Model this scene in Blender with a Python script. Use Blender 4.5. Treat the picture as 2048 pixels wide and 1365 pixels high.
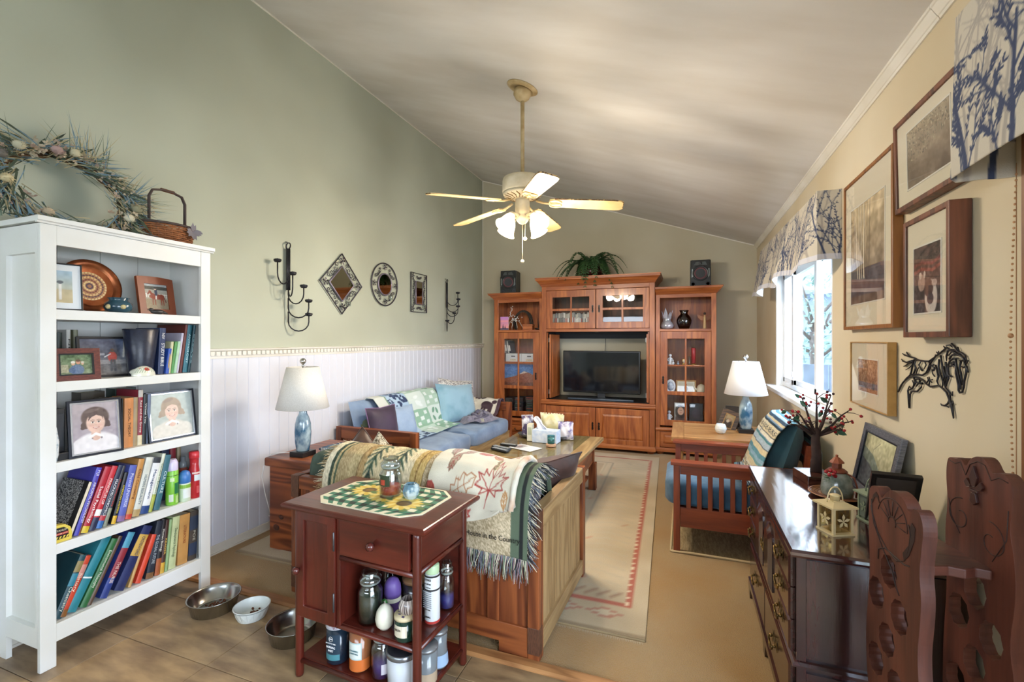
import bpy, bmesh, math, random
import numpy as np
from mathutils import Vector, Matrix
for _o in list(bpy.data.objects):
 bpy.data.objects.remove(_o, do_unlink=True)
sc = bpy.context.scene
COL = sc.collection
PI = math.pi
rnd = random.Random(7)
# ------------------------------------------------------------------ room numbers (metres)
EYE = 1.45
XL, XR, YB, YF = -2.974, 0.868, 6.612, -2.6
ZL, KC = 3.946, 0.3373                     # ceiling height at the left wall and its slope
def ceil_z(x): return ZL - KC * (x - XL)
def srgb(h):
 h = h.lstrip('#')
 v = [int(h[i:i + 2], 16) / 255 for i in (0, 2, 4)]
 return tuple((c / 12.92) if c <= .04045 else ((c + .055) / 1.055) ** 2.4 for c in v)
# ------------------------------------------------------------------ camera
cd = bpy.data.cameras.new('camera')
cd.sensor_width = 36.0
cd.lens = 920.0 / 2048.0 * 36.0
cd.shift_y = -3.5 / 2048.0
cd.clip_start = .05
cam = bpy.data.objects.new('camera', cd)
COL.objects.link(cam)
cam.location = (0, 0, EYE)
cam.rotation_euler = (PI / 2, 0, math.atan2(345.0, 920.0))
sc.camera = cam
# ------------------------------------------------------------------ light and exposure
sc.view_settings.view_transform = 'Standard'
sc.view_settings.look = 'None'
sc.view_settings.gamma = 1
sc.view_settings.use_curve_mapping = False
sc.view_settings.exposure = 1.3
sc.cycles.use_denoising = True
sc.cycles.max_bounces = 8
sc.cycles.diffuse_bounces = 5
sc.cycles.glossy_bounces = 4
sc.cycles.transmission_bounces = 8
sc.cycles.transparent_max_bounces = 12
sc.cycles.caustics_reflective = False
sc.cycles.caustics_refractive = False
sc.cycles.sample_clamp_indirect = 4.0
wd = bpy.data.worlds.new('sky')
sc.world = wd
wd.use_nodes = True
nt = wd.node_tree
nt.nodes.clear()
wo = nt.nodes.new('ShaderNodeOutputWorld')
bg = nt.nodes.new('ShaderNodeBackground')
tc = nt.nodes.new('ShaderNodeTexCoord')
sp = nt.nodes.new('ShaderNodeSeparateXYZ')
cr = nt.nodes.new('ShaderNodeValToRGB')
cr.color_ramp.elements[0].position = .0
cr.color_ramp.elements[0].color = (.80, .89, 1, 1)
cr.color_ramp.elements[1].position = .7
cr.color_ramp.elements[1].color = (.58, .76, 1, 1)
nt.links.new(tc.outputs['Generated'], sp.inputs[0])
nt.links.new(sp.outputs['Z'], cr.inputs[0])
nt.links.new(cr.outputs[0], bg.inputs['Color'])
bg.inputs['Strength'].default_value = 6
nt.links.new(bg.outputs[0], wo.inputs[0])
def portal(name, loc, rot, sx, sy):
 l = bpy.data.lights.new(name, 'AREA')
 l.shape = 'RECTANGLE'; l.size = sx; l.size_y = sy
 l.cycles.is_portal = True
 o = bpy.data.objects.new(name, l); COL.objects.link(o)
 o.location = loc; o.rotation_euler = rot
portal('window_portal', (XR + .2, 4.36, 1.5), (0, PI / 2, 0), 1.3, 2.2)
portal('glass_door_portal', (XR + .2, .0, 1.05), (0, PI / 2, 0), 2.1, 2.2)
portal('fill_opening_portal', (-1.1, YF - .2, 1.82), (PI / 2, 0, PI), 3.0, .75)  # added opening behind the camera, there to let in fill light
# ------------------------------------------------------------------ objects
ROOTS = {}
def link(o):
 COL.objects.link(o); return o
def tag(o, label=None, cat=None, group=None, kind=None):
 if label: o['label'] = label
 if cat: o['category'] = cat
 if group: o['group'] = group
 if kind: o['kind'] = kind
 return o
def thing(name, label, cat, loc=(0, 0, 0), rz=0, group=None, world=True):
 """an Empty at the thing's base; with world=True its part meshes are written in room coordinates"""
 o = bpy.data.objects.new(name, None)
 o.empty_display_size = .05
 link(o); o.location = loc; o.rotation_euler = (0, 0, rz)
 tag(o, label, cat, group)
 ROOTS[o.name] = (Vector(loc), rz, world)
 return o
class MB:
 def __init__(s):
  s.v = []; s.f = []; s.sm = []; s.mi = []; s.m = 0; s.M = None
 def add(s, vs, fs, smooth=False, M=None):
  n = len(s.v)
  for p in vs:
   p = Vector(p)
   if M is not None: p = M @ p
   if s.M is not None: p = s.M @ p
   s.v.append(p)
  for f in fs:
   s.f.append([i + n for i in f]); s.sm.append(smooth); s.mi.append(s.m)
  return s
 def box(s, a, b, M=None):
  (x0, y0, z0), (x1, y1, z1) = a, b
  if x0 > x1: x0, x1 = x1, x0
  if y0 > y1: y0, y1 = y1, y0
  if z0 > z1: z0, z1 = z1, z0
  vs = [(x, y, z) for z in (z0, z1) for y in (y0, y1) for x in (x0, x1)]
  return s.add(vs, [(0, 2, 3, 1), (4, 5, 7, 6), (0, 1, 5, 4), (2, 6, 7, 3), (0, 4, 6, 2), (1, 3, 7, 5)], False, M)
 def cbox(s, c, d, M=None):
  return s.box([c[i] - d[i] / 2 for i in range(3)], [c[i] + d[i] / 2 for i in range(3)], M)
 def lathe(s, prof, c=(0, 0, 0), n=24, M=None, smooth=True, sq=(1, 1), cap=True):
  vs = []; fs = []
  for r, z in prof:
   for k in range(n):
    a = 2 * PI * k / n
    vs.append((c[0] + r * math.cos(a) * sq[0], c[1] + r * math.sin(a) * sq[1], c[2] + z))
  for i in range(len(prof) - 1):
   for k in range(n):
    k2 = (k + 1) % n
    fs.append((i * n + k, i * n + k2, (i + 1) * n + k2, (i + 1) * n + k))
  s.add(vs, fs, smooth, M)
  if cap:
   m = len(prof) - 1
   base = len(s.v) - len(vs)
   if prof[0][0] > 1e-4: s.f.append([base + k for k in reversed(range(n))]); s.sm.append(False); s.mi.append(s.m)
   if prof[m][0] > 1e-4: s.f.append([base + m * n + k for k in range(n)]); s.sm.append(False); s.mi.append(s.m)
  return s
 def tube(s, pts, r, n=8, closed=False, M=None, cap=True):
  pts = [Vector(p) for p in pts]; m = len(pts)
  rs = r if isinstance(r, (list, tuple)) else [r] * m
  vs = []; fs = []
  up = None
  for i, p in enumerate(pts):
   a = pts[i - 1] if (i > 0 or closed) else p
   b = pts[(i + 1) % m] if (i < m - 1 or closed) else p
   t = (b - a)
   t = t.normalized() if t.length > 1e-9 else Vector((0, 0, 1))
   if up is None:
    up = Vector((0, 0, 1)) if abs(t.z) < .9 else Vector((1, 0, 0))
   u = t.cross(up)
   if u.length < 1e-6: u = t.orthogonal()
   u.normalize(); w = u.cross(t).normalized(); up = w
   for k in range(n):
    q = 2 * PI * k / n
    vs.append(p + (u * math.cos(q) + w * math.sin(q)) * rs[i])
  for i in range(m if closed else m - 1):
   j = (i + 1) % m
   for k in range(n):
    k2 = (k + 1) % n
    fs.append((i * n + k, i * n + k2, j * n + k2, j * n + k))
  if cap and not closed:
   fs.append(list(reversed(range(n)))); fs.append([(m - 1) * n + k for k in range(n)])
  return s.add(vs, fs, True, M)
 def ball(s, c, r, n=12, m=8, M=None):
  if not isinstance(r, (list, tuple)): r = (r, r, r)
  vs = [(c[0], c[1], c[2] - r[2])]; fs = []
  for i in range(1, m):
   a = -PI / 2 + PI * i / m
   for k in range(n):
    b = 2 * PI * k / n
    vs.append((c[0] + r[0] * math.cos(a) * math.cos(b), c[1] + r[1] * math.cos(a) * math.sin(b), c[2] + r[2] * math.sin(a)))
  vs.append((c[0], c[1], c[2] + r[2])); t = len(vs) - 1
  for k in range(n):
   k2 = (k + 1) % n
   fs.append((0, 1 + k2, 1 + k)); fs.append((t, t - n + k, t - n + k2))
   for i in range(m - 2):
    fs.append((1 + i * n + k, 1 + i * n + k2, 1 + (i + 1) * n + k2, 1 + (i + 1) * n + k))
  return s.add(vs, fs, True, M)
 def prism(s, poly, h, M=None, smooth=False):
  """polygon in xy extruded h along z"""
  n = len(poly)
  a = sum(poly[i][0] * poly[(i + 1) % n][1] - poly[(i + 1) % n][0] * poly[i][1] for i in range(n))
  if a < 0: poly = list(reversed(poly))
  vs = [(x, y, 0) for x, y in poly] + [(x, y, h) for x, y in poly]
  fs = [list(reversed(range(n))), list(range(n, 2 * n))]
  s.add(vs, fs, False, M)
  k = len(s.v) - 2 * n
  for i in range(n):
   j = (i + 1) % n
   s.f.append([k + i, k + j, k + n + j, k + n + i]); s.sm.append(smooth); s.mi.append(s.m)
  return s
 def holed(s, poly, holes, h, M=None):
  """polygon with holes extruded h along z (triangulated)"""
  from mathutils.geometry import tessellate_polygon
  loops = [[Vector((x, y, 0)) for x, y in poly]] + [[Vector((x, y, 0)) for x, y in q] for q in holes]
  tris = tessellate_polygon(loops)
  flat = [p for l in loops for p in l]; n = len(flat)
  vs = [(p.x, p.y, 0) for p in flat] + [(p.x, p.y, h) for p in flat]
  fs = []
  for t in tris:
   a, b, c = (flat[i] for i in t)
   ccw = (b - a).cross(c - a).z > 0
   t = tuple(t) if ccw else tuple(reversed(t))
   fs.append(tuple(i + n for i in t)); fs.append(tuple(reversed(t)))
  k = 0
  for li, l in enumerate(loops):
   m = len(l)
   ar = sum(l[i].x * l[(i + 1) % m].y - l[(i + 1) % m].x * l[i].y for i in range(m))
   fl = (ar > 0) == (li == 0)
   for i in range(m):
    a, b = k + i, k + (i + 1) % m
    fs.append((a, b, b + n, a + n) if fl else (b, a, a + n, b + n))
   k += m
  return s.add(vs, fs, False, M)
 def grid(s, nx, ny, fn, smooth=True, M=None, thick=None):
  vs = [fn(i / nx, j / ny) for j in range(ny + 1) for i in range(nx + 1)]
  w = nx + 1
  fs = [(j * w + i, j * w + i + 1, (j + 1) * w + i + 1, (j + 1) * w + i) for j in range(ny) for i in range(nx)]
  return s.add(vs, fs, smooth, M)
 def pillow(s, w, h, t, n=14, M=None, pinch=.06, wrinkle=0.0, seed=0):
  """cushion in the xz plane, thickness along y, centre at origin"""
  rr = random.Random(seed); ph = [rr.uniform(0, 6) for _ in range(6)]
  def P(u, v, side):
   x = (u - .5) * 2; z = (v - .5) * 2
   e = max(0, (1 - abs(x) ** 2.6)) ** .55 * max(0, (1 - abs(z) ** 2.6)) ** .55
   q = 1 - pinch * (1 - abs(x)) * abs(z) ** 3 * 1.0
   q2 = 1 - pinch * (1 - abs(z)) * abs(x) ** 3
   wv = wrinkle * math.sin(5 * x + ph[0] + 2 * z) * math.sin(4 * z + ph[1]) * e
   return (x * w / 2 * q2, side * (t / 2 * e) + wv, z * h / 2 * q)
  for sd in (-1, 1):
   a = len(s.v)
   vs = [P(i / n, j / n, sd) for j in range(n + 1) for i in range(n + 1)]
   k = n + 1
   fs = [(j * k + i, j * k + i + 1, (j + 1) * k + i + 1, (j + 1) * k + i) for j in range(n) for i in range(n)]
   if sd > 0: fs = [tuple(reversed(f)) for f in fs]
   s.add(vs, fs, True, M)
  return s
ONES = 'first second third fourth fifth sixth seventh eighth ninth tenth eleventh twelfth thirteenth fourteenth fifteenth sixteenth seventeenth eighteenth nineteenth twentieth'.split()
def nth(n):
 if n <= 20: return ONES[n - 1]
 return ('twenty-', 'thirty-', 'forty-')[n // 10 - 2] + ONES[n % 10 - 1] if n % 10 else ('twentieth', 'thirtieth', 'fortieth')[n // 10 - 2]
def rot(ax, deg): return Matrix.Rotation(math.radians(deg), 4, ax)
def tr(x, y, z): return Matrix.Translation((x, y, z))
def frame(o, x, y, z=None):
 """matrix with origin o and axes x, y (z = x cross y)"""
 x = Vector(x).normalized(); y = Vector(y).normalized()
 z = x.cross(y).normalized(); y = z.cross(x)
 m = Matrix.Identity(4)
 for i in range(3):
  m[i][0] = x[i]; m[i][1] = y[i]; m[i][2] = z[i]; m[i][3] = o[i]
 return m
def obj(name, mb, mat, parent=None, bevel=0, seg=2, loc=None, kind=None, label=None, sub=0, solid=0):
 me = bpy.data.meshes.new(name)
 vs = mb.v
 if loc is not None:
  lv = Vector(loc); vs = [p - lv for p in vs]
 if parent is not None:
  r = parent; acc = []
  key = None
  while r is not None:
   if r.name in ROOTS: key = ROOTS[r.name]
   r = r.parent
  if key and key[2]:
   inv = Matrix.Rotation(-key[1], 4, 'Z') @ Matrix.Translation(-key[0])
   vs = [inv @ p for p in vs]
 me.from_pydata([tuple(p) for p in vs], [], mb.f)
 mats = mat if isinstance(mat, (list, tuple)) else [mat]
 for m in mats: me.materials.append(m)
 me.polygons.foreach_set('use_smooth', mb.sm)
 me.polygons.foreach_set('material_index', mb.mi)
 me.update()
 o = bpy.data.objects.new(name, me); link(o)
 if parent is not None: o.parent = parent
 if loc is not None: o.location = loc
 if bevel:
  b = o.modifiers.new('bevel', 'BEVEL'); b.width = bevel; b.segments = seg
  b.limit_method = 'ANGLE'; b.angle_limit = math.radians(40); b.harden_normals = False
 if solid:
  b = o.modifiers.new('solid', 'SOLIDIFY'); b.thickness = solid; b.offset = 0
 if sub:
  b = o.modifiers.new('sub', 'SUBSURF'); b.levels = sub; b.render_levels = sub
 if kind: o['kind'] = kind
 if label: o['label'] = label
 return o
def struct(name, mb, mat, parent=None, **k):
 o = obj(name, mb, mat, parent, **k)
 if parent is None: o['kind'] = 'structure'
 return o
def solo(name, mb, mat, label, cat, loc, group=None, rz=0, **k):
 """a thing that is one mesh, written in room coordinates, origin at loc"""
 o = obj(name, mb, mat, None, loc=loc, **k)
 return tag(o, label, cat, group)
def part(o, parent):
 o.parent = parent; return o
def dup(root, loc, rz=None, label=None):
 r = root.copy(); link(r); r.location = loc
 if rz is not None: r.rotation_euler = (0, 0, rz)
 if label: r['label'] = label
 for ch in list(root.children):
  c = ch.copy(); link(c); c.parent = r
  for g in list(ch.children):
   d = g.copy(); link(d); d.parent = c
 return r
# ------------------------------------------------------------------ materials
MATS = {}
def _new(name):
 m = bpy.data.materials.new(name); m.use_nodes = True
 nt = m.node_tree; b = nt.nodes['Principled BSDF']
 return m, nt, b
def _c(c): return srgb(c) if isinstance(c, str) else c
def mat(name, c, rough=.5, metal=0, c2=None, scale=8, bump=0, bscale=None, spec=None, emit=None, es=1, alpha=1, trans=0, ior=1.45, coat=0, stretch=(1, 1, 1), detail=3, lo=.35, hi=.65, sheen=0):
 if name in MATS: return MATS[name]
 m, nt, b = _new(name); N = nt.nodes.new; L = nt.links.new
 c = _c(c)
 b.inputs['Base Color'].default_value = (*c, 1)
 b.inputs['Roughness'].default_value = rough
 b.inputs['Metallic'].default_value = metal
 if spec is not None: b.inputs['Specular IOR Level'].default_value = spec
 if trans: b.inputs['Transmission Weight'].default_value = trans; b.inputs['IOR'].default_value = ior
 if alpha < 1: b.inputs['Alpha'].default_value = alpha
 if coat: b.inputs['Coat Weight'].default_value = coat; b.inputs['Coat Roughness'].default_value = .15
 if sheen: b.inputs['Sheen Weight'].default_value = sheen
 if emit: b.inputs['Emission Color'].default_value = (*_c(emit), 1); b.inputs['Emission Strength'].default_value = es
 if c2 is not None or bump:
  t = N('ShaderNodeTexCoord'); mp = N('ShaderNodeMapping'); mp.inputs['Scale'].default_value = stretch
  L(t.outputs['Object'], mp.inputs[0])
  if c2 is not None:
   n = N('ShaderNodeTexNoise'); n.inputs['Scale'].default_value = scale; n.inputs['Detail'].default_value = detail
   L(mp.outputs[0], n.inputs['Vector'])
   r = N('ShaderNodeValToRGB'); r.color_ramp.elements[0].position = lo; r.color_ramp.elements[1].position = hi
   r.color_ramp.elements[0].color = (*c, 1); r.color_ramp.elements[1].color = (*_c(c2), 1)
   L(n.outputs['Fac'], r.inputs[0]); L(r.outputs[0], b.inputs['Base Color'])
  if bump:
   n2 = N('ShaderNodeTexNoise'); n2.inputs['Scale'].default_value = bscale or scale; n2.inputs['Detail'].default_value = 4
   L(mp.outputs[0], n2.inputs['Vector'])
   bp = N('ShaderNodeBump'); bp.inputs['Strength'].default_value = bump; bp.inputs['Distance'].default_value = .01
   L(n2.outputs['Fac'], bp.inputs['Height']); L(bp.outputs[0], b.inputs['Normal'])
 MATS[name] = m
 return m
def wood(name, c1, c2, axis='X', ring=9, fine=60, rough=.45, contrast=.5, coat=0, warp=3.5, mid=None):
 """grain along an axis of the object"""
 nm = name + axis
 if nm in MATS: return MATS[nm]
 m, nt, b = _new(nm); N = nt.nodes.new; L = nt.links.new
 t = N('ShaderNodeTexCoord'); mp = N('ShaderNodeMapping')
 k = {'X': (.09, 1, 1), 'Y': (1, .09, 1), 'Z': (1, 1, .09)}[axis]
 mp.inputs['Scale'].default_value = k
 L(t.outputs['Object'], mp.inputs[0])
 n1 = N('ShaderNodeTexNoise'); n1.inputs['Scale'].default_value = ring; n1.inputs['Detail'].default_value = 2; n1.inputs['Distortion'].default_value = .6
 L(mp.outputs[0], n1.inputs['Vector'])
 ma = N('ShaderNodeMath'); ma.operation = 'MULTIPLY'; ma.inputs[1].default_value = warp * 6.28
 L(n1.outputs['Fac'], ma.inputs[0])
 si = N('ShaderNodeMath'); si.operation = 'SINE'; L(ma.outputs[0], si.inputs[0])
 n2 = N('ShaderNodeTexNoise'); n2.inputs['Scale'].default_value = fine; n2.inputs['Detail'].default_value = 3
 L(mp.outputs[0], n2.inputs['Vector'])
 mr = N('ShaderNodeMapRange'); mr.inputs[1].default_value = -1; L(si.outputs[0], mr.inputs[0])
 mx = N('ShaderNodeMath'); mx.operation = 'MULTIPLY_ADD'; mx.inputs[1].default_value = contrast
 L(mr.outputs[0], mx.inputs[0])
 m3 = N('ShaderNodeMath'); m3.operation = 'MULTIPLY'; m3.inputs[1].default_value = 1 - contrast
 L(n2.outputs['Fac'], m3.inputs[0]); L(m3.outputs[0], mx.inputs[2])
 r = N('ShaderNodeValToRGB'); r.color_ramp.elements[0].position = .15; r.color_ramp.elements[1].position = .85
 r.color_ramp.elements[0].color = (*_c(c1), 1); r.color_ramp.elements[1].color = (*_c(c2), 1)
 L(mx.outputs[0], r.inputs[0]); L(r.outputs[0], b.inputs['Base Color'])
 b.inputs['Roughness'].default_value = rough
 if coat: b.inputs['Coat Weight'].default_value = coat; b.inputs['Coat Roughness'].default_value = .12
 bp = N('ShaderNodeBump'); bp.inputs['Strength'].default_value = .15; bp.inputs['Distance'].default_value = .004
 L(mx.outputs[0], bp.inputs['Height']); L(bp.outputs[0], b.inputs['Normal'])
 MATS[nm] = m
 return m
def attr_mat(name, rough=.6, bump=0, bscale=300, coat=0, sheen=0):
 """colour printed on the mesh (attribute Col)"""
 if name in MATS: return MATS[name]
 m, nt, b = _new(name); N = nt.nodes.new; L = nt.links.new
 a = N('ShaderNodeAttribute'); a.attribute_name = 'Col'
 L(a.outputs['Color'], b.inputs['Base Color'])
 b.inputs['Roughness'].default_value = rough
 if coat: b.inputs['Coat Weight'].default_value = coat; b.inputs['Coat Roughness'].default_value = .05
 if sheen: b.inputs['Sheen Weight'].default_value = sheen
 if bump:
  t = N('ShaderNodeTexCoord'); n2 = N('ShaderNodeTexNoise'); n2.inputs['Scale'].default_value = bscale
  L(t.outputs['Object'], n2.inputs['Vector'])
  bp = N('ShaderNodeBump'); bp.inputs['Strength'].default_value = bump; bp.inputs['Distance'].default_value = .004
  L(n2.outputs['Fac'], bp.inputs['Height']); L(bp.outputs[0], b.inputs['Normal'])
 MATS[name] = m
 return m
PRINT = attr_mat('print', .55)
GLOSSY_PRINT = attr_mat('glossy_print', .3, coat=.6)
CLOTH_PRINT = attr_mat('cloth_print', .9, bump=.35, bscale=420)
class Canvas:
 """small drawing board for flat prints: colours in sRGB 0..1, origin bottom left, u right, v up"""
 def __init__(s, w, h, c='#ffffff', asp=1.0):
  s.w, s.h = w, h
  s.a = np.zeros((h, w, 3)); s.a[:] = s.col(c)
  s.U, s.V = np.meshgrid(np.linspace(0, 1, w), np.linspace(0, 1, h))
  s.asp = asp                                          # width / height in metres
  s.X = s.U * asp; s.Y = s.V                           # isotropic coordinates, height = 1
 def col(s, c):
  if isinstance(c, str):
   c = c.lstrip('#'); return np.array([int(c[i:i + 2], 16) / 255 for i in (0, 2, 4)])
  return np.array(c)
 def mask(s, m, c, a=1.0, sl=None):
  m = np.clip(m, 0, 1)[..., None] * a
  if sl is None: s.a = s.a * (1 - m) + s.col(c) * m
  else: s.a[sl] = s.a[sl] * (1 - m) + s.col(c) * m
  return s
 def rect(s, u0, v0, u1, v1, c, a=1.0):
  return s.mask(((s.U >= u0) & (s.U <= u1) & (s.V >= v0) & (s.V <= v1)).astype(float), c, a)
 def win(s, x0, y0, x1, y1):
  i0 = max(0, int(x0 / s.asp * (s.w - 1))); i1 = min(s.w, int(x1 / s.asp * (s.w - 1)) + 2)
  j0 = max(0, int(y0 * (s.h - 1))); j1 = min(s.h, int(y1 * (s.h - 1)) + 2)
  return None if i0 >= i1 or j0 >= j1 else (slice(j0, j1), slice(i0, i1))
 def disk(s, x, y, rx, ry=None, c='#000000', rot=0, soft=.15, a=1.0):
  if isinstance(ry, str): c, ry = ry, None
  ry = ry or rx; q = max(rx, ry) * 1.2
  sl = s.win(x - q, y - q, x + q, y + q)
  if sl is None: return s
  dx, dy = s.X[sl] - x, s.Y[sl] - y
  if rot:
   q = math.radians(rot); dx, dy = dx * math.cos(q) + dy * math.sin(q), -dx * math.sin(q) + dy * math.cos(q)
  d = np.sqrt((dx / rx) ** 2 + (dy / ry) ** 2)
  return s.mask((1 + soft - d) / (soft + 1e-6), c, a, sl) if soft else s.mask((d < 1).astype(float), c, a, sl)
 def line(s, pts, wd, c, a=1.0):
  """polyline, wd = width or (start, end) in units of the height"""
  if not isinstance(wd, (tuple, list)): wd = (wd, wd)
  px = 1.0 / s.h; n = len(pts) - 1
  for i in range(n):
   (x0, y0), (x1, y1) = pts[i], pts[i + 1]
   w0 = wd[0] + (wd[1] - wd[0]) * i / n; w1 = wd[0] + (wd[1] - wd[0]) * (i + 1) / n
   wm = max(w0, w1) + 2 * px
   sl = s.win(min(x0, x1) - wm, min(y0, y1) - wm, max(x0, x1) + wm, max(y0, y1) + wm)
   if sl is None: continue
   X = s.X[sl]; Y = s.Y[sl]
   L2 = (x1 - x0) ** 2 + (y1 - y0) ** 2 + 1e-12
   t = np.clip(((X - x0) * (x1 - x0) + (Y - y0) * (y1 - y0)) / L2, 0, 1)
   d = np.hypot(X - x0 - t * (x1 - x0), Y - y0 - t * (y1 - y0))
   ww = (w0 + (w1 - w0) * t) / 2
   s.mask((ww - d) / px + .5, c, a, sl)
  return s
 def poly(s, pts, c, a=1.0):
  ins = np.zeros((s.h, s.w), bool); n = len(pts)
  for i in range(n):
   (x0, y0), (x1, y1) = pts[i], pts[(i + 1) % n]
   if y0 == y1: continue
   cnd = ((s.Y >= min(y0, y1)) & (s.Y < max(y0, y1)) & (s.X < (x1 - x0) * (s.Y - y0) / (y1 - y0) + x0))
   ins ^= cnd
  return s.mask(ins.astype(float), c, a)
 def noise(s, k, amp, seed=0, c=None):
  r = np.random.RandomState(seed)
  hh, ww = max(2, int(k)), max(2, int(k * s.asp))
  g = r.rand(hh + 1, ww + 1)
  y = s.V * (hh - 1e-6); x = s.U * (ww - 1e-6)
  j, i = y.astype(int), x.astype(int); fy, fx = y - j, x - i
  fy = fy * fy * (3 - 2 * fy); fx = fx * fx * (3 - 2 * fx)
  n = (g[j, i] * (1 - fx) + g[j, i + 1] * fx) * (1 - fy) + (g[j + 1, i] * (1 - fx) + g[j + 1, i + 1] * fx) * fy
  if c is None: s.a = np.clip(s.a + (n - .5)[..., None] * amp, 0, 1)
  else: s.mask((n - .5) * amp * 4, c)
  return s
 def vgrad(s, c0, c1):
  s.a = s.col(c0) * (1 - s.V[..., None]) + s.col(c1) * s.V[..., None]; return s
 def lin(s):
  a = np.clip(s.a, 0, 1)
  return np.where(a <= .04045, a / 12.92, ((a + .055) / 1.055) ** 2.4)
def printed(name, cv, fn, m, parent=None, thing_args=None, **k):
 """a surface fn(u, v) carrying the print of a Canvas"""
 mb = MB().grid(cv.w - 1, cv.h - 1, fn, smooth=True)
 loc = k.pop('loc', None)
 o = obj(name, mb, m, parent, loc=loc, **k)
 ca = o.data.color_attributes.new('Col', 'FLOAT_COLOR', 'POINT')
 a = np.ones((cv.h * cv.w, 4), np.float32); a[:, :3] = cv.lin().reshape(-1, 3)
 ca.data.foreach_set('color', a.ravel())
 if thing_args: tag(o, *thing_args)
 return o
def flat(o, x, y):
 """fn for a flat rectangle with origin o and edge vectors x, y"""
 o, x, y = Vector(o), Vector(x), Vector(y)
 return lambda u, v: o + x * u + y * v
def text(name, s, M, size, m, parent, depth=.0004, width=None, align='CENTER'):
 """lettering as a thin mesh; M maps the text plane (x right, y up) into the room"""
 cu = bpy.data.curves.new('lettering', 'FONT'); cu.body = s; cu.size = size
 cu.align_x = align; cu.align_y = 'CENTER'; cu.extrude = depth; cu.resolution_u = 2
 t = bpy.data.objects.new('lettering', cu); link(t)
 dg = bpy.context.evaluated_depsgraph_get()
 me = bpy.data.meshes.new_from_object(t.evaluated_get(dg))
 vs = [v.co.copy() for v in me.vertices]; fs = [list(p.vertices) for p in me.polygons]
 bpy.data.objects.remove(t, do_unlink=True)
 if width and vs:
  w = max(v.x for v in vs) - min(v.x for v in vs)
  if w > 0:
   for v in vs: v.x *= width / w
 mb = MB(); mb.add(vs, fs, False, M)
 return obj(name, mb, m, parent)
# ================================================================== the setting
M_wall_l = mat('sage_paint', '#b9beae', .75, c2='#a9ac9b', scale=.9, detail=2, spec=.25)
M_wall_b = mat('back_wall_paint', '#c9c3ae', .75, c2='#bdb59d', scale=1.1, detail=2, spec=.25)  # left wall's paint, with the warm light on it put into the colour
M_wall_r = mat('right_wall_paint', '#d8cdb6', .75, c2='#cdbea0', scale=1.2, detail=2, spec=.25)  # cream tint from the bulbs' warm light put into the wall colour
M_ceil = mat('ceiling_paint', '#dcd9d4', .85, c2='#cfcac2', scale=2.2, detail=4, stretch=(.35, 1.6, 1), spec=.2)
M_white = mat('white_trim', '#e9e6de', .45, c2='#dcd7ca', scale=3)
M_bead = mat('beadboard_paint', '#dcdfe9', .5, c2='#d2d4de', scale=2)
M_vinyl = mat('vinyl_white', '#f1f1f1', .35)
M_tile = [mat('vinyl_tile_%d' % i, a, .42, c2=b, scale=9, detail=6, bump=.06, bscale=40, stretch=(.5, 1.6, 1)) for i, (a, b) in enumerate((('#b0926a', '#7d6549'), ('#b6976f', '#876c4f'), ('#a58c6e', '#77624c')))]
M_grout = mat('grout', '#5a4c3c', .8)
M_carpet = mat('carpet', '#ad9062', .95, c2='#a87c3c', scale=1.3, detail=5, bump=.9, bscale=220, lo=.4, hi=.7, sheen=.2)
M_strip = wood('oak_strip', '#8f5f37', '#c08a56', 'X', ring=14)
M_brownwood = wood('casing', '#6d4326', '#8d5c37', 'Z', ring=12)
f = struct('floor', MB().box((XL - .1, YF, -.06), (XR + .1, YB + .1, -.008)), M_grout)
tw, td = .54, .327
tiles = {}
for j in range(-9, 2):
 y0 = 1.437 + td * j; y1 = min(y0 + td, 1.911)
 if y0 >= 1.9: continue
 for i in range(-2, 6):
  x0 = -1.99 + tw * i; x1 = min(x0 + tw, XR)
  x0 = max(x0, XL)
  g = .0016
  o = struct('tile', MB().box((x0 + g, y0 + g, -.01), (x1 - g, y1 - (g if y1 < 1.911 else 0), rnd.uniform(-.0008, 0))), M_tile[rnd.randrange(3)], f, bevel=.0012, seg=1)
struct('carpet', MB().box((XL, 1.968, -.01), (XR, YB, .003)), M_carpet, f)
struct('trim_1', MB().prism([(1.905, -.01), (1.971, -.01), (1.971, .006), (1.962, .013), (1.916, .013), (1.905, .004)], XR - XL, M=frame((XL, 0, 0), (0, 1, 0), (0, 0, 1))), M_strip)
# left wall with its beadboard wainscot
wl = struct('wall_left', MB().box((XL - .12, YF - .1, -.06), (XL, YB + .12, 4.15)), M_wall_l)
bp = .0905; nb = int((YB - 2.0) / bp) + 1
prof = [(0, .0), (0, .0075), (.003, .0105), (.006, .012), (bp - .006, .012), (bp - .003, .0105), (bp, .0075), (bp, 0)]
bm0 = None
for i in range(-10, nb):
 y = 2.0 + bp * i
 if y + bp > YB: break
 if bm0 is None:
  m = MB(); m.prism([(a, b) for a, b in prof], 1.262, M=frame((0, 0, 0), (0, 1, 0), (1, 0, 0)))
  # prism runs along y x x = -z, so flip it up
  for p in m.v: p.z = -p.z
  m.f = [list(reversed(q)) for q in m.f]
  bm0 = struct('board', m, M_bead, wl); bm0.location = (XL, y, .064)
 else:
  c = bm0.copy(); link(c); c.location = (XL, y, .064)
b = MB().box((XL, YF, 0), (XL + .014, YB, .06)); b.box((XL, YF, 0), (XL + .026, YB, .012)); b.prism([(0, .06), (.014, .06), (.004, .07), (0, .07)], YB - YF, M=frame((XL, YB, 0), (1, 0, 0), (0, 0, 1)))
struct('baseboard_left', b, M_white)
r = MB().prism([(0, 1.318), (.016, 1.318), (.018, 1.332), (.020, 1.336), (.020, 1.366), (.034, 1.372), (.038, 1.384), (0, 1.386)], YB - YF, M=frame((XL, YB, 0), (1, 0, 0), (0, 0, 1)))
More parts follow.
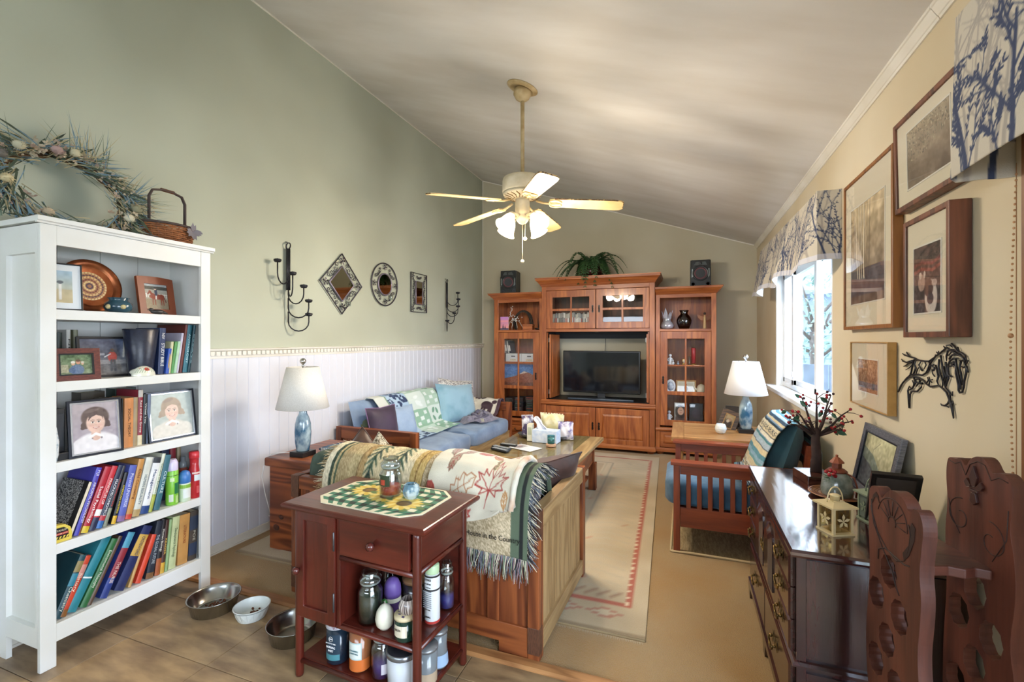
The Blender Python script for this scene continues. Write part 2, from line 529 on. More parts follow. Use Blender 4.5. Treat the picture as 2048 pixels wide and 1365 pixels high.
rail = struct('trim_2', r, M_white)
d0 = None
for i in range(115):
 y = 2.05 + i * .0395
 if y > YB - .03: break
 if d0 is None:
  d0 = struct('dentil', MB().box((XL + .019, -.013, 1.341), (XL + .0325, .013, 1.366)), M_white, rail); d0.location = (0, y, 0)
 else:
  c = d0.copy(); link(c); c.location = (0, y, 0)
# back wall
struct('wall_back', MB().box((XL - .1, YB, -.06), (XR + .2, YB + .12, 4.15)), M_wall_b)
struct('trim_3', MB().box((XL, YB - .006, 0), (XL + .01, YB, ceil_z(XL))), M_white)
struct('baseboard_back', MB().box((XL, YB - .014, 0), (XR, YB, .07)), M_white)
m = MB()
for (xa, xb) in ((XL, XR),):
 m.prism([(xa, ceil_z(xa) - .012), (xb, ceil_z(xb) - .012), (xb, ceil_z(xb)), (xa, ceil_z(xa))], .008, M=frame((0, YB, 0), (1, 0, 0), (0, 0, 1)))
struct('trim_4', m, M_white)
struct('trim_5', MB().box((XL, YF, ceil_z(XL) - .012), (XL + .008, YB, ceil_z(XL))), M_white)
# front wall behind the camera, with a wide opening added for fill daylight
m = MB()
m.box((XL - .1, YF - .12, -.06), (-2.7, YF, 4.15)); m.box((.3, YF - .12, -.06), (XR + .2, YF, 4.15))
m.box((-2.7, YF - .12, -.06), (.3, YF, 1.5)); m.box((-2.7, YF - .12, 2.15), (.3, YF, 4.15))
struct('wall_front', m, M_wall_l)
# right wall: one window and, nearer, a glass door
WY0, WY1, WZ0, WZ1 = 3.40, 5.32, .985, 2.12
DY0, DY1, DZ = -1.05, 1.05, 2.06  # door's far edge drawn in, wall closed up, to cut light on the wine rack
m = MB(); T = XR + .16
for a, b in (((XR, WY1, -.06), (T, YB + .12, 2.9)), ((XR, DY1, -.06), (T, WY0, 2.9)), ((XR, WY0, -.06), (T, WY1, WZ0)), ((XR, WY0, WZ1), (T, WY1, 2.9)),
             ((XR, DY0, DZ), (T, DY1, 2.9)), ((XR, YF - .12, -.06), (T, DY0, 2.9)), ((XR, DY0, -.06), (T, DY1, -.01))):
 m.box(a, b)
struct('wall_right', m, M_wall_r)
# ceiling
m = MB().prism([(XL - .12, ceil_z(XL - .12)), (XR + .2, ceil_z(XR + .2)), (XR + .2, ceil_z(XR + .2) + .12), (XL - .12, ceil_z(XL - .12) + .12)], YB - YF + .24, M=frame((0, YB + .12, 0), (1, 0, 0), (0, 0, 1)))
struct('ceiling', m, M_ceil)
zc = ceil_z(XR)
crown = [(0, 2.606), (-.007, 2.606), (-.010, 2.616), (-.014, 2.619), (-.031, 2.647), (-.036, 2.650), (-.036, zc + .012), (0, zc)]
for k, (ya, yb) in enumerate(((YF, 2.092), (2.096, YB))):
 struct('trim_%d' % (6 + k), MB().prism(crown, yb - ya, M=frame((XR, yb, 0), (1, 0, 0), (0, 0, 1))), M_white)
# window_1
def pane_material():
 m, nt, b = _new('window_glass'); nt.nodes.remove(b)
 o = nt.nodes['Material Output']; t = nt.nodes.new('ShaderNodeBsdfTransparent'); g = nt.nodes.new('ShaderNodeBsdfGlossy')
 g.inputs['Roughness'].default_value = .02
 lw = nt.nodes.new('ShaderNodeLayerWeight'); lw.inputs['Blend'].default_value = .5
 pw = nt.nodes.new('ShaderNodeMath'); pw.operation = 'POWER'; pw.inputs[1].default_value = 4
 ad = nt.nodes.new('ShaderNodeMath'); ad.operation = 'MULTIPLY_ADD'; ad.inputs[1].default_value = .6; ad.inputs[2].default_value = .03
 mx = nt.nodes.new('ShaderNodeMixShader'); L = nt.links.new
 L(lw.outputs['Facing'], pw.inputs[0]); L(pw.outputs[0], ad.inputs[0]); L(ad.outputs[0], mx.inputs[0])
 L(t.outputs[0], mx.inputs[1]); L(g.outputs[0], mx.inputs[2]); L(mx.outputs[0], o.inputs[0])
 MATS['window_glass'] = m
 return m
M_pane = pane_material()
FX0, FX1 = XR + .06, XR + .15
m = MB()
m.box((XR + .001, WY0, WZ0), (FX1, WY0 + .03, WZ1)); m.box((XR + .001, WY1 - .03, WZ0), (FX1, WY1, WZ1))
m.box((XR + .001, WY0, WZ1 - .03), (FX1, WY1, WZ1)); m.box((FX0, WY0, WZ0), (FX1, WY1, WZ0 + .045))
win = struct('window_1', m, M_vinyl, bevel=.004)
struct('window_sill', MB().box((XR - .085, WY0 - .14, WZ0 - .038), (FX0, WY1 + .13, WZ0 + .002)), M_vinyl, win, bevel=.008)
struct('window_apron', MB().box((XR - .018, WY0 - .06, WZ0 - .1), (XR, WY1 + .06, WZ0 - .038)), M_wall_r, win)
for (ya, yb, xx) in ((WY0 + .02, 4.12, FX0 + .02), (4.1, 4.93, FX0 + .045), (4.86, WY1 - .02, FX0 + .02)):
 s = MB(); w = .06
 for a, b in (((ya, WZ0 + .03), (ya + w, WZ1 - .02)), ((yb - w, WZ0 + .03), (yb, WZ1 - .02)), ((ya, WZ0 + .03), (yb, WZ0 + .03 + w)), ((ya, WZ1 - .02 - w), (yb, WZ1 - .02))):
  s.box((xx - .016, a[0], a[1]), (xx + .016, b[0], b[1]))
 sa = struct('window_sash', s, M_vinyl, win, bevel=.004)
 struct('pane', MB().box((xx - .002, ya + w, WZ0 + .09), (xx + .002, yb - w, WZ1 - .08)), M_pane, sa)
struct('window_latch', MB().box((FX0 - .004, 4.88, 1.10), (FX0 + .01, 4.91, 1.15)), M_vinyl, win)
# door_1: sliding glass door on the right, with brown casing
m = MB()
m.box((XR - .022, DY1, 0), (XR + .02, DY1 + .035, DZ + .06)); m.box((XR - .022, DY0 - .06, 0), (XR + .02, DY0, DZ + .06)); m.box((XR - .022, DY0 - .06, DZ), (XR + .02, DY1 + .06, DZ + .06))
dr = struct('door_1', m, M_brownwood, bevel=.004)
struct('trim_8', MB().box((XR - .022, 1.60, 0), (XR, 1.635, DZ + .06)), M_brownwood)
for ya, yb, xx in ((DY0, .04, XR + .06), (-.04, DY1, XR + .1)):
 s = MB(); w = .07
 s.box((xx - .018, ya, .0), (xx + .018, ya + w, DZ)); s.box((xx - .018, yb - w, 0), (xx + .018, yb, DZ)); s.box((xx - .018, ya, 0), (xx + .018, yb, .1)); s.box((xx - .018, ya, DZ - w), (xx + .018, yb, DZ))
 q = struct('door_sash', s, M_vinyl, dr)
 struct('pane', MB().box((xx - .003, ya + w, .1), (xx + .003, yb - w, DZ - w)), M_pane, q)
# outside: pale winter yard, a board fence and a bare tree
M_snow = mat('yard_grass', '#6f7f78', .9, c2='#838d88', scale=1.5)
struct('floor_yard', MB().box((XR + .16, -6, -.5), (20, 16, -.45)), M_snow)
fen = thing('garden_fence', 'pale grey board fence out in the yard beyond the window', 'fence', (2.6, 9.2, -.45))
M_fen = mat('weathered_fence', '#5f6b78', .8, c2='#515c68', scale=6)
for i in range(16):
 x = 1.3 + i * .2
 obj('fence_board', MB().box((x, 9.185, -.45), (x + .185, 9.215, 1.02)), M_fen, fen)
obj('fence_rail', MB().box((1.3, 9.215, .5), (4.5, 9.25, .6)), M_fen, fen)
hs = thing('neighbour_house', 'pale blue sided house across the yard beyond the fence', 'house', (4.2, 15, -.45))
M_sid = mat('blue_siding', '#7d8fa5', .7, c2='#74869b', scale=3)
for i in range(16):
 z = -.45 + i * .2
 obj('siding_board', MB().prism([(0, 0), (.03, 0), (.012, .2), (0, .2)], 6.5, M=frame((7.5, 14, z), (0, -1, 0), (0, 0, 1))), M_sid, hs)
obj('roof', MB().prism([(13.6, 2.7), (16.2, 4.2), (16.2, 4.1), (13.6, 2.6)], 7.0, M=frame((.8, 0, 0), (0, 1, 0), (0, 0, 1))), mat('roof_shingle', '#6d737c', .8), hs)
tr_ = thing('yard_tree', 'leafy grey green tree standing outside the window', 'tree', (2.45, 10.8, -.45))
m = MB(); m.tube([(2.45, 10.8, -.45), (2.47, 10.8, .6), (2.45, 10.85, 1.6)], [.12, .1, .08], 8)
for k in range(9):
 a = k * 2.4; m.tube([(2.45, 10.85, 1.0 + .1 * k), (2.45 + .8 * math.cos(a), 10.85 + .8 * math.sin(a), 1.7 + .12 * k)], [.04, .012], 6)
obj('trunk', m, mat('bark_grey', '#5f5a55', .9, c2='#484440', scale=14), tr_)
lf = MB(); r2 = random.Random(3)
for k in range(700):
 a, b, q = r2.uniform(0, 6.28), r2.uniform(-1, 1), r2.uniform(.5, 1) ** .5
 p = Vector((2.45 + 1.0 * q * math.cos(a) * (1 - b * b) ** .5, 10.85 + 1.0 * q * math.sin(a) * (1 - b * b) ** .5, 1.9 + .95 * q * b))
 d = Vector((r2.uniform(-1, 1), r2.uniform(-1, 1), r2.uniform(-1, 1))).normalized(); e = d.orthogonal().normalized()
 lf.add([p, p + d * .06 + e * .035, p + d * .13, p + d * .06 - e * .035], [(0, 1, 2, 3)])
o = obj('foliage', lf, mat('pale_leaf', '#6f8a80', .7, c2='#5b756c', scale=3), tr_); o['kind'] = 'stuff'
# ================================================================== on the left wall
M_iron = mat('black_iron', '#34343a', .42, metal=.55, c2='#24242a', scale=30)
M_iron2 = mat('dark_bronze', '#4c4650', .45, metal=.5, c2='#34303a', scale=40)
M_mirror = mat('mirror_glass', '#a9a797', .04, metal=1)
M_clear = None
def clear_glass(name, tint='#ffffff', rough=.03, a=.12):
 """thin blown glass: mostly see-through, with glossy edges"""
 if name in MATS: return MATS[name]
 m, nt, b = _new(name); nt.nodes.remove(b)
 o = nt.nodes['Material Output']; N = nt.nodes.new
 t = N('ShaderNodeBsdfTransparent'); t.inputs[0].default_value = (*_c(tint), 1)
 g = N('ShaderNodeBsdfGlossy'); g.inputs['Roughness'].default_value = rough
 lw = N('ShaderNodeLayerWeight'); lw.inputs['Blend'].default_value = .35
 ma = N('ShaderNodeMath'); ma.operation = 'MULTIPLY_ADD'; ma.inputs[1].default_value = .55; ma.inputs[2].default_value = a * .5
 pw = N('ShaderNodeMath'); pw.operation = 'POWER'; pw.inputs[1].default_value = 2.5
 mx = N('ShaderNodeMixShader'); L = nt.links.new
 L(lw.outputs['Facing'], pw.inputs[0]); L(pw.outputs[0], ma.inputs[0]); L(ma.outputs[0], mx.inputs[0]); L(t.outputs[0], mx.inputs[1]); L(g.outputs[0], mx.inputs[2]); L(mx.outputs[0], o.inputs[0])
 MATS[name] = m
 return m
M_clear = clear_glass('clear_glass', '#f2f6f5', a=.26)
M_lid = clear_glass('lid_glass', '#dfe6e4', .08, .5)
M_wax_w = mat('white_wax', '#efe9da', .5)
def sconce(label, y0, ztop, zs, phis, r=.15):
 x = XL + .03
 t = thing('candle_sconce', label, 'candle holder', (XL, y0, ztop - .7), 0, None)
 m = MB()
 for dx in (-.012, 0, .012):
  m.tube([(x, y0 + dx, ztop - .03), (x, y0 + dx, ztop - .36)], .0065, 6)
 m.tube([(x + .008 * math.cos(a), y0 + .02 * math.sin(a), ztop - .01 + .025 * math.cos(a)) for a in np.linspace(0, 2 * PI, 13)[:-1]], .005, 6, closed=True)
 m.tube([(XL, y0, ztop + .025), (XL + .02, y0, ztop + .02)], .004, 6)
 obj('stem', m, M_iron, t)
 for k, (zcup, ph) in enumerate(zip(zs, phis)):
  a = math.radians(ph); dy, dx = math.cos(a), math.sin(a)
  if dx < 0: dx = 0
  drop = .17 if k < 2 else .135
  pts = []
  zb = zcup - drop
  pts.append((x, y0, zcup - .02 if k < 2 else zcup + .02))
  pts.append((x, y0, zb + r / 2))
  for q in np.linspace(0, PI, 9):
   s_ = r / 2 - r / 2 * math.cos(q)
   pts.append((x + dx * s_, y0 + dy * s_, zb + r / 2 - r / 2 * math.sin(q)))
  pts.append((x + dx * r, y0 + dy * r, zcup - .012))
  obj('arm', MB().tube(pts, .0052, 7), M_iron, t)
  c = (x + dx * r, y0 + dy * r, zcup)
  cup = obj('cup', MB().lathe([(.004, -.014), (.02, -.012), (.028, -.002), (.028, .010), (.025, .010), (.024, 0), (0, 0)], c, 16), M_iron, t)
  obj('tealight', MB().lathe([(.019, .001), (.019, .013), (.002, .013), (.002, .02), (0, .021)], c, 14), mat('tealight_tin', '#77757a', .35, metal=.7), cup)
 return t
sconce('black iron candle sconce with five curved arms, left of the diamond mirror', 2.795, 2.20, (2.05, 1.955, 1.865, 1.757, 1.65), (163, 122, 87, 55, 40))
sconce('black iron candle sconce with five curved arms, right of the rectangular mirror', 5.40, 2.225, (2.07, 1.98, 1.885, 1.79, 1.69), (45, 62, 78, 112, 150))
def spiral(c, r, turns, a0, sgn=1, n=16):
 return [(c[0] + r * (1 - .75 * t) * math.cos(a0 + sgn * t * turns * 6.283), c[1] + r * (1 - .75 * t) * math.sin(a0 + sgn * t * turns * 6.283)) for t in np.linspace(0, 1, n)]
def scrollset(M, m, w):
 """one pair of C scrolls on the local +y axis, joined at a small leaf"""
 for sx in (-1, 1):
  for cx, cy, rr, a0, sg in ((.30, .0, .30, PI, 1), (.86, .12, .26, PI * .9, -1)):
   p = [(sx * q[0] * w, q[1] * w, 0) for q in spiral((cx, cy), rr, 1.15, a0, sg)]
   m.tube(p, .0032, 5, M=M)
  m.tube([(0, -.25 * w, 0), (sx * .35 * w, -.30 * w, 0), (sx * .85 * w, -.16 * w, 0)], .0032, 5, M=M)
def leafknot(m, M, s):
 for a in (0, 72, 144, 216, 288):
  q = math.radians(a); d = Vector((math.cos(q), math.sin(q), 0)); e = Vector((-d.y, d.x, 0))
  m.add([d * .15 * s, d * .6 * s + e * .26 * s + Vector((0, 0, .006)), d * s, d * .6 * s - e * .26 * s + Vector((0, 0, .006))], [(0, 1, 2, 3)], M=M)
 m.ball((0, 0, .004), (.2 * s, .2 * s, .006), 8, 6, M=M)
def wall_mirror(label, cy, cz, shape):
 W = frame((XL + .018, cy, cz), (0, 1, 0), (0, 0, 1))       # local x = room y, local y = up
 t = thing('wall_mirror', label, 'mirror', (XL, cy, cz), 0, None)
 fm, sm, im, gm = MB(), MB(), MB(), MB()
 if shape == 'diamond':
  R = .277
  q = [(0, R, 0), (R, 0, 0), (0, -R, 0), (-R, 0, 0)]
  fm.tube(q, .0065, 6, closed=True, M=W)
  q2 = [(a * .58, b * .58, 0) for a, b, c in q]
  im.tube(q2, .009, 6, closed=True, M=W)
  gm.prism([(a * .57, b * .57) for a, b, c in q], .004, M=W)
  for k in range(4):
   d = W @ rot('Z', 45 + 90 * k) @ tr(0, .156, 0)
   scrollset(d, sm, .085)
   leafknot(sm, W @ rot('Z', 90 * k) @ tr(0, .212, .004), .042)
  cand = (0, -.21)
 elif shape == 'round':
  R = .222
  fm.tube([(R * math.cos(a), R * math.sin(a), 0) for a in np.linspace(0, 2 * PI, 41)[:-1]], .0065, 6, closed=True, M=W)
  im.tube([(.112 * math.cos(a), .112 * math.sin(a), 0) for a in np.linspace(0, 2 * PI, 33)[:-1]], .009, 6, closed=True, M=W)
  gm.prism([(.111 * math.cos(a), .111 * math.sin(a)) for a in np.linspace(0, 2 * PI, 33)[:-1]], .004, M=W)
  for k in range(4):
   scrollset(W @ rot('Z', 45 + 90 * k) @ tr(0, .158, 0), sm, .062)
   leafknot(sm, W @ rot('Z', 90 * k) @ tr(0, .182, .004), .038)
  cand = (0, -.165)
 else:
  a, b = .172, .228
  q = [(-a, b, 0), (a, b, 0), (a, -b, 0), (-a, -b, 0)]
  fm.tube(q, .0065, 6, closed=True, M=W)
  im.tube([(-.07, .135, 0), (.07, .135, 0), (.07, -.135, 0), (-.07, -.135, 0)], .009, 6, closed=True, M=W)
  gm.prism([(-.069, .134), (.069, .134), (.069, -.134), (-.069, -.134)], .004, M=W)
  for k, (x, y, r_) in enumerate(((0, .18, 0), (0, -.18, 180), (.115, 0, -90), (-.115, 0, 90), (.115, .11, -90), (-.115, .11, 90), (.115, -.11, -90), (-.115, -.11, 90))):
   scrollset(W @ tr(x, y, 0) @ rot('Z', r_), sm, .05)
  for sx in (-1, 1):
   for sy in (-1, 1): leafknot(sm, W @ tr(sx * .138, sy * .19, .004), .036)
  cand = (0, -.19)
 obj('frame', fm, M_iron2, t); obj('scrollwork', sm, M_iron2, t)
 g = obj('mirror', gm, M_mirror, t); obj('inner_frame', im, mat('bronze_rim', '#7d7483', .4, metal=.4), t)
 b = MB().tube([(cand[0], cand[1], .004), (cand[0], cand[1] - .012, .035), (cand[0], cand[1], .07)], .004, 6, M=W)
 br = obj('bracket', b, M_iron2, t)
 c = W @ Vector((cand[0], cand[1] + .002, .07))
 obj('candle_cup', MB().lathe([(.0, 0), (.022, 0), (.026, .045), (.024, .045), (.020, .003)], c, 16), M_clear, t, label='clear glass candle cup')
wall_mirror('diamond shaped wall mirror in a dark scrolled iron frame', 3.42, 1.961, 'diamond')
wall_mirror('round wall mirror in a dark scrolled iron frame', 4.07, 2.028, 'round')
wall_mirror('small rectangular wall mirror in a dark scrolled iron frame', 4.735, 2.0, 'rect')
# ================================================================== on the right wall
M_oakf = wood('oak_frame', '#6b3f22', '#95612f', 'Z', ring=22, fine=120, warp=2.5)
M_walf = wood('walnut_frame', '#4a2a1e', '#7d4a34', 'Z', ring=20, fine=110, warp=3)
M_goldf = mat('gold_frame', '#b98d4e', .4, c2='#a57b3e', scale=20)
M_mat = mat('mat_board', '#e2d9c2', .85)
M_pglass = M_pane
def art_tree_trunks(cv):
 cv.vgrad('#5d4a42', '#d9c39a'); cv.noise(9, .25, 1); cv.noise(30, .15, 2)
 cv.rect(0, 0, 1, .34, '#4a4c5c', .75); cv.rect(0, .0, 1, .08, '#7a6350', .7); cv.noise(16, .2, 4)
 r = random.Random(2)
 for x, w in ((.16, .02), (.25, .035), (.33, .03), (.42, .045), (.52, .012), (.6, .014), (.1, .012)):
  p = [((x + .10 * (1 - y) * (.42 - x) * 2) * cv.asp + r.uniform(-.008, .008), .26 + .74 * y) for y in np.linspace(0, 1, 9)]
  cv.line(p, (w * .9, w * .5), '#4b3d34' if w < .02 else '#e6dcc6'); 
  if w > .02: cv.line([(a + w * .35, b) for a, b in p], (w * .3, w * .15), '#5a4a3e')
def art_foliage(cv):
 cv.vgrad('#6f5c4b', '#a59478'); cv.noise(6, .2, 3); r = random.Random(5)
 for k in range(420):
  x, y = r.random() * cv.asp, r.random() ** .6
  if y < .3 + .25 * x: continue
  cv.disk(x, y, .022, .008, r.choice(['#4e4a38', '#6b6550', '#c9bda0', '#3d3a2d', '#8a8468']), rot=r.uniform(-90, 10))
 cv.noise(20, .1, 8)
def art_cat_dog(cv):
 cv.vgrad('#2b2228', '#4a2d26'); cv.noise(12, .22, 4)
 for y, c in ((.72, '#7d3230'), (.62, '#8c4036'), (.8, '#3b2b22')): cv.line([(0, y), (.3 * cv.asp, y + .04), (.7 * cv.asp, y - .01), (cv.asp, y + .05)], .05, c, .8)
 cv.noise(26, .25, 6)
 cv.disk(.52, .22, .17, .24, '#cfc4bd'); cv.disk(.45, .36, .13, .12, '#4a2f2c'); cv.disk(.24, .45, .1, .12, '#a98d80'); cv.disk(.2, .56, .04, .05, '#c9b9ae'); cv.disk(.33, .57, .03, .05, '#c9b9ae'); cv.disk(.5, .2, .09, .08, '#3c2c34'); cv.disk(.62, .42, .07, .05, '#b7a49c')
 cv.noise(30, .12, 9)
def art_autumn(cv):
 cv.vgrad('#8d6a52', '#b58a64'); cv.noise(14, .3, 2, ); cv.rect(0, .12, 1, .3, '#5a6582', .7); cv.rect(0, .0, 1, .12, '#b0764f', .6)
 r = random.Random(9)
 for k in range(26):
  x = r.random() * cv.asp; cv.line([(x, .35), (x + r.uniform(-.1, .1), .95)], (.012, .004), '#5d463c', .7)
 cv.noise(30, .25, 5)
def wall_picture(label, X, y0, y1, z0, z1, dep, fw, fm, art, win, tilt=0, res=70, matc=None, lean=0, cat='picture'):
 """framed print on the right wall, front face at X, seen from -x; y1 is the far side"""
 t = thing('framed_picture', label, cat, (XR, (y0 + y1) / 2, z0))
 w, h = y1 - y0, z1 - z0
 W = frame((X, y1, z0), (0, -1, 0), (math.sin(lean), 0, math.cos(lean)))     # local x runs to the right of the picture, z to the room
 m = MB(); hs = [(fw, fw), (w - fw, fw), (w - fw, h - fw), (fw, h - fw)]
 m.holed([(0, 0), (w, 0), (w, h), (0, h)], [hs], -dep, M=W)
 m.f = [list(reversed(q)) for q in m.f]
 obj('frame', m, fm, t, bevel=.0025)
 obj('mat_board', MB().box((fw - .002, fw - .002, -.012), (w - fw + .002, h - fw + .002, -.008), M=W), matc or M_mat, t)
 u0, v0, u1, v1 = win
 aw, ah = (u1 - u0) * w, (v1 - v0) * h
 cv = Canvas(int(res * aw / ah) + 8, res, '#888888', aw / ah); art(cv)
 printed('print', cv, flat(W @ Vector((u0 * w, v0 * h, -.0075)), W.to_3x3() @ Vector((aw, 0, 0)), W.to_3x3() @ Vector((0, ah, 0))), PRINT, t)
 m = MB(); a, b = u0 * w, v0 * h
 for q in (((a - .006, b - .006, -.008), (a + aw + .006, b, -.006)), ((a - .006, b + ah, -.008), (a + aw + .006, b + ah + .006, -.006)), ((a - .006, b, -.008), (a, b + ah, -.006)), ((a + aw, b, -.008), (a + aw + .006, b + ah, -.006))): m.box(*q, M=W)
 obj('mat_bevel', m, M_white, t)
 obj('glass', MB().box((fw, fw, -.005), (w - fw, h - fw, -.004), M=W), M_pglass, t)
 return t
wall_picture('tall oak framed print of bare birch trunks, largest on the right wall', .828, 2.40, 3.045, 1.50, 2.287, .04, .018, M_oakf, art_tree_trunks, (.16, .17, .84, .80), res=110)
wall_picture('wood framed brown foliage print, highest on the right wall', .822, 1.82, 2.36, 1.967, 2.335, .046, .02, M_walf, art_foliage, (.2, .2, .78, .8), res=90, lean=-.02)
wall_picture('walnut framed photo of a cat and dog, below the foliage print', .805, 1.90, 2.235, 1.457, 1.905, .06, .02, M_walf, art_cat_dog, (.22, .2, .80, .74), res=90)
wall_picture('small thin gold framed autumn print with cream mat, lowest on the right wall', .830, 2.46, 2.945, 1.113, 1.437, .035, .006, M_goldf, art_autumn, (.22, .24, .74, .73), res=80)
HORSE=[
[(0.44,-0.077),(0.412,-0.046),(0.364,-0.014),(0.327,0.004),(0.302,0.008),(0.265,0.011),(0.224,0.011),(0.195,0.022),(0.178,0.039),(0.167,0.056),(0.151,0.071),(0.125,0.088),(0.099,0.097),(0.069,0.111),(0.055,0.119)],
[(0.436,-0.074),(0.394,-0.032),(0.34,-0.006),(0.296,-0.0),(0.253,0.0),(0.218,-0.008),(0.195,-0.02),(0.162,-0.028),(0.13,-0.022),(0.104,-0.017)],
[(0.327,0.004),(0.315,0.022),(0.308,0.046),(0.293,0.068),(0.265,0.069),(0.235,0.067),(0.201,0.066),(0.173,0.067),(0.14,0.082)],
[(0.268,0.069),(0.296,0.076),(0.327,0.078),(0.354,0.092),(0.36,0.098)],
[(0.308,0.076),(0.34,0.079),(0.374,0.083),(0.398,0.09)],
[(0.299,0.065),(0.334,0.06),(0.36,0.053),(0.391,0.057),(0.408,0.066)],
[(0.302,0.061),(0.34,0.051),(0.367,0.04),(0.387,0.036)],
[(0.305,0.049),(0.334,0.033),(0.367,0.023)],
[(0.29,-0.011),(0.277,-0.022),(0.224,-0.02),(0.235,-0.038),(0.265,-0.056),(0.308,-0.06),(0.327,-0.074),(0.331,-0.098),(0.329,-0.133)],
[(0.296,-0.003),(0.283,-0.025),(0.308,-0.048),(0.347,-0.061),(0.344,-0.082),(0.34,-0.133)],
[(0.35,-0.062),(0.334,-0.042),(0.321,-0.05)],
[(0.104,-0.017),(0.079,-0.025),(0.05,-0.038),(0.036,-0.054),(0.026,-0.071),(0.015,-0.089),(0.005,-0.122)],
[(0.069,0.002),(0.055,-0.023),(0.026,-0.038),(0.028,-0.058),(0.017,-0.075),(0.01,-0.094),(0.003,-0.12)],
[(0.026,-0.056),(0.04,-0.075),(0.059,-0.085),(0.079,-0.086),(0.089,-0.082)],
[(0.036,-0.087),(0.055,-0.085)],
[(0.026,-0.04),(0.012,-0.044),(0.01,-0.029)],
[(0.019,-0.07),(0.005,-0.071),(0.01,-0.061)],
[(0.089,0.092),(0.084,0.071),(0.074,0.043),(0.064,0.018),(0.074,0.001),(0.076,-0.02)],
[(0.125,0.056),(0.114,0.035),(0.104,0.015),(0.114,-0.002),(0.104,-0.017)],
[(0.099,0.078),(0.104,0.052),(0.099,0.031),(0.079,0.011),(0.074,-0.009)],
[(0.055,0.07),(0.05,0.05),(0.045,0.029),(0.036,0.015),(0.05,-0.007),(0.055,-0.02)],
[(0.069,0.054),(0.064,0.033),(0.05,0.019),(0.059,-0.003)],
[(0.017,0.021),(0.036,0.025),(0.04,0.045),(0.036,0.063),(0.026,0.076),(0.003,0.085),(-0.028,0.087)],
[(0.026,0.056),(0.008,0.06),(-0.01,0.058),(-0.01,0.033),(-0.019,0.014),(-0.026,-0.005),(-0.026,-0.022),(-0.034,-0.029),(-0.049,-0.025),(-0.054,-0.012)],
[(-0.01,0.083),(-0.013,0.058),(-0.024,0.034),(-0.034,0.01),(-0.037,-0.011),(-0.041,-0.018)],
[(-0.041,0.077),(-0.032,0.054),(-0.041,0.035),(-0.045,0.016),(-0.045,-0.003)],
[(-0.062,0.075),(-0.073,0.057),(-0.07,0.037),(-0.06,0.013),(-0.056,-0.009),(-0.052,-0.022)],
[(-0.073,0.076),(-0.066,0.095),(-0.045,0.104),(-0.015,0.11),(0.012,0.115),(0.04,0.109),(0.05,0.091),(0.05,0.073)],
[(-0.066,0.066),(-0.083,0.081)],
[(-0.075,0.062),(-0.079,0.05),(-0.083,0.042)],
[(0.069,0.108),(0.05,0.122),(0.031,0.114),(0.003,0.107),(-0.032,0.098)],
[(0.059,0.119),(0.069,0.126)],
[(0.05,0.128),(0.026,0.13),(0.012,0.122)],
[(0.017,0.135),(-0.001,0.125),(-0.019,0.11),(-0.041,0.099)],
[(-0.021,0.124),(-0.03,0.108)],
[(0.099,0.097),(0.104,0.107)],
[(0.125,0.085),(0.125,0.094)],
[(0.109,0.099),(0.119,0.104)],
[(0.036,0.094),(0.021,0.104),(0.003,0.107)],
[(0.031,0.081),(0.017,0.094),(-0.01,0.1),(-0.041,0.094),(-0.058,0.085),(-0.062,0.073)],
[(0.173,0.064),(0.162,0.043),(0.184,0.022)],
[(0.224,0.028),(0.241,0.038),(0.253,0.049),(0.235,0.064)],
[(0.277,0.013),(0.265,0.031),(0.247,0.044)],
[(0.296,0.012),(0.277,0.036),(0.29,0.05),(0.277,0.065)],
[(0.173,-0.026),(0.167,-0.001),(0.173,0.009)],
[(0.151,-0.011),(0.167,-0.004),(0.146,0.001)],
[(0.195,-0.02),(0.178,-0.005),(0.184,0.006)],
[(0.14,0.033),(0.13,0.045),(0.151,0.049),(0.135,0.058)],
[(0.13,0.013),(0.146,0.022),(0.151,0.038)],
[(0.104,0.015),(0.089,0.026),(0.094,0.042)],
[(0.021,0.069),(0.003,0.072),(-0.006,0.068),(0.012,0.062),(0.026,0.066)],
[(-0.032,0.079),(-0.049,0.08),(-0.062,0.085)],
[(-0.041,0.06),(-0.058,0.056),(-0.066,0.066)],
[(0.277,-0.01),(0.253,-0.005),(0.241,-0.013),(0.265,-0.03),(0.277,-0.039)],
[(0.308,-0.016),(0.296,-0.029),(0.302,-0.045)],
[(0.173,0.048),(0.151,0.055)],
[(0.206,0.063),(0.195,0.052),(0.212,0.035)],
]
m = MB()
for l in HORSE:
 n = len(l)
 pts = [(XR - .006, 2.0 + a, 1.3 + b) for a, b in l]
 m.tube(pts, [.0034 if n > 3 else .0024] * (n - 1) + [.0018], 5)
solo('horse_wall_sculpture', m, M_iron, 'black metal horse made of twisting branches, hung on the right wall', 'wall art', (XR, 2.18, 1.18))
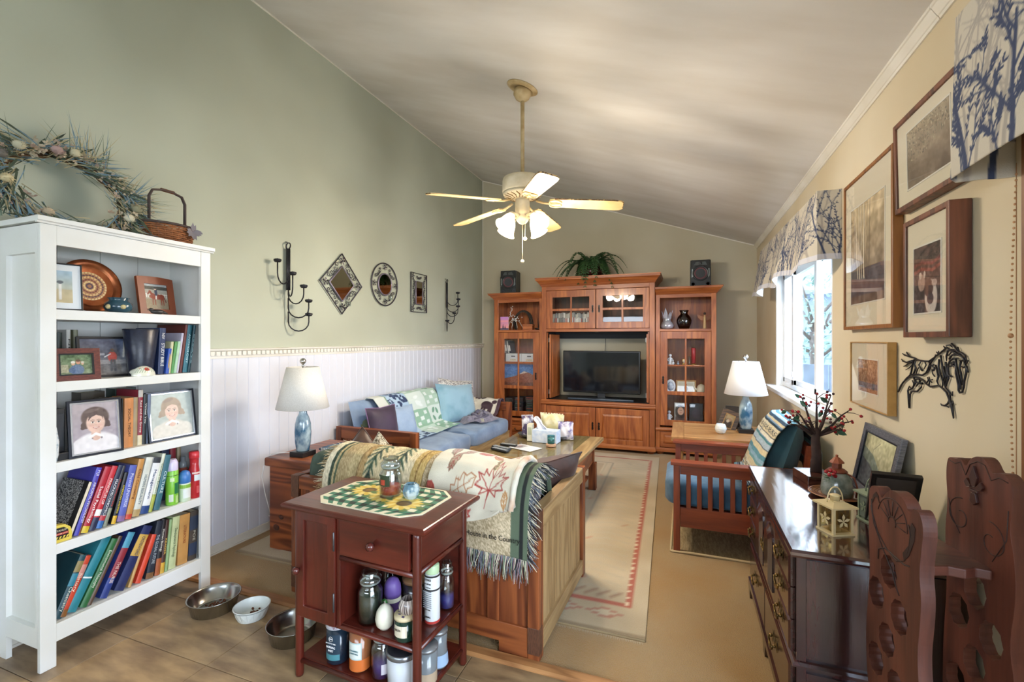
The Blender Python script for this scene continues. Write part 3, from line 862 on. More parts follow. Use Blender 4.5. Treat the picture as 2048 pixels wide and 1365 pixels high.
# valances
def valance_print(w, h, asp, seed, big=False):
 cv = Canvas(w, h, '#cdc6b8', asp); r = random.Random(seed)
 def branch(x, y, ang, ln, wd, c, depth, leaf):
  pts = [(x, y)]; n = 7
  for i in range(n):
   ang += r.uniform(-.16, .16); x += ln / n * math.cos(ang); y += ln / n * math.sin(ang); pts.append((x, y))
  cv.line(pts, (wd, wd * .55), c)
  if depth > 0:
   for k in range(4):
    i = r.randrange(2, n + 1)
    branch(pts[i][0], pts[i][1], ang + r.choice([-1, 1]) * r.uniform(.35, .8), ln * r.uniform(.45, .7), wd * .5, c, depth - 1, leaf)
  if leaf and depth <= 1:
   for i in range(2, n + 1):
    for s_ in (-1, 1):
     if r.random() < .6:
      a = ang + s_ * .6; l = .016 if not big else .024
      cv.disk(pts[i][0] + l * math.cos(a), pts[i][1] + l * math.sin(a), l, l * .36, c, rot=math.degrees(a))
 k = int(asp / .36) + 1
 for i in range(k * 2):
  branch(r.random() * asp, -.02, 1.57 + r.uniform(-.2, .2), r.uniform(.5, .9), .035, '#aaa39c', 2, False)
 for i in range(k):
  branch((i + r.uniform(.2, .8)) / k * asp, -.04, 1.57 + r.uniform(-.15, .15), r.uniform(.6, .95), .03 if not big else .042, '#3a4666', 2, i % 2 == 0)
 for i in range(k * 2):
  branch(r.random() * asp, -.04, 1.57 + r.uniform(-.3, .3), r.uniform(.25, .6), .016, '#3a4666', 1, True)
 return cv
cv = valance_print(560, 90, 2.35 / .42, 4)
cv.rect(0, 0, 1, .085, '#d9dcec', .75)  # pale hem: window light through the cloth put into the print
VY0, VY1 = 3.215, 5.42
def vfn(u, v):
 # u runs from the wall along the near return, then along the front to the far end
 L = .13; s_ = u * (L + VY1 - VY0)
 wave = (.028 * math.sin(s_ * 8.5) + .018 * math.sin(s_ * 15 + 1)) * (1 - v)
 zb = 1.905 + .02 * math.sin(s_ * 8.5 + 1) - .012 * s_
 z = zb + (2.335 + .035 * min(1, s_ / 2) - zb) * v
 if s_ < L: return (XR - s_, VY0 - .012 * (1 - v) * s_ / L, z)
 k = min(1, (s_ - L) / .1)
 return (XR - L + .008 - (.075 * (1 - v) + wave) * k, VY0 + (s_ - L), z)
va = printed('valance', cv, vfn, CLOTH_PRINT, None, ('gathered cream valance with dark blue branch print over the far window', 'valance', 'tree print valances'), loc=(XR, 4.3, 1.9), solid=.002)
cv = valance_print(400, 130, 1.6 / .44, 11, True)
def vfn2(u, v):
 L = .132; s_ = u * (L + 1.6)
 z = 1.915 + .465 * v
 if s_ < L: return (XR - s_, 1.70 - .0 + .004 * math.sin(s_ * 60), z - .01 * (1 - v))
 return (XR - L - .01 * math.sin((s_ - L) * 6) * (1 - v) - .012 * (1 - v), 1.70 - (s_ - L), z)
va = printed('valance', cv, vfn2, CLOTH_PRINT, None, ('straight cream valance with dark blue branch print above the glass door', 'valance', 'tree print valances'), loc=(XR, .9, 1.9), solid=.003)
# beaded blind cord
ch = thing('blind_cord', 'hanging loop of tan wooden beads beside the glass door casing', 'cord', (XR, 1.66, 1.0))
bm = MB(); M_bd = mat('wooden_bead', '#b98a5f', .45)
for i in range(56):
 z = 1.90 - i * .0163
 bm.ball((XR - .022 - .012 * math.sin(i * .05), 1.655, z), .0034 if i != 27 else .007, 6, 5)
for i in range(9):
 a = i / 8 * 1.5
 bm.ball((XR - .022, 1.655 - .05 * math.sin(a), .985 - .02 * math.sin(a * 2)), .0042, 6, 5)
o = obj('bead_string', bm, M_bd, ch); o['kind'] = 'stuff'
obj('string', MB().tube([(XR - .022, 1.655, 1.93), (XR - .022, 1.655, .985), (XR - .022, 1.61, .975), (XR - .022, 1.60, 1.93)], .0012, 5), M_bd, ch)
# ================================================================== white bookcase on the left wall
M_bcw = mat('bookcase_paint', '#e4e5e6', .4, c2='#d6d6d0', scale=2)
BX0, BX1, BY0, BY1 = -2.925, -2.607, 1.145, 1.908
bc = thing('bookcase', 'tall white five shelf bookcase packed with books by the left wall', 'bookcase', (BX0, 1.52, 0))
pw = .056
for y0, y1 in ((BY0, BY0 + pw), (BY1 - pw, BY1)):
 obj('front_post', MB().box((BX1 - .022, y0, 0), (BX1, y1, 1.955)), M_bcw, bc, bevel=.002)
for s_, y in ((1, BY0), (-1, BY1)):
 ya, yb = sorted((y, y + s_ * .02))
 m = MB(); m.box((BX0, ya, 0), (BX0 + .05, yb, 1.955)); m.box((BX1 - .022, ya, .19), (BX1 - .04, yb, 1.83))
 m.box((BX0 + .05, ya, .105), (BX1 - .022, yb, .19)); m.box((BX0 + .05, ya, 1.83), (BX1 - .022, yb, 1.955))
 obj('side_frame', m, M_bcw, bc)
 ya, yb = sorted((y + s_ * .012, y + s_ * .02))
 obj('side_panel', MB().box((BX0 + .002, ya + s_ * .008, .12), (BX1 - .023, yb + s_ * .008, 1.954)), M_bcw, bc)
obj('top_rail', MB().box((BX1 - .018, BY0 + pw, 1.868), (BX1 - .002, BY1 - pw, 1.955)), M_bcw, bc, bevel=.002)
obj('bottom_rail', MB().box((BX1 - .02, BY0 + pw, .107), (BX1 - .002, BY1 - pw, .186)), M_bcw, bc, bevel=.002)
m = MB()
m.prism([(0, 1.955), (.012, 1.955), (.014, 1.962), (.022, 1.966), (.022, 1.985), (0, 1.985)], BY1 - BY0 + .03, M=frame((BX1 - .004, BY1 + .015, 0), (1, 0, 0), (0, 0, 1)))
m.box((BX0, BY0 - .012, 1.962), (BX1 - .004, BY1 + .015, 1.985))
obj('cornice', m, M_bcw, bc)
for z in (1.583, 1.26, .90, .538):
 obj('shelf', MB().box((BX0 + .006, BY0 + .0285, z - .045), (BX1 - .004, BY1 - .0285, z)), M_bcw, bc, bevel=.002)
obj('bottom_shelf', MB().box((BX0 + .006, BY0 + .0285, .166), (BX1 - .0205, BY1 - .0285, .186)), M_bcw, bc)
for i in range(4):
 w = (BY1 - BY0 - .04) / 4
 obj('back_board', MB().box((BX0, BY0 + .02 + w * i + .0015, .12), (BX0 + .006, BY0 + .02 + w * (i + 1) - .0015, 1.955)), M_bcw, bc)
M_page = mat('book_pages', '#e6dcc6', .9, c2='#cfc3aa', scale=80, stretch=(1, 8, .2))
def col_mat(c, rough=.45, prefix='cover'):
 return mat(prefix + '_' + c.lstrip('#'), c, rough, c2=tuple(v * .8 for v in srgb(c)), scale=12)
def book(label, y0, z, th, h, lean, c, X=-2.632, dep=.2, title=None, tc='#ffffff', band=None, group=None, tsize=None, tpos=.5, sticker=None):
 """a book with its spine towards +x; y0 = left edge of the spine at the shelf"""
 q = math.radians(lean)
 yb = y0 + th / math.cos(q) if lean > 0 else y0
 M = tr(X, yb, z + .0005) @ rot('X', -lean)
 a, b = (-th, 0) if lean > 0 else (0, th)
 t = thing('book', label, 'book', (X - dep / 2, y0 + th / 2, z), 0, group)
 k = min(.003, th * .16)
 cm = col_mat(c)
 sp_ = []
 for i in range(7):
  f_ = i / 6; sp_.append((.004 * math.sin(PI * f_), a + (b - a) * f_))
 m = MB()
 m.prism([(-dep, a), (-dep, a + k), (-.003, a + k), (-.003, b - k), (-dep, b - k), (-dep, b)] + list(reversed(sp_)), h, M=M)
 cv_ = obj('cover', m, cm, t)
 obj('pages', MB().box((-dep + .004, a + k, .003), (-.004, b - k, h - .003), M=M), M_page, t)
 if band:
  for (v0, v1, bc_) in band:
   mm = MB()
   mm.prism([(-.002, a - .0002)] + [(x_ + .0006, y_) for x_, y_ in sp_] + [(-.002, b + .0002)], (v1 - v0) * h, M=M @ tr(0, 0, v0 * h))
   obj('spine_band', mm, col_mat(bc_), t)
 if title:
  for k_, (s_, pos, L_, cc) in enumerate(title if isinstance(title, list) else [(title, tpos, .62, tc)]):
   text('title', s_, M @ frame((.0052, (a + b) / 2, h * pos), (0, 0, -1), (0, 1, 0)), tsize or min(th * .62, .03), col_mat(cc, .5, 'ink'), cv_, width=h * L_)
 return t
def spine_rest(y): pass
# ---- top shelf
def simple_frame(name, label, o, x, y, w, h, fw, dep, fm, art, inner=None, res=60, group=None, cat='picture frame', matw=0, gl=True, matm=None, prop=True, arched=0):
 """standing frame: o = lower left corner of the face, x and y = directions of the face"""
 W = frame(o, x, y)
 t = thing(name, label, cat, tuple(W @ Vector((w / 2, 0, -dep))), 0, group)
 m = MB()
 out = [(0, 0), (w, 0), (w, h)] + [(w * (1 - k / 8), h + arched * math.sin(PI * k / 8)) for k in range(1, 8)] * (1 if arched else 0) + [(0, h)]
 m.holed(out, [[(fw, fw), (w - fw, fw), (w - fw, h - fw), (fw, h - fw)]], -dep, M=W)
 m.f = [list(reversed(q)) for q in m.f]
 obj('frame', m, fm, t, bevel=.0015)
 obj('backing', MB().box((fw * .6, fw * .6, -dep), (w - fw * .6, h - fw * .6, -dep * .75), M=W), mat('frame_backing', '#3a3330', .8), t)
 if inner:
  m = MB(); e = fw + .006
  m.holed([(fw * .9, fw * .9), (w - fw * .9, fw * .9), (w - fw * .9, h - fw * .9), (fw * .9, h - fw * .9)], [[(e, e), (w - e, e), (w - e, h - e), (e, h - e)]], -dep * .5, M=W @ tr(0, 0, -.001))
  m.f = [list(reversed(q)) for q in m.f]
  obj('inner_rim', m, inner, t)
  fw = e
 if matw:
  obj('mat_board', MB().box((fw - .002, fw - .002, -dep * .5), (w - fw + .002, h - fw + .002, -dep * .42), M=W), matm or M_mat, t)
 g = fw + matw
 aw, ah = w - 2 * g, h - 2 * g
 cv = Canvas(max(12, int(res * aw / ah)), res, '#888888', aw / ah); art(cv)
 printed('print', cv, flat(W @ Vector((g, g, -dep * .4)), W.to_3x3() @ Vector((aw, 0, 0)), W.to_3x3() @ Vector((0, ah, 0))), PRINT, t)
 if gl: obj('glass', MB().box((fw, fw, -dep * .3), (w - fw, h - fw, -dep * .26), M=W), M_pane, t)
 if prop: obj('easel_back', MB().prism([(0, 0), (h * .3, 0), (.006, h * .62), (0, h * .62)], .004, M=W @ frame((w / 2, 0, -dep - .001), (0, 0, -1), (0, 1, 0))), mat('frame_backing', '#3a3330', .8), t)
 return t
def art_lighthouse(cv):
 cv.vgrad('#d8c9a0', '#a8c4d8'); cv.rect(0, 0, 1, .42, '#cdbb93', .8); cv.rect(.2, .1, .36, .62, '#e7e5e0'); cv.disk(.28 * cv.asp, .64, .07, .05, '#5a5f66'); cv.noise(10, .1, 1)
def art_rider(cv):
 cv.vgrad('#9c8f78', '#b3b4ae'); cv.rect(0, .78, 1, .92, '#4b4a45'); cv.rect(0, .92, 1, 1, '#aeb4b8'); cv.rect(0, .0, 1, .4, '#95876f')
 for k in range(14): cv.rect(k / 14, .45, k / 14 + .03, .62, '#efeeea')
 cv.rect(0, .58, 1, .6, '#efeeea'); A = cv.asp; r = '#8f3b26'
 cv.disk(.52 * A, .50, .27, .10, r); cv.disk(.74 * A, .49, .10, .11, r); cv.disk(.35 * A, .52, .09, .11, r); cv.line([(.33 * A, .56), (.24 * A, .70)], .09, r); cv.line([(.24 * A, .70), (.15 * A, .60)], (.07, .05), r)
 for x0, x1 in ((.36, .33), (.42, .44), (.72, .70), (.78, .80)): cv.line([(x0 * A, .45), (x1 * A, .3), (x1 * A, .18)], (.05, .03), r)
 cv.line([(.84 * A, .5), (.9 * A, .3)], .04, '#5d2818'); cv.line([(.5 * A, .57), (.48 * A, .42)], .05, '#eceae2'); cv.line([(.5 * A, .6), (.5 * A, .75)], .11, '#2b3450'); cv.disk(.48 * A, .82, .045, .045, '#e0c3a8'); cv.disk(.48 * A, .85, .05, .03, '#222630'); cv.noise(40, .08, 2)
zs = 1.583
simple_frame('picture_frame', 'black framed white matted seaside picture leaning on the top shelf', (-2.64, 1.178, zs), (.25, .97, 0), (-.17, -.2, .96), .125, .215, .006, .014, mat('black_frame', '#17171a', .35), art_lighthouse, matw=.028, matm=mat('white_mat', '#e6eaee', .8), res=50, prop=False)
# copper plate
pl = thing('decorative_plate', 'round engraved copper plate standing on the top bookcase shelf', 'plate', (-2.86, 1.447, zs))
M_cop = mat('copper', '#a9643c', .32, metal=.75, c2='#8b4a2c', scale=18)
W = frame((-2.845, 1.44, zs + .137), (0, 1, 0), (-.2, 0, .98))
obj('dish', MB().lathe([(0, 0), (.085, .0), (.088, .004), (.1, .005), (.106, .015), (.131, .02), (.137, .018), (.137, .014), (.107, .009), (0, -.006)], (0, 0, 0), 48, M=W), M_cop, pl)
cv = Canvas(120, 120, '#9c6a4a', 1); r = random.Random(3)
for rr, n, c in ((.47, 34, '#352a3c'), (.40, 30, '#d9c08a'), (.33, 26, '#4a2c3a'), (.27, 20, '#d6b880'), (.2, 16, '#6a2f2c'), (.13, 12, '#e0c690'), (.07, 8, '#42304a')):
 for k in range(n):
  a = 6.283 * k / n; cv.disk(.5 + rr * math.cos(a), .5 + rr * math.sin(a), .020, .034, c, rot=math.degrees(a) + r.uniform(-20, 20))
 cv.line([(.5 + (rr + .03) * math.cos(a), .5 + (rr + .03) * math.sin(a)) for a in np.linspace(0, 6.283, 50)], .008, '#c99a62')
def polar(W, R):
 def fn(u, v):
  x, y = 2 * u - 1, 2 * v - 1
  x2 = x * math.sqrt(max(0, 1 - y * y / 2)); y2 = y * math.sqrt(max(0, 1 - x * x / 2))
  return W @ Vector((x2 * R, y2 * R, .0045))
 return fn
def disc_print(name, cv, W, R, m, parent):
 """square canvas laid on a disc: sample the canvas where the disc point falls"""
 fn = polar(W, R); h, w = cv.h, cv.w
 u = np.linspace(0, 1, w); X, Y = np.meshgrid(2 * u - 1, 2 * u - 1)
 X2 = X * np.sqrt(np.maximum(0, 1 - Y * Y / 2)); Y2 = Y * np.sqrt(np.maximum(0, 1 - X * X / 2))
 i = np.clip(((X2 + 1) / 2 * (w - 1)).round().astype(int), 0, w - 1); j = np.clip(((Y2 + 1) / 2 * (h - 1)).round().astype(int), 0, h - 1)
 cv.a = cv.a[j, i]
 return printed(name, cv, fn, m, parent)
disc_print('engraving', cv, W, .087, attr_mat('engraved', .4), pl)
vessel = lambda name, label, cat, c, prof, m, n=24, **k: solo(name, MB().lathe(prof, c, n, **k), m, label, cat, c)
pot = thing('pottery_jar', 'squat teal glazed pottery jar on the top shelf', 'jar', (-2.70, 1.49, zs))
M_teal = mat('teal_glaze', '#2f5666', .18, c2='#22404f', scale=14, coat=.5)
obj('body', MB().lathe([(0, 0), (.035, 0), (.052, .012), (.06, .03), (.055, .048), (.042, .06), (.038, .066), (.046, .077), (.043, .078), (.034, .066), (.03, .05), (0, .04)], (-2.70, 1.49, zs), 28), M_teal, pot)
m = MB()
for a in (10, 70): 
 q = math.radians(a); m.ball((-2.70 + .058 * math.cos(q), 1.49 - .058 * math.sin(q), zs + .03), (.012, .012, .012), 8, 6)
obj('flower_relief', m, mat('relief_white', '#cdbd8a', .4), pot)
simple_frame('picture_frame', 'wide wooden frame holding a photo of a rider on a chestnut horse', (-2.73, 1.612, zs), (-.1, .995, 0), (-.16, -.01, .98), .2, .213, .036, .016, mat('rust_wood', '#8f4a2c', .45, c2='#7a3c22', scale=9, stretch=(1, 1, .1)), art_rider, res=90, arched=.006)
bd = thing('bird_figurine', 'small dark bird figurine in front of the horse photo', 'figurine', (-2.64, 1.645, zs))
m = MB().ball((-2.65, 1.645, zs + .014), (.018, .036, .0135), 12, 8); m.ball((-2.645, 1.61, zs + .024), (.010, .013, .009), 8, 6); m.tube([(-2.65, 1.67, zs + .014), (-2.655, 1.70, zs + .006)], [.010, .003], 6)
obj('body', m, mat('dark_resin', '#33302f', .4), bd)
obj('beak', MB().tube([(-2.643, 1.60, zs + .024), (-2.64, 1.588, zs + .021)], [.004, .001], 6), mat('dark_resin2', '#4a3f36', .4), bd)
# ---- second shelf
zs = 1.26
book('tiny grey green book, first of three standing behind the couple photo', 1.29, zs, .02, .222, 0, '#3c4640', X=-2.80, dep=.1, group='small books on the second shelf')
book('small white spined book with black print, behind the couple photo', 1.322, zs, .016, .236, 0, '#d9d6cd', X=-2.79, dep=.1, title='NOTES', tc='#222222', group='small books on the second shelf')
book('small olive book beside the white spined book', 1.349, zs, .018, .236, 0, '#7f8065', X=-2.79, dep=.1, group='small books on the second shelf')
book('thin blue book at the far left of the second shelf', 1.19, zs, .012, .2, 0, '#3c57a0', X=-2.66, dep=.15, group='small books on the second shelf')
def art_couple(cv):
 cv.vgrad('#7d8a6a', '#56704c'); A = cv.asp; cv.noise(10, .2, 1); cv.rect(0, .1, .25, .5, '#c9b8a0', .6)
 cv.disk(.52 * A, .22, .26, .26, '#5c7291'); cv.disk(.36 * A, .2, .12, .14, '#52688a'); cv.noise(30, .12, 3)
 cv.disk(.56 * A, .62, .085, .11, '#c98d72'); cv.disk(.56 * A, .7, .09, .06, '#5a4030'); cv.disk(.40 * A, .55, .07, .09, '#d6a98c'); cv.disk(.4 * A, .62, .08, .06, '#e0dcd0'); cv.disk(.7 * A, .55, .05, .07, '#d2a48a'); cv.disk(.7 * A, .61, .06, .05, '#c9c2b0')
M_redf = mat('ridged_redwood', '#6b3226', .45, c2='#4d2019', scale=60, stretch=(1, 1, 6))
simple_frame('picture_frame', 'wide ridged red brown frame with a photo of a seated couple', (-2.635, 1.20, zs), (.15, .99, 0), (-.14, 0, .99), .172, .15, .024, .02, M_redf, art_couple, inner=mat('black_frame', '#17171a', .35), res=70)
def art_scene(cv):
 cv.vgrad('#6e6a68', '#44506e'); A = cv.asp; cv.noise(9, .2, 2); cv.rect(0, .3, 1, .42, '#b9b7b5', .5); cv.rect(0, .55, .5, .6, '#c9cdd6', .6); cv.line([(.95 * A, 1), (.9 * A, .5)], .05, '#c2beb6')
 cv.disk(.66 * A, .5, .1, .14, '#b8443c'); cv.disk(.66 * A, .68, .045, .05, '#5b4438'); cv.line([(.64 * A, .4), (.63 * A, .12)], .06, '#4d5158'); cv.line([(.7 * A, .4), (.71 * A, .12)], .06, '#4d5158'); cv.line([(.5 * A, .5), (.62 * A, .58)], .03, '#cfd0d2'); cv.noise(26, .1, 5)
simple_frame('picture_frame', 'black framed photo of a person in red walking outdoors, behind the couple photo', (-2.72, 1.335, zs), (.06, .997, 0), (-.1, 0, .995), .222, .205, .012, .014, mat('black_frame', '#17171a', .35), art_scene, res=70)
bn = thing('tapered_bin', 'dark navy tapered round bin behind the painted stone', 'bin', (-2.69, 1.587, zs))
obj('body', MB().lathe([(0, 0), (.058, 0), (.06, .004), (.088, .238), (.086, .24), (.083, .237), (.056, .01), (0, .01)], (-2.69, 1.587, zs), 36, sq=(.78, .88)), mat('navy_leather', '#252a3c', .35, c2='#1c2030', scale=60, bump=.1), bn)
obj('rim', MB().lathe([(.086, .236), (.0895, .238), (.0895, .243), (.086, .244)], (-2.69, 1.587, zs), 36, sq=(.78, .88), cap=False), mat('navy_rim', '#1a1d29', .3), bn)
st = thing('painted_stone', 'white oval stone painted with a red flower', 'ornament', (-2.635, 1.569, zs))
cv = Canvas(70, 50, '#dcdccb', 1.4); A = 1.4
cv.disk(.52 * A, .5, .12, .14, '#b5322f'); cv.disk(.52 * A, .5, .05, .05, '#7c1f22')
for k in range(10): cv.line([(.15 * A + k * .1, .25), (.2 * A + k * .1, .5 + .1 * (k % 2))], .02, '#5f7f56'); cv.disk(.16 * A + k * .1, .62 - .03 * (k % 3), .03, .025, '#c46a62' if k % 2 else '#6d8a5e')
def stone(u, v):
 a = PI * (u); b = (v - .02) * PI / 2 * 1.0
 return (-2.64 + .034 * math.sin(a) * math.cos(b) * 1.0, 1.569 - .056 * math.cos(a) * math.cos(b), zs + .001 + .05 * math.sin(b))
printed('painted_face', cv, stone, GLOSSY_PRINT, st)
obj('back', MB().ball((-2.655, 1.569, zs + .02), (.03, .054, .022), 14, 8), mat('stone_white', '#d6d6c6', .5), st)
G2 = 'books at the right of the second shelf'
book('thick navy bible with silver lettering on the second shelf', 1.652, zs, .031, .25, 2.5, '#2b3a63', X=-2.66, title=[('NIV', .83, .13, '#e9e9e6'), ('STUDY BIBLE', .42, .5, '#e9e9e6')], group=G2, tsize=.022)
book('short bright blue book, lowest on the second shelf', 1.685, zs, .016, .138, 7, '#2f55b5', X=-2.65, dep=.1, title='S', tc='#e8c13a', group=G2)
book('cream spined slim book beside the short blue one', 1.703, zs, .014, .176, 6, '#d8d2a8', X=-2.66, dep=.13, group=G2)
book('leaf green slim book on the second shelf', 1.718, zs, .014, .176, 8, '#5b9a55', X=-2.66, dep=.13, group=G2)
book('pale mint slim book on the second shelf', 1.733, zs, .014, .178, 8.5, '#b7d9b8', X=-2.66, dep=.13, group=G2)
book('slim white and violet book on the second shelf', 1.750, zs, .013, .226, 8, '#cfc8dc', X=-2.665, dep=.15, group=G2)
book('tall red brown book leaning behind the slim ones', 1.765, zs, .013, .274, 7.5, '#6b332b', X=-2.66, dep=.24, group=G2)
book('tall bright teal book on the second shelf', 1.783, zs, .024, .272, 6.5, '#2f6f80', X=-2.66, title='ANTHOLOGY', tc='#cfe6ea', group=G2, tsize=.014)
book('tall dark teal book at the right end of the second shelf', 1.811, zs, .014, .272, 7.5, '#234b55', X=-2.66, title='ESSAYS', tc='#9fc2c8', group=G2)
# ---- third shelf
zs = .90
def portrait(cv, hair, dress, bg0, bg1, glare=0):
 A = cv.asp; cv.vgrad(bg0, bg1); sk = '#e3bfae'
 cv.disk(.5 * A, .07, .36, .30, dress); cv.disk(.2 * A, .12, .16, .17, dress); cv.disk(.8 * A, .12, .16, .17, dress); cv.line([(.5 * A, .3), (.5 * A, .46)], .15, '#d9b3a2')
 cv.disk(.5 * A, .70, .21, .20, hair); cv.line([(.335 * A, .70), (.30 * A, .56), (.22 * A, .50)], (.13, .07), hair); cv.line([(.665 * A, .70), (.71 * A, .56), (.79 * A, .51)], (.13, .07), hair); cv.disk(.29 * A, .555, .075, .07, hair); cv.disk(.72 * A, .555, .075, .07, hair)
 cv.disk(.505 * A, .585, .142, .185, sk); cv.disk(.505 * A, .50, .105, .11, sk); cv.poly([(.34 * A, .62), (.37 * A, .80), (.66 * A, .80), (.675 * A, .62), (.64 * A, .71), (.52 * A, .745), (.42 * A, .71), (.37 * A, .66)], hair); cv.disk(.43 * A, .84, .12, .03, '#8d7a74', rot=12, a=.5); cv.disk(.415 * A, .53, .04, .025, '#dcaa9c', a=.6); cv.disk(.595 * A, .53, .04, .025, '#dcaa9c', a=.6)
 for x in (.44, .575):
  cv.disk(x * A, .60, .027, .014, '#f3efe9'); cv.disk(x * A, .60, .013, .014, '#4a3a34'); cv.line([((x - .035) * A, .614), (x * A, .62), ((x + .035) * A, .612)], .007, '#5d4840'); cv.line([((x - .045) * A, .638), (x * A, .65), ((x + .04) * A, .64)], .010, '#7d655a')
 cv.line([(.49 * A, .545), (.51 * A, .535), (.53 * A, .545)], .007, '#c08f80'); cv.line([(.45 * A, .49), (.51 * A, .472), (.57 * A, .492)], .020, '#b5655c'); cv.line([(.463 * A, .488), (.51 * A, .478), (.557 * A, .489)], .009, '#f6f2ee')
 cv.line([(.36 * A, .30), (.5 * A, .36), (.64 * A, .30)], .05, '#f2f0ee'); cv.disk(.42 * A, .27, .012, .012, '#8b7f86'); cv.disk(.62 * A, .27, .015, .02, '#8b7f86')
 cv.noise(18, .06, 1)
 if glare: cv.mask(np.ones((cv.h, cv.w)), '#cfd4d2', glare)  # pane reflection painted into the print as a pale veil
M_bsf = mat('black_silver_frame', '#2b2e37', .3, metal=.4)
M_sil = mat('silver_rim', '#c3c6cc', .25, metal=.8)
simple_frame('portrait_frame', 'silver rimmed black frame with a portrait of a dark haired child in white', (-2.632, 1.258, zs), (.16, .987, 0), (-.13, .0, .99), .203, .265, .011, .016, M_bsf, lambda cv: portrait(cv, '#5d4a46', '#e9e4e6', '#a59aa6', '#b5a9ad'), inner=M_sil, res=120)
simple_frame('portrait_frame', 'silver rimmed black frame with a portrait under painted glare, at the right of the third shelf', (-2.63, 1.594, zs), (-.02, 1, 0), (-.12, 0, .99), .256, .268, .011, .016, M_bsf, lambda cv: portrait(cv, '#a08a76', '#d6d0c6', '#a9b0ab', '#b6c2be', .18), inner=M_sil, res=110, gl=False)
dk = thing('black_desk_radio', 'upright black desk radio at the left end of the third shelf', 'radio', (-2.69, 1.235, zs))
obj('body', MB().box((-2.74, 1.208, zs + .035), (-2.665, 1.258, zs + .232)), mat('black_plastic', '#1d1f23', .4), dk, bevel=.004)
obj('base', MB().box((-2.75, 1.2, zs), (-2.64, 1.264, zs + .035)), mat('black_plastic', '#1d1f23', .4), dk, bevel=.005)
obj('grille', MB().box((-2.666, 1.214, zs + .06), (-2.662, 1.252, zs + .21)), mat('grille_grey', '#2c2f35', .7), dk)
vs = thing('floral_vase', 'pale flowered vase half hidden behind the left post of the third shelf', 'vase', (-2.635, 1.195, zs))
obj('body', MB().lathe([(0, 0), (.022, 0), (.028, .03), (.03, .09), (.022, .15), (.012, .19), (.014, .2), (0, .2)], (-2.64, 1.194, zs), 20, sq=(.8, 1)), mat('floral_china', '#d7dde0', .25, c2='#9fb0bd', scale=45, lo=.5, hi=.62), vs)
G3 = 'books on the third shelf'
book('grey book with pale lettering, right of the child portrait', 1.453, zs, .022, .25, 0, '#8e8a80', X=-2.66, dep=.17, title=[('THE GOOD LIFE', .7, .45, '#ece8dc')], group=G3)
book('narrow black book beside the orange one', 1.476, zs, .007, .25, 0, '#26221f', X=-2.65, dep=.17, group=G3)
book('orange book titled social theory on the third shelf', 1.484, zs, .040, .25, .6, '#d08a52', X=-2.645, dep=.17, title=[('SOCIAL THEORY', .5, .58, '#3a2a20')], group=G3, tsize=.017)
book('worn beige book between the orange and crimson ones', 1.526, zs, .020, .25, 1, '#a3906e', X=-2.65, dep=.17, group=G3)
book('crimson book with a cream foot on the third shelf', 1.547, zs, .021, .285, 1.3, '#8e2b3a', X=-2.65, dep=.18, title=[('Raid and the Group', .52, .58, '#f1e8e0')], band=[(.0, .18, '#e3d6b4'), (.87, 1, '#b9b3ac')], group=G3, tsize=.013)
book('black book with white lettering, left of the slate one', 1.569, zs, .019, .26, 1.8, '#23262a', X=-2.65, dep=.18, title=[('Virtual You', .62, .4, '#e6e6e2')], group=G3, tsize=.012)
book('slate blue book touching the right portrait frame', 1.590, zs, .016, .258, 1.6, '#6d7a94', X=-2.65, dep=.16, group=G3)
book('dark green book laid back behind the crimson one', 1.552, zs, .10, .285, 0, '#2f4238', X=-2.84, dep=.08, group=G3)
book('tall dark brown book in the shadow behind the child portrait', 1.40, zs, .10, .28, 0, '#4b4438', X=-2.83, dep=.08, group=G3)
# ---- fourth shelf
zs = .538
G4 = 'leaning textbooks on the fourth shelf'
t = thing('notebook', 'black marbled composition notebook leaning at the left of the fourth shelf', 'notebook', (-2.7, 1.23, zs), 0, G4)
M = tr(-2.625, 1.262, zs) @ rot('X', -19)
cv = Canvas(70, 90, '#1b1b1e', .8); r = np.random.RandomState(2)
cv.mask((r.rand(90, 70) > .62).astype(float), '#c9c9c6'); cv.rect(.84, 0, 1, 1, '#141416')
M_blk = mat('cover_black', '#161619', .4)
obj('cover', MB().box((-.2, -.016, 0), (0, -.014, .25), M=M), M_blk, t)
obj('pages', MB().box((-.198, -.014, .002), (-.001, -.002, .248), M=M), M_page, t)
printed('marbled_cover', cv, flat(M @ Vector((-.2, -.0165, .0)), M.to_3x3() @ Vector((.2, 0, 0)), M.to_3x3() @ Vector((0, 0, .25))), PRINT, t)
obj('back_cover', MB().box((-.2, -.002, 0), (0, 0, .25), M=M), M_blk, t)
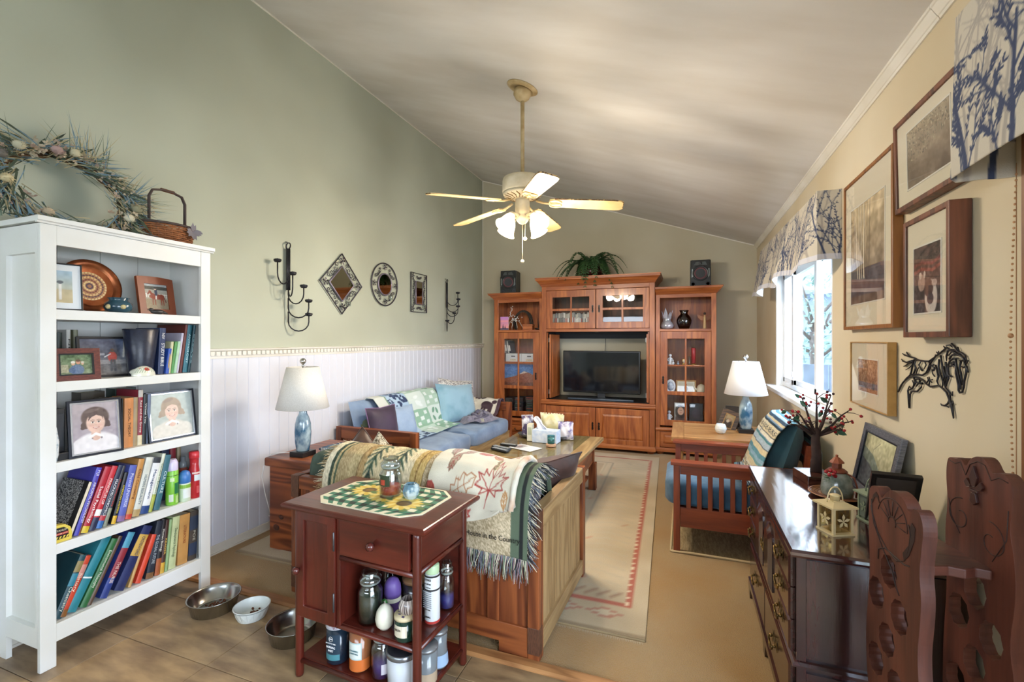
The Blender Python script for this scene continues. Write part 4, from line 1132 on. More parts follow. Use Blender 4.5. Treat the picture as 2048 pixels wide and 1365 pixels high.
for a in (
 ('plain brown backed book leaning behind the marbled notebook', 1.285, .012, .285, 15.5, '#7b4a2c', None, None),
 ('violet textbook titled abnormal psychology', 1.272, .022, .305, 17, '#4b46b4', [('ABNORMAL PSYCHOLOGY', .48, .6, '#e8e6f4'), ('FIJI', .92, .08, '#e8e6f4')], None),
 ('red textbook titled social psychology with a yellow sticker', 1.297, .027, .302, 19, '#b02a38', [('Social Psychology', .42, .55, '#ffffff')], [(.0, .1, '#e0c33a')]),
 ('scarlet textbook titled principles with a white label near its foot', 1.328, .024, .298, 19, '#c2323c', [('PRINCIPLES OF', .6, .4, '#f6efe9')], [(.22, .32, '#e9e9e6'), (0, .2, '#2e3350')]),
 ('navy textbook titled macroeconomics', 1.356, .024, .295, 19, '#232a44', [('MACROECONOMICS', .48, .58, '#eef0f2')], [(0, .12, '#3a6fb5'), (.12, .2, '#b53a44')]),
 ('thin charcoal textbook with red print beside macroeconomics', 1.385, .016, .287, 17, '#3b3a40', [('Contemporary', .55, .45, '#c9463f')], [(.0, .3, '#8a8f7c')]),
 ('black textbook titled american writers with a used sticker', 1.42, .018, .245, 14, '#1e1f24', [('AMERICAN WRITERS', .48, .55, '#e9d24a')], [(.0, .16, '#e2b52c')]),
 ('periwinkle blue textbook titled the physical universe', 1.444, .032, .272, 12.5, '#5a66b8', [('Physical UNIVERSE', .55, .6, '#dfe3f6')], [(0, .1, '#8e6fa0')]),
 ('tan orange textbook beside the periwinkle one', 1.48, .027, .296, 12.5, '#c58f4e', [('Child Counseling', .58, .5, '#6e3b1f')], [(.0, .08, '#c94a3a')]),
 ('cream and grey textbook titled human sexuality', 1.51, .032, .296, 13.5, '#d5d8cf', [('HUMAN SEXUALITY', .45, .5, '#5a6a74')], [(.0, .12, '#b9a06e')]),
 ('white textbook with large management title', 1.548, .036, .285, 14, '#e9eaec', [('Management', .52, .52, '#31426a')], [(.0, .14, '#2d4a86'), (.9, 1, '#30343c')]),
 ('slim pale textbook with green print beside management', 1.588, .017, .30, 13.5, '#d9dcc8', [('Careers in Education', .55, .55, '#3f6a4a')], [(0, .3, '#a9b04a')]),
 ('dusty teal textbook partly behind the green spray can', 1.612, .030, .285, 12.5, '#3c6d7c', [('CULTURE', .5, .4, '#d4e2e4')], None),
):
 book(a[0], a[1], zs, a[2], a[3], a[4], a[5], title=a[6], band=a[7], group=G4, tsize=min(a[2] * .6, .019))
for y, th, h, c, lb in ((1.735, .04, .30, '#2a3350', 'dark blue book standing behind the green spray can'), (1.782, .03, .305, '#8c2f38', 'dark red book standing behind the blue capped can'), (1.82, .02, .30, '#9a8a6a', 'tan book standing behind the blue capped can')):
 book(lb, y, zs, th, h, 0, c, X=-2.76, dep=.14, group=G4)
tp = thing('tape_measure', 'yellow tape measure with a black and red label on the fourth shelf', 'tape measure', (-2.63, 1.235, zs))
W = frame((-2.655, 1.192, zs), (0, 1, 0), (0, 0, 1))
out = [(0, 0), (.07, 0), (.072, .03), (.066, .058), (.046, .076), (.015, .08), (0, .078)]
obj('case', MB().prism(out, .036, M=W), mat('yellow_plastic', '#d9c353', .4), tp, bevel=.004)
obj('label_plate', MB().prism([(.006, .016), (.058, .016), (.055, .052), (.04, .066), (.006, .068)], .001, M=W @ tr(0, 0, .036)), mat('label_black', '#1c1c1e', .4), tp)
obj('label_red', MB().prism([(.006, .034), (.057, .034), (.056, .044), (.006, .044)], .0005, M=W @ tr(0, 0, .037)), mat('label_red', '#b23a34', .4), tp)
text('lettering', 'STANLEY', W @ tr(.031, .054, .0372), .011, mat('ink_f4f4f4', '#f0e9c8', .5), tp, width=.044)
text('lettering', 'POWER LOCK', W @ tr(.031, .039, .0376), .006, mat('ink_f4f4f4', '#f0e9c8', .5), tp, width=.044)
m = MB()
for k in range(4): m.prism([(.008 + k * .013, .018), (.015 + k * .013, .018), (.02 + k * .013, .028), (.013 + k * .013, .028)], .0005, M=W @ tr(0, 0, .0371))
obj('hazard_stripes', m, mat('yellow_plastic', '#d9c353', .4), tp)
def can(label, c, prof_body, mb_, prof_cap, mc, extra=None, cat='spray can', name='spray_can'):
 t = thing(name, label, cat, c)
 obj('can', MB().lathe(prof_body, c, 24), mb_, t)
 obj('cap', MB().lathe(prof_cap, c, 24), mc, t)
 if extra: extra(t, c)
 return t
def can_label(parts):
 def fn(t, c):
  for (z0, z1, a0, a1, rr, col) in parts:
   m = MB(); n = 10
   A = [math.radians(a0 + (a1 - a0) * k / n) for k in range(n + 1)]
   vs = [(c[0] + rr * math.cos(a), c[1] + rr * math.sin(a), c[2] + z) for z in (z0, z1) for a in A]
   m.add(vs, [(k, k + 1, n + 2 + k, n + 1 + k) for k in range(n)], True)
   obj('label', m, col_mat(col, .4, 'label'), t)
 return fn
can('lime green spray can with a white lavender cap', (-2.655, 1.722, zs), [(.0, 0), (.028, 0), (.03, .004), (.03, .185), (.027, .19)], mat('lime_tin', '#7fbf3e', .3), [(.0285, .186), (.029, .19), (.029, .225), (.02, .248), (.008, .246), (0, .24)], mat('lavender_cap', '#d2c8e4', .35),
 can_label([(.16, .163, -90, 90, .0303, '#3a4a2a'), (.06, .12, -10, 50, .0304, '#2f7a4a'), (.02, .06, -60, -20, .0304, '#d9e2d0'), (.01, .05, 0, 30, .0304, '#b6d88a'), (.13, .15, -50, -10, .0304, '#d6e6b8')]))
can('short spray can with a round bright blue cap', (-2.645, 1.785, zs), [(0, 0), (.026, 0), (.028, .004), (.028, .10), (.024, .106)], mat('pale_tin', '#cfdcc4', .3), [(.026, .10), (.029, .106), (.029, .14), (.022, .162), (.010, .17), (0, .171)], mat('blue_cap', '#3f74b8', .35),
 can_label([(.075, .095, -90, 90, .0283, '#8fc04a'), (.02, .07, -50, 40, .0283, '#eef2ee')]))
can('red soap bottle with a floral label at the right end of the fourth shelf', (-2.65, 1.846, zs), [(0, 0), (.028, 0), (.031, .006), (.031, .16), (.024, .19), (.026, .225)], mat('red_bottle', '#b82a30', .25), [(.026, .225), (.029, .23), (.029, .262), (.024, .266), (0, .266)], mat('red_cap', '#c9323a', .3),
 can_label([(.10, .135, -40, 20, .0314, '#dfe6e8'), (.03, .07, -20, 40, .0314, '#d8595a'), (.14, .15, -60, 40, .0312, '#f0d2c8')]), cat='bottle', name='soap_bottle')
can('grey topped amber pump bottle behind the blue capped can', (-2.705, 1.815, zs), [(0, 0), (.026, 0), (.028, .006), (.028, .15), (.018, .175)], mat('amber_bottle', '#7a3f34', .3), [(.018, .175), (.019, .18), (.019, .205), (.012, .21), (.012, .235), (0, .236)], mat('pump_grey', '#6d7479', .3), cat='bottle', name='pump_bottle')
# ---- bottom shelf
zs = .186
G5 = 'leaning books on the bottom shelf'
for a in (
 ('dark teal book titled chemistry at the far left of the bottom shelf', 1.2, .03, .265, 22, '#1f4650', [('Chemistry', .3, .38, '#e3e6da')], [(.72, .9, '#8a7a4a'), (.5, .7, '#2f7f96')]),
 ('orange red book with a cream title, second on the bottom shelf', 1.218, .028, .255, 22.5, '#c4472f', [('history', .55, .3, '#f2e3cf')], [(.0, .12, '#8a5a2a'), (.62, .85, '#c98a80')]),
 ('big glossy teal ring binder on the bottom shelf', 1.242, .038, .335, 26, '#2a7f8e', None, [(.42, .44, '#e8f0f0')]),
 ('forest green book with white title beside the teal binder', 1.294, .028, .30, 26, '#2f6a3c', [('Environmental Philosophy', .55, .55, '#dfe9d8')], None),
 ('dull brown book behind the green one', 1.325, .018, .305, 25.5, '#5c4434', None, None),
 ('blue and red illustrated book in the middle of the bottom shelf', 1.372, .032, .30, 24.5, '#2c3f86', [('THE NURSE', .38, .32, '#f0dfd6')], [(.3, .75, '#8e2f3c'), (.75, 1, '#4f97b4')]),
 ('fat navy dictionary with a gold oval crossword label', 1.428, .045, .305, 26.5, '#27305f', [('CROSSWORD', .68, .3, '#27305f')], [(.52, .86, '#c9a24e')]),
 ('thin tan book behind the navy dictionary', 1.497, .014, .225, 19, '#c49a5e', None, None),
 ('bright red orange slim book on the bottom shelf', 1.528, .026, .235, 20.5, '#d2482f', None, None),
 ('dark blue grey textbook right of the red orange one', 1.578, .036, .29, 11.5, '#2a2f3c', [('THE GLOBAL FUTURE', .5, .5, '#b9c4cc')], [(.0, .1, '#7d5a3a')]),
 ('black textbook titled human biology', 1.622, .025, .29, 8, '#231f22', [('Human Biology', .62, .4, '#f2efe6')], [(.0, .3, '#a65a34')]),
 ('brown and gold book beside human biology', 1.65, .02, .28, 6, '#4a2c26', [('READER', .5, .3, '#d6b25a')], [(.0, .2, '#d2a63a')]),
 ('narrow sage green book on the bottom shelf', 1.674, .015, .275, 5.5, '#8fae7a', None, None),
 ('pale green book titled developmental psychology', 1.692, .037, .28, 5.5, '#c2cc9c', [('Developmental Psychology', .5, .55, '#4a5a3c')], None),
 ('broad tan book titled literature', 1.74, .055, .275, 3.5, '#c08f52', [('LITERATURE', .6, .36, '#8a3f22')], None),
 ('dark ornate patterned book at the right end of the bottom shelf', 1.80, .046, .275, 3, '#4a4038', [('POE', .5, .2, '#b9b1a0')], [(.1, .35, '#2f3a52'), (.62, .9, '#323c50')]),
):
 book(a[0], a[1], zs, a[2], a[3], a[4], a[5], title=a[6], band=a[7], group=G5, tsize=min(a[2] * .6, .02), X=-2.64)
# ================================================================== entertainment centre along the back wall
OAK = ('#86431f', '#bd7039')
O_X, O_Z, O_Y = (wood('red_oak', *OAK, a, ring=10, fine=90, rough=.38, contrast=.42, coat=.15) for a in 'XZY')
O_D = wood('dark_oak', '#4c2817', '#6e3d22', 'Z', ring=10, rough=.5)
M_pull = mat('iron_pull', '#2b2826', .35, metal=.7)
M_black = mat('black_plastic', '#1d1f23', .4)
def loft(m, rings):
 """closed rings of equal length joined one above the other"""
 n = len(rings[0]); k = len(m.v)
 vs = [p for r_ in rings for p in r_]; fs = []
 for i in range(len(rings) - 1):
  for j in range(n):
   j2 = (j + 1) % n; fs.append((i * n + j, i * n + j2, (i + 1) * n + j2, (i + 1) * n + j))
 fs.append(tuple(reversed(range(n)))); fs.append(tuple((len(rings) - 1) * n + j for j in range(n)))
 return m.add(vs, fs, False)
def cornice(x0, x1, y0, y1, steps, left=1, right=1):
 m = MB()
 loft(m, [[(x0 - d * left, y0 - d, z), (x1 + d * right, y0 - d, z), (x1 + d * right, y1, z), (x0 - d * left, y1, z)] for d, z in steps])
 return m
def glass_door(parent, x0, x1, z0, z1, y, panes, name='door', th=.022):
 """frame-and-muntin door facing -y; panes = list of (x0, z0, x1, z1)"""
 m = MB()
 m.holed([(x0, z0), (x1, z0), (x1, z1), (x0, z1)], [[(a, b), (c, b), (c, d), (a, d)] for a, b, c, d in panes], -th, M=frame((0, y, 0), (1, 0, 0), (0, 0, 1)))
 m.f = [list(reversed(q)) for q in m.f]
 d_ = obj(name, m, O_Z, parent, bevel=.003)
 for a, b, c, d in panes:
  obj('pane', MB().box((a - .004, y + .012, b - .004), (c + .004, y + .015, d + .004)), M_pane, d_)
 return d_
def panel_door(parent, x0, x1, z0, z1, y, st, m_=None, name='door', th=.022):
 m_ = m_ or O_Z
 m = MB().holed([(x0, z0), (x1, z0), (x1, z1), (x0, z1)], [[(x0 + st, z0 + st), (x1 - st, z0 + st), (x1 - st, z1 - st), (x0 + st, z1 - st)]], -th, M=frame((0, y, 0), (1, 0, 0), (0, 0, 1)))
 m.f = [list(reversed(q)) for q in m.f]
 d_ = obj(name, m, m_, parent, bevel=.003)
 a, b, c, d = x0 + st, x1 - st, z0 + st, z1 - st; e = .028
 m = MB(); loft(m, [[(a, y + .014, c), (b, y + .014, c), (b, y + .014, d), (a, y + .014, d)], [(a, y + .012, c), (b, y + .012, c), (b, y + .012, d), (a, y + .012, d)], [(a + e, y + .003, c + e), (b - e, y + .003, c + e), (b - e, y + .003, d - e), (a + e, y + .003, d - e)]])
 m.f = [list(reversed(q)) for q in m.f]
 obj('panel', m, m_, d_)
 return d_
def pull(parent, x, y, z, h=.085):
 m = MB()
 m.prism([(-.008, -h * .5), (.008, -h * .5), (.013, -h * .3), (.007, -h * .1), (.012, 0), (.007, h * .15), (.013, h * .35), (.004, h * .5), (-.004, h * .5), (-.013, h * .35), (-.007, h * .15), (-.012, 0), (-.007, -h * .1), (-.013, -h * .3)], .003, M=frame((x, y, z), (1, 0, 0), (0, 0, 1)))
 m.tube([(x, y - .004, z + h * .28), (x - .004, y - .016, z + h * .1), (x, y - .018, z - h * .15), (x, y - .006, z - h * .3)], [.004, .005, .006, .003], 6)
 return obj('handle', m, M_pull, parent, label='dark iron handle')
def bail(parent, x, y, z, w=.1):
 m = MB()
 for sx in (-1, 1): m.ball((x + sx * w / 2, y - .006, z), (.009, .008, .009), 8, 6)
 m.tube([(x + w / 2 * math.cos(a), y - .014, z - .026 * math.sin(a)) for a in np.linspace(0, PI, 9)], .004, 6)
 return obj('handle', m, M_pull, parent, label='dark iron handle')
EY, EB = 6.0, 6.56
ec = thing('tv_cabinet', 'tall central oak television cabinet with glass doors above and panel doors below', 'cabinet', (-1.08, 6.28, 0), 0, None)
x0, x1 = -1.817, -.348
obj('side_panel', MB().box((x0, EY + .02, .06), (x0 + .03, EB, 2.16)), O_Z, ec)
obj('side_panel', MB().box((x1 - .03, EY + .02, .06), (x1, EB, 2.16)), O_Z, ec)
obj('stile', MB().box((x0, EY, .06), (x0 + .063, EY + .02, 2.16)), O_Z, ec, bevel=.002)
obj('stile', MB().box((x1 - .064, EY, .06), (x1, EY + .02, 2.16)), O_Z, ec, bevel=.002)
obj('rail', MB().box((x0 + .063, EY, 2.108), (x1 - .064, EY + .02, 2.16)), O_X, ec, bevel=.002)
obj('rail', MB().box((x0 + .063, EY, 1.55), (x1 - .064, EY + .02, 1.588)), O_X, ec, bevel=.002)
obj('rail', MB().box((x0 + .063, EY, .06), (x1 - .064, EY + .02, .08)), O_X, ec)
obj('waist_moulding', cornice(x0, x1, EY, EY + .02, [(0, .565), (.012, .572), (.018, .59), (.012, .603), (.016, .615), (.008, .632), (0, .638)], .6, .6), O_X, ec)
obj('base_moulding', cornice(x0, x1, EY, EB, [(.022, .045), (.022, .078), (.006, .10), (0, .10)], .6, .6), O_X, ec)
obj('cornice', cornice(x0, x1, EY, EB, [(.004, 2.16), (.012, 2.17), (.018, 2.185), (.05, 2.225), (.07, 2.24), (.07, 2.262), (.078, 2.262), (.078, 2.275)]), O_X, ec)
obj('deck', MB().box((x0 + .03, EY + .02, .612), (x1 - .03, EB, .64)), mat('dark_deck', '#1b1a1c', .4), ec)
obj('bay_top', MB().box((x0 + .03, EY + .02, 1.552), (x1 - .03, EB, 1.586)), O_D, ec)
obj('glass_shelf', MB().box((x0 + .03, EY + .05, 1.60), (x1 - .03, EB, 1.605)), O_D, ec)
obj('upper_back', MB().box((x0 + .03, EB - .01, 1.605), (x1 - .03, EB, 2.16)), O_D, ec)
obj('lower_back', MB().box((x0 + .03, EB - .01, .08), (x1 - .03, EB, .612)), O_D, ec)
obj('partition', MB().box((-1.09, EY + .025, 1.605), (-1.072, EB - .011, 2.10)), O_D, ec)
M_in = mat('bay_lining', '#1e2024', .6)
obj('bay_lining', MB().box((x0 + .0305, EY + .12, .641), (x0 + .045, EB, 1.551)), M_in, ec)
obj('bay_lining', MB().box((x1 - .045, EY + .12, .641), (x1 - .0305, EB, 1.551)), M_in, ec)
obj('back_valance', MB().box((x0 + .046, EB - .02, 1.46), (x1 - .046, EB - .005, 1.551)), M_in, ec)
px = [(-1.667, -1.424, -1.402, -1.171), (-.993, -.756, -.731, -.491)]
for k, (a, b, c, d) in enumerate(px):
 dd = glass_door(ec, (-1.751, -1.079)[k], (-1.089, -.415)[k], 1.592, 2.103, EY - .001, [(a, 1.675, b, 1.828), (c, 1.675, d, 1.828), (a, 1.86, b, 2.012), (c, 1.86, d, 2.012)])
 pull(dd, (-1.125, -1.04)[k], EY - .002, 1.85, .10)
for k in range(2):
 dd = panel_door(ec, (-1.751, -1.082)[k], (-1.089, -.415)[k], .085, .556, EY - .001, .075)
 pull(dd, (-1.125, -1.042)[k], EY - .002, .317, .10)
# doors folded back inside the bay
for k, (xx, lean) in enumerate(((-1.715, .035), (-.448, -.012))):
 y0, y1 = EY + .015, EY + .36
 m = MB(); m.prism([(xx, y0), (xx + lean, y1), (xx + lean + .02, y1), (xx + .02, y0)], .86, M=tr(0, 0, .655))
 d_ = obj('pocket_door', m, O_Z, ec, bevel=.002)
 if k == 0:
  m = MB(); m.prism([(xx + .0202 + lean * .2, y0 + .07), (xx + .0202 + lean * .8, y1 - .06), (xx + .025 + lean * .8, y1 - .06), (xx + .025 + lean * .2, y0 + .07)], .74, M=tr(0, 0, .715))
  obj('panel', m, O_Z, d_)
 m = MB()
 for z in (.74, 1.44): m.box((xx - .012, y0 + .004, z - .03), (xx - .001, y0 + .02, z + .03)); 
 obj('hinge', m, mat('steel_hinge', '#8d8a84', .35, metal=.8), ec); 
obj('pocket_edge', MB().box((-1.748, EY + .012, .65), (-1.738, EY + .05, 1.54)), O_Z, ec)
obj('pocket_edge', MB().box((-.43, EY + .012, .65), (-.418, EY + .05, 1.54)), O_Z, ec)
obj('door_catch', MB().lathe([(.03, 0), (.03, .006), (0, .008)], (-1.08, EY + .05, 1.542), 12), mat('steel_hinge', '#8d8a84', .35, metal=.8), ec)
for x in (x0 + .05, x1 - .05):
 obj('bun_foot', MB().lathe([(.022, 0), (.04, .008), (.05, .024), (.04, .042), (.03, .046)], (x, EY + .06, 0), 18), O_X, ec)
 obj('bun_foot', MB().lathe([(.022, 0), (.04, .008), (.05, .024), (.04, .042), (.03, .046)], (x, EB - .06, 0), 18), O_X, ec)
def tower(label, x0, x1, TY, nx, panes, hx, drawer):
 t = thing('side_tower', label, 'cabinet', ((x0 + x1) / 2, 6.3, 0), 0, None)
 B = EB - .02; zt = 2.01; sa = nx[0] - x0; sb = x1 - nx[1]
 obj('side_panel', MB().box((x0, TY + .02, .06), (x0 + .025, B, zt)), O_Z, t)
 obj('side_panel', MB().box((x1 - .025, TY + .02, .06), (x1, B, zt)), O_Z, t)
 obj('stile', MB().box((x0, TY, .06), (nx[0], TY + .02, zt)), O_Z, t, bevel=.002)
 obj('stile', MB().box((nx[1], TY, .06), (x1, TY + .02, zt)), O_Z, t, bevel=.002)
 obj('rail', MB().box((nx[0], TY, 1.967), (nx[1], TY + .02, zt)), O_X, t, bevel=.002)
 obj('rail', MB().box((nx[0], TY, 1.55), (nx[1], TY + .02, 1.58)), O_X, t, bevel=.002)
 obj('back_panel', MB().box((x0 + .025, B - .01, .08), (x1 - .025, B, zt)), O_Z, t)
 obj('niche_shelf', MB().box((x0 + .025, TY + .02, 1.556), (x1 - .025, B - .01, 1.58)), O_X, t)
 for z in (1.115, .765, .40):
  obj('shelf', MB().box((x0 + .025, TY + .05, z - .018), (x1 - .025, B - .01, z)), O_X, t)
 obj('cornice', cornice(x0, x1, TY, B, [(.004, zt), (.01, zt + .01), (.016, zt + .02), (.05, zt + .055), (.066, zt + .065), (.066, zt + .078), (.074, zt + .078), (.074, zt + .088)], 1 if x0 < -1 else 0, 1 if x1 > 0 else 0), O_X, t)
 obj('waist_moulding', cornice(x0, x1, TY, TY + .02, [(0, .298), (.012, .305), (.018, .322), (.010, .342), (0, .348)], .5 if x0 < -1 else 0, .5 if x1 > 0 else 0), O_X, t)
 obj('base_moulding', cornice(x0, x1, TY, B, [(.02, .045), (.02, .075), (.006, .094), (0, .094)], .5 if x0 < -1 else 0, .5 if x1 > 0 else 0), O_X, t)
 d_ = glass_door(t, nx[0] + .004, nx[1] - .004, .372, 1.546, TY - .001, panes)
 pull(d_, hx, TY - .002, .94, .10)
 q = panel_door(t, nx[0] + .004, nx[1] - .004, .10, .294, TY - .001, .042, m_=O_X, name='drawer')
 bail(q, (nx[0] + nx[1]) / 2, TY - .003, .2)
 for x in (x0 + .05, x1 - .05):
  for y in (TY + .06, B - .06):
   obj('bun_foot', MB().lathe([(.022, 0), (.04, .008), (.05, .024), (.04, .042), (.03, .046)], (x, y, 0), 18), O_X, t)
 return t
TY = 6.06
rows = ((.445, .757), (.803, 1.117), (1.135, 1.457))
tower('left oak side tower with an open niche over a tall glass door', -2.545, -1.823, TY, (-2.478, -1.871), [(a, z0, b, z1) for z0, z1 in rows for a, b in ((-2.39, -2.19), (-2.168, -1.961))], -1.921, 1)
tower('right oak side tower with an open niche over a tall glass door', -.342, .36, TY, (-.29, .304), [(a, z0, b, z1) for z0, z1 in rows for a, b in ((-.20, .002), (.023, .227))], -.25, 1)
# television
tv = thing('television', 'black flat screen television on a low silver stand', 'television', (-1.05, 6.25, .64))
obj('case', MB().box((-1.572, 6.20, .725), (-.538, 6.245, 1.292)), mat('tv_black', '#0f1012', .25), tv, bevel=.006)
obj('screen', MB().box((-1.552, 6.197, .752), (-.558, 6.2, 1.275)), mat('tv_screen', '#15171d', .07, spec=.6), tv)
obj('rear_housing', MB().box((-1.40, 6.245, .76), (-.72, 6.28, 1.12)), M_black, tv, bevel=.01)
obj('neck', MB().box((-1.10, 6.225, .66), (-1.0, 6.255, .73)), M_black, tv)
m = MB(); m.prism([(-1.49, 6.13), (-1.05, 6.10), (-.62, 6.13), (-.62, 6.16), (-1.0, 6.26), (-1.1, 6.26), (-1.49, 6.16)], .016, M=tr(0, 0, .641))
obj('stand', m, mat('tv_stand', '#5b6674', .3, metal=.5), tv, bevel=.004)
obj('cable', MB().tube([(-1.04, 6.55, 1.50), (-1.045, 6.55, 1.38), (-1.05, 6.5, 1.2), (-1.05, 6.30, 1.1)], .004, 6), M_black, tv)
# speakers on the towers
def speaker(label, x, y, z, w=.235, h=.33, d=.25, rz=0):
 t = thing('loudspeaker', label, 'speaker', (x, y, z), rz, None, world=False)
 f = -d / 2
 obj('cabinet', MB().box((-w / 2, f + .02, 0), (w / 2, d / 2, h)), mat('speaker_black', '#26282a', .5), t, bevel=.004)
 out = [(-w / 2, 0), (w / 2, 0), (w / 2, h * .72), (w / 2 - .012, h * .8), (w / 2 - .012, h), (-w / 2 + .012, h), (-w / 2 + .012, h * .8), (-w / 2, h * .72)]
 obj('baffle', MB().prism(out, .022, M=frame((0, f + .022, 0), (1, 0, 0), (0, 0, 1))), mat('speaker_front', '#17191c', .25), t, bevel=.004)
 W = frame((0, f, h * .5), (1, 0, 0), (0, 0, 1))
 obj('woofer_ring', MB().lathe([(.072, -.002), (.09, .0), (.094, .006), (.088, .01), (.075, .004)], (0, 0, 0), 32, M=W, cap=False), mat('speaker_rim', '#141518', .3), t)
 obj('woofer_surround', MB().lathe([(.056, .001), (.064, .006), (.073, .001)], (0, 0, 0), 32, M=W, cap=False), mat('speaker_red', '#5a2b33', .5), t)
 obj('woofer_cone', MB().lathe([(0, -.006), (.02, -.004), (.056, .0015)], (0, 0, 0), 32, M=W), mat('speaker_cone', '#22272c', .5), t)
 W = frame((0, f, h * .87), (1, 0, 0), (0, 0, 1))
 obj('tweeter_bar', MB().prism([(-.075, -.022), (.075, -.022), (.055, .02), (-.055, .02)], .004, M=W), mat('speaker_bar', '#3f4443', .3), t)
 obj('tweeter', MB().lathe([(.02, .004), (.018, .008), (0, .006)], (0, 0, 0), 18, M=W), M_black, t)
 for sx in (-1, 1):
  W = frame((sx * w * .36, f, h * .1), (1, 0, 0), (0, 0, 1))
  obj('port', MB().lathe([(.026, .0), (.03, .006), (.022, .006), (.018, 0), (.0, -.001)], (0, 0, 0), 20, M=W), mat('speaker_port', '#35393f', .3, metal=.3), t)
  W = frame((sx * w * .4, f, h * .5), (1, 0, 0), (0, 0, 1))
  obj('chrome_wing', MB().prism([(-.008, -.06), (.008, -.03), (.006, .06), (-.006, .05)], .006, M=W), mat('speaker_chrome', '#8d9494', .25, metal=.7), t)
 return t
speaker('black loudspeaker with a red ringed cone on the left tower', -2.365, 6.24, 2.099, rz=.10)
speaker('black loudspeaker with a red ringed cone on the right tower', .185, 6.24, 2.099)
# fern
fp = thing('potted_fern', 'leafy green fern in a round brown pot on the central cabinet', 'plant', (-1.19, 6.24, 2.276))
obj('pot', MB().lathe([(.07, 0), (.10, .008), (.155, .05), (.172, .085), (.15, .125), (.11, .15), (.10, .162), (.112, .175), (.10, .175), (.09, .15), (0, .14)], (-1.19, 6.24, 2.276), 32), mat('brown_glaze', '#4d2a26', .25, c2='#3b1f1e', scale=10, coat=.4), fp)
M_fern = mat('fern_green', '#35582f', .5, c2='#22421f', scale=14)
fr_ = random.Random(12)
for k in range(36):
 a = 6.283 * k / 36 + fr_.uniform(-.15, .15); L_ = fr_.uniform(.34, .54); up_ = fr_.uniform(.08, .27)
 if math.sin(a) > .2: L_ *= .6
 droop = fr_.uniform(.16, .42); m = MB(); pts = []
 for i in range(13):
  f_ = i / 12
  pts.append(Vector((-1.19 + L_ * f_ * math.cos(a), 6.24 + L_ * f_ * math.sin(a) * .85, 2.42 + up_ * math.sin(f_ * 2.1) * 1.05 - droop * f_ ** 3)))
 m.tube(pts, [.004] * 12 + [.001], 5)
 for i in range(3, 13):
  t_ = (pts[i] - pts[i - 1]).normalized(); sd = t_.cross(Vector((0, 0, 1)))
  if sd.length < .05: sd = Vector((-math.sin(a), math.cos(a), 0))
  sd.normalize(); l = .066 * math.sin(PI * min(1, (i - 1.4) / 11.4)) ** .7
  for s_ in (-1, 1):
   for p in (pts[i], (pts[i] + pts[i - 1]) / 2):
    d = (sd * s_ + t_ * .45).normalized()
    m.add([p, p + d * l * .5 + t_ * .016, p + d * l - Vector((0, 0, .008)), p + d * l * .5 - t_ * .014], [(0, 1, 2, 3)])
 obj('frond', m, M_fern, fp)
# ---- things in the left niche
zn = 1.5805
t = thing('greeting_card', 'pink sunset greeting card standing in the left niche', 'card', (-2.41, 6.12, zn))
cv = Canvas(30, 50, '#e48a9a', .6); cv.vgrad('#e99a8c', '#c98ad0'); cv.rect(0, 0, 1, .14, '#5a4f68'); cv.rect(0, .6, 1, .75, '#f0a0a4', .7)
for x, h_ in ((.2, .5), (.35, .36)): cv.poly([((x - .06) , .1), (x + .06, .1), (x, h_)], '#3a3550')
cm_ = obj('card', MB().box((-2.47, 6.112, zn), (-2.345, 6.116, zn + .19)), M_page, t)
printed('print', cv, flat((-2.469, 6.1115, zn + .002), (.123, 0, 0), (0, 0, .187)), PRINT, t)
obj('back_leaf', MB().prism([(0, 0), (.05, .0), (.052, .002), (.002, .002)], .19, M=tr(-2.47, 6.116, zn) @ rot('Z', 60)), M_page, t)
M_twig = mat('dark_twig', '#3f372f', .8, c2='#241f1c', scale=40)
t = thing('twig_wreath', 'dark horseshoe of twisted twigs standing in the left niche', 'wreath', (-2.19, 6.3, zn))
m = MB(); r3 = random.Random(4)
for k in range(9):
 o_ = [r3.uniform(-.018, .018) for _ in range(3)]
 m.tube([(-2.19 + (.125 + o_[0] + .008 * math.sin(4 * a + k)) * math.cos(a), 6.3 + o_[1], zn + .11 + (.165 + o_[2]) * math.sin(a)) for a in np.linspace(-.6, PI + .6, 22)], .0075, 5)
obj('twigs', m, M_twig, t)
t = thing('beaded_sprig', 'silver white beaded sprig on curved wire legs in the left niche', 'ornament', (-2.27, 6.14, zn))
m = MB(); 
for x, dx in ((-2.30, -.06), (-2.28, -.02), (-2.25, .03), (-2.24, .10)):
 m.tube([(x + dx * .9, 6.13, zn), (x + dx, 6.13, zn + .04), (x + dx * .5, 6.13, zn + .12), (-2.265, 6.13, zn + .15)], .004, 5)
obj('wire', m, mat('silver_wire', '#b9b2a4', .3, metal=.7), t)
m = MB()
for k in range(26): m.ball((-2.265 + r3.gauss(0, .04), 6.13 + r3.gauss(0, .012), zn + .155 + r3.gauss(0, .025)), .0085, 7, 5)
for k in range(12): m.ball((-2.36 + .006 * k + r3.gauss(0, .012), 6.15, zn + .16 + .016 * k), .008, 7, 5)
o = obj('beads', m, mat('pearl_bead', '#cfccc6', .3), t); o['kind'] = 'stuff'
t = thing('wooden_box', 'small lidded red wood box in the left niche', 'box', (-2.05, 6.14, zn))
obj('body', MB().box((-2.122, 6.09, zn), (-1.985, 6.19, zn + .055)), O_X, t, bevel=.003); obj('lid', MB().box((-2.127, 6.085, zn + .057), (-1.98, 6.195, zn + .08)), O_X, t, bevel=.003)
t = thing('dark_sprig_dish', 'dark dish with a black twig at the right of the left niche', 'ornament', (-1.93, 6.25, zn))
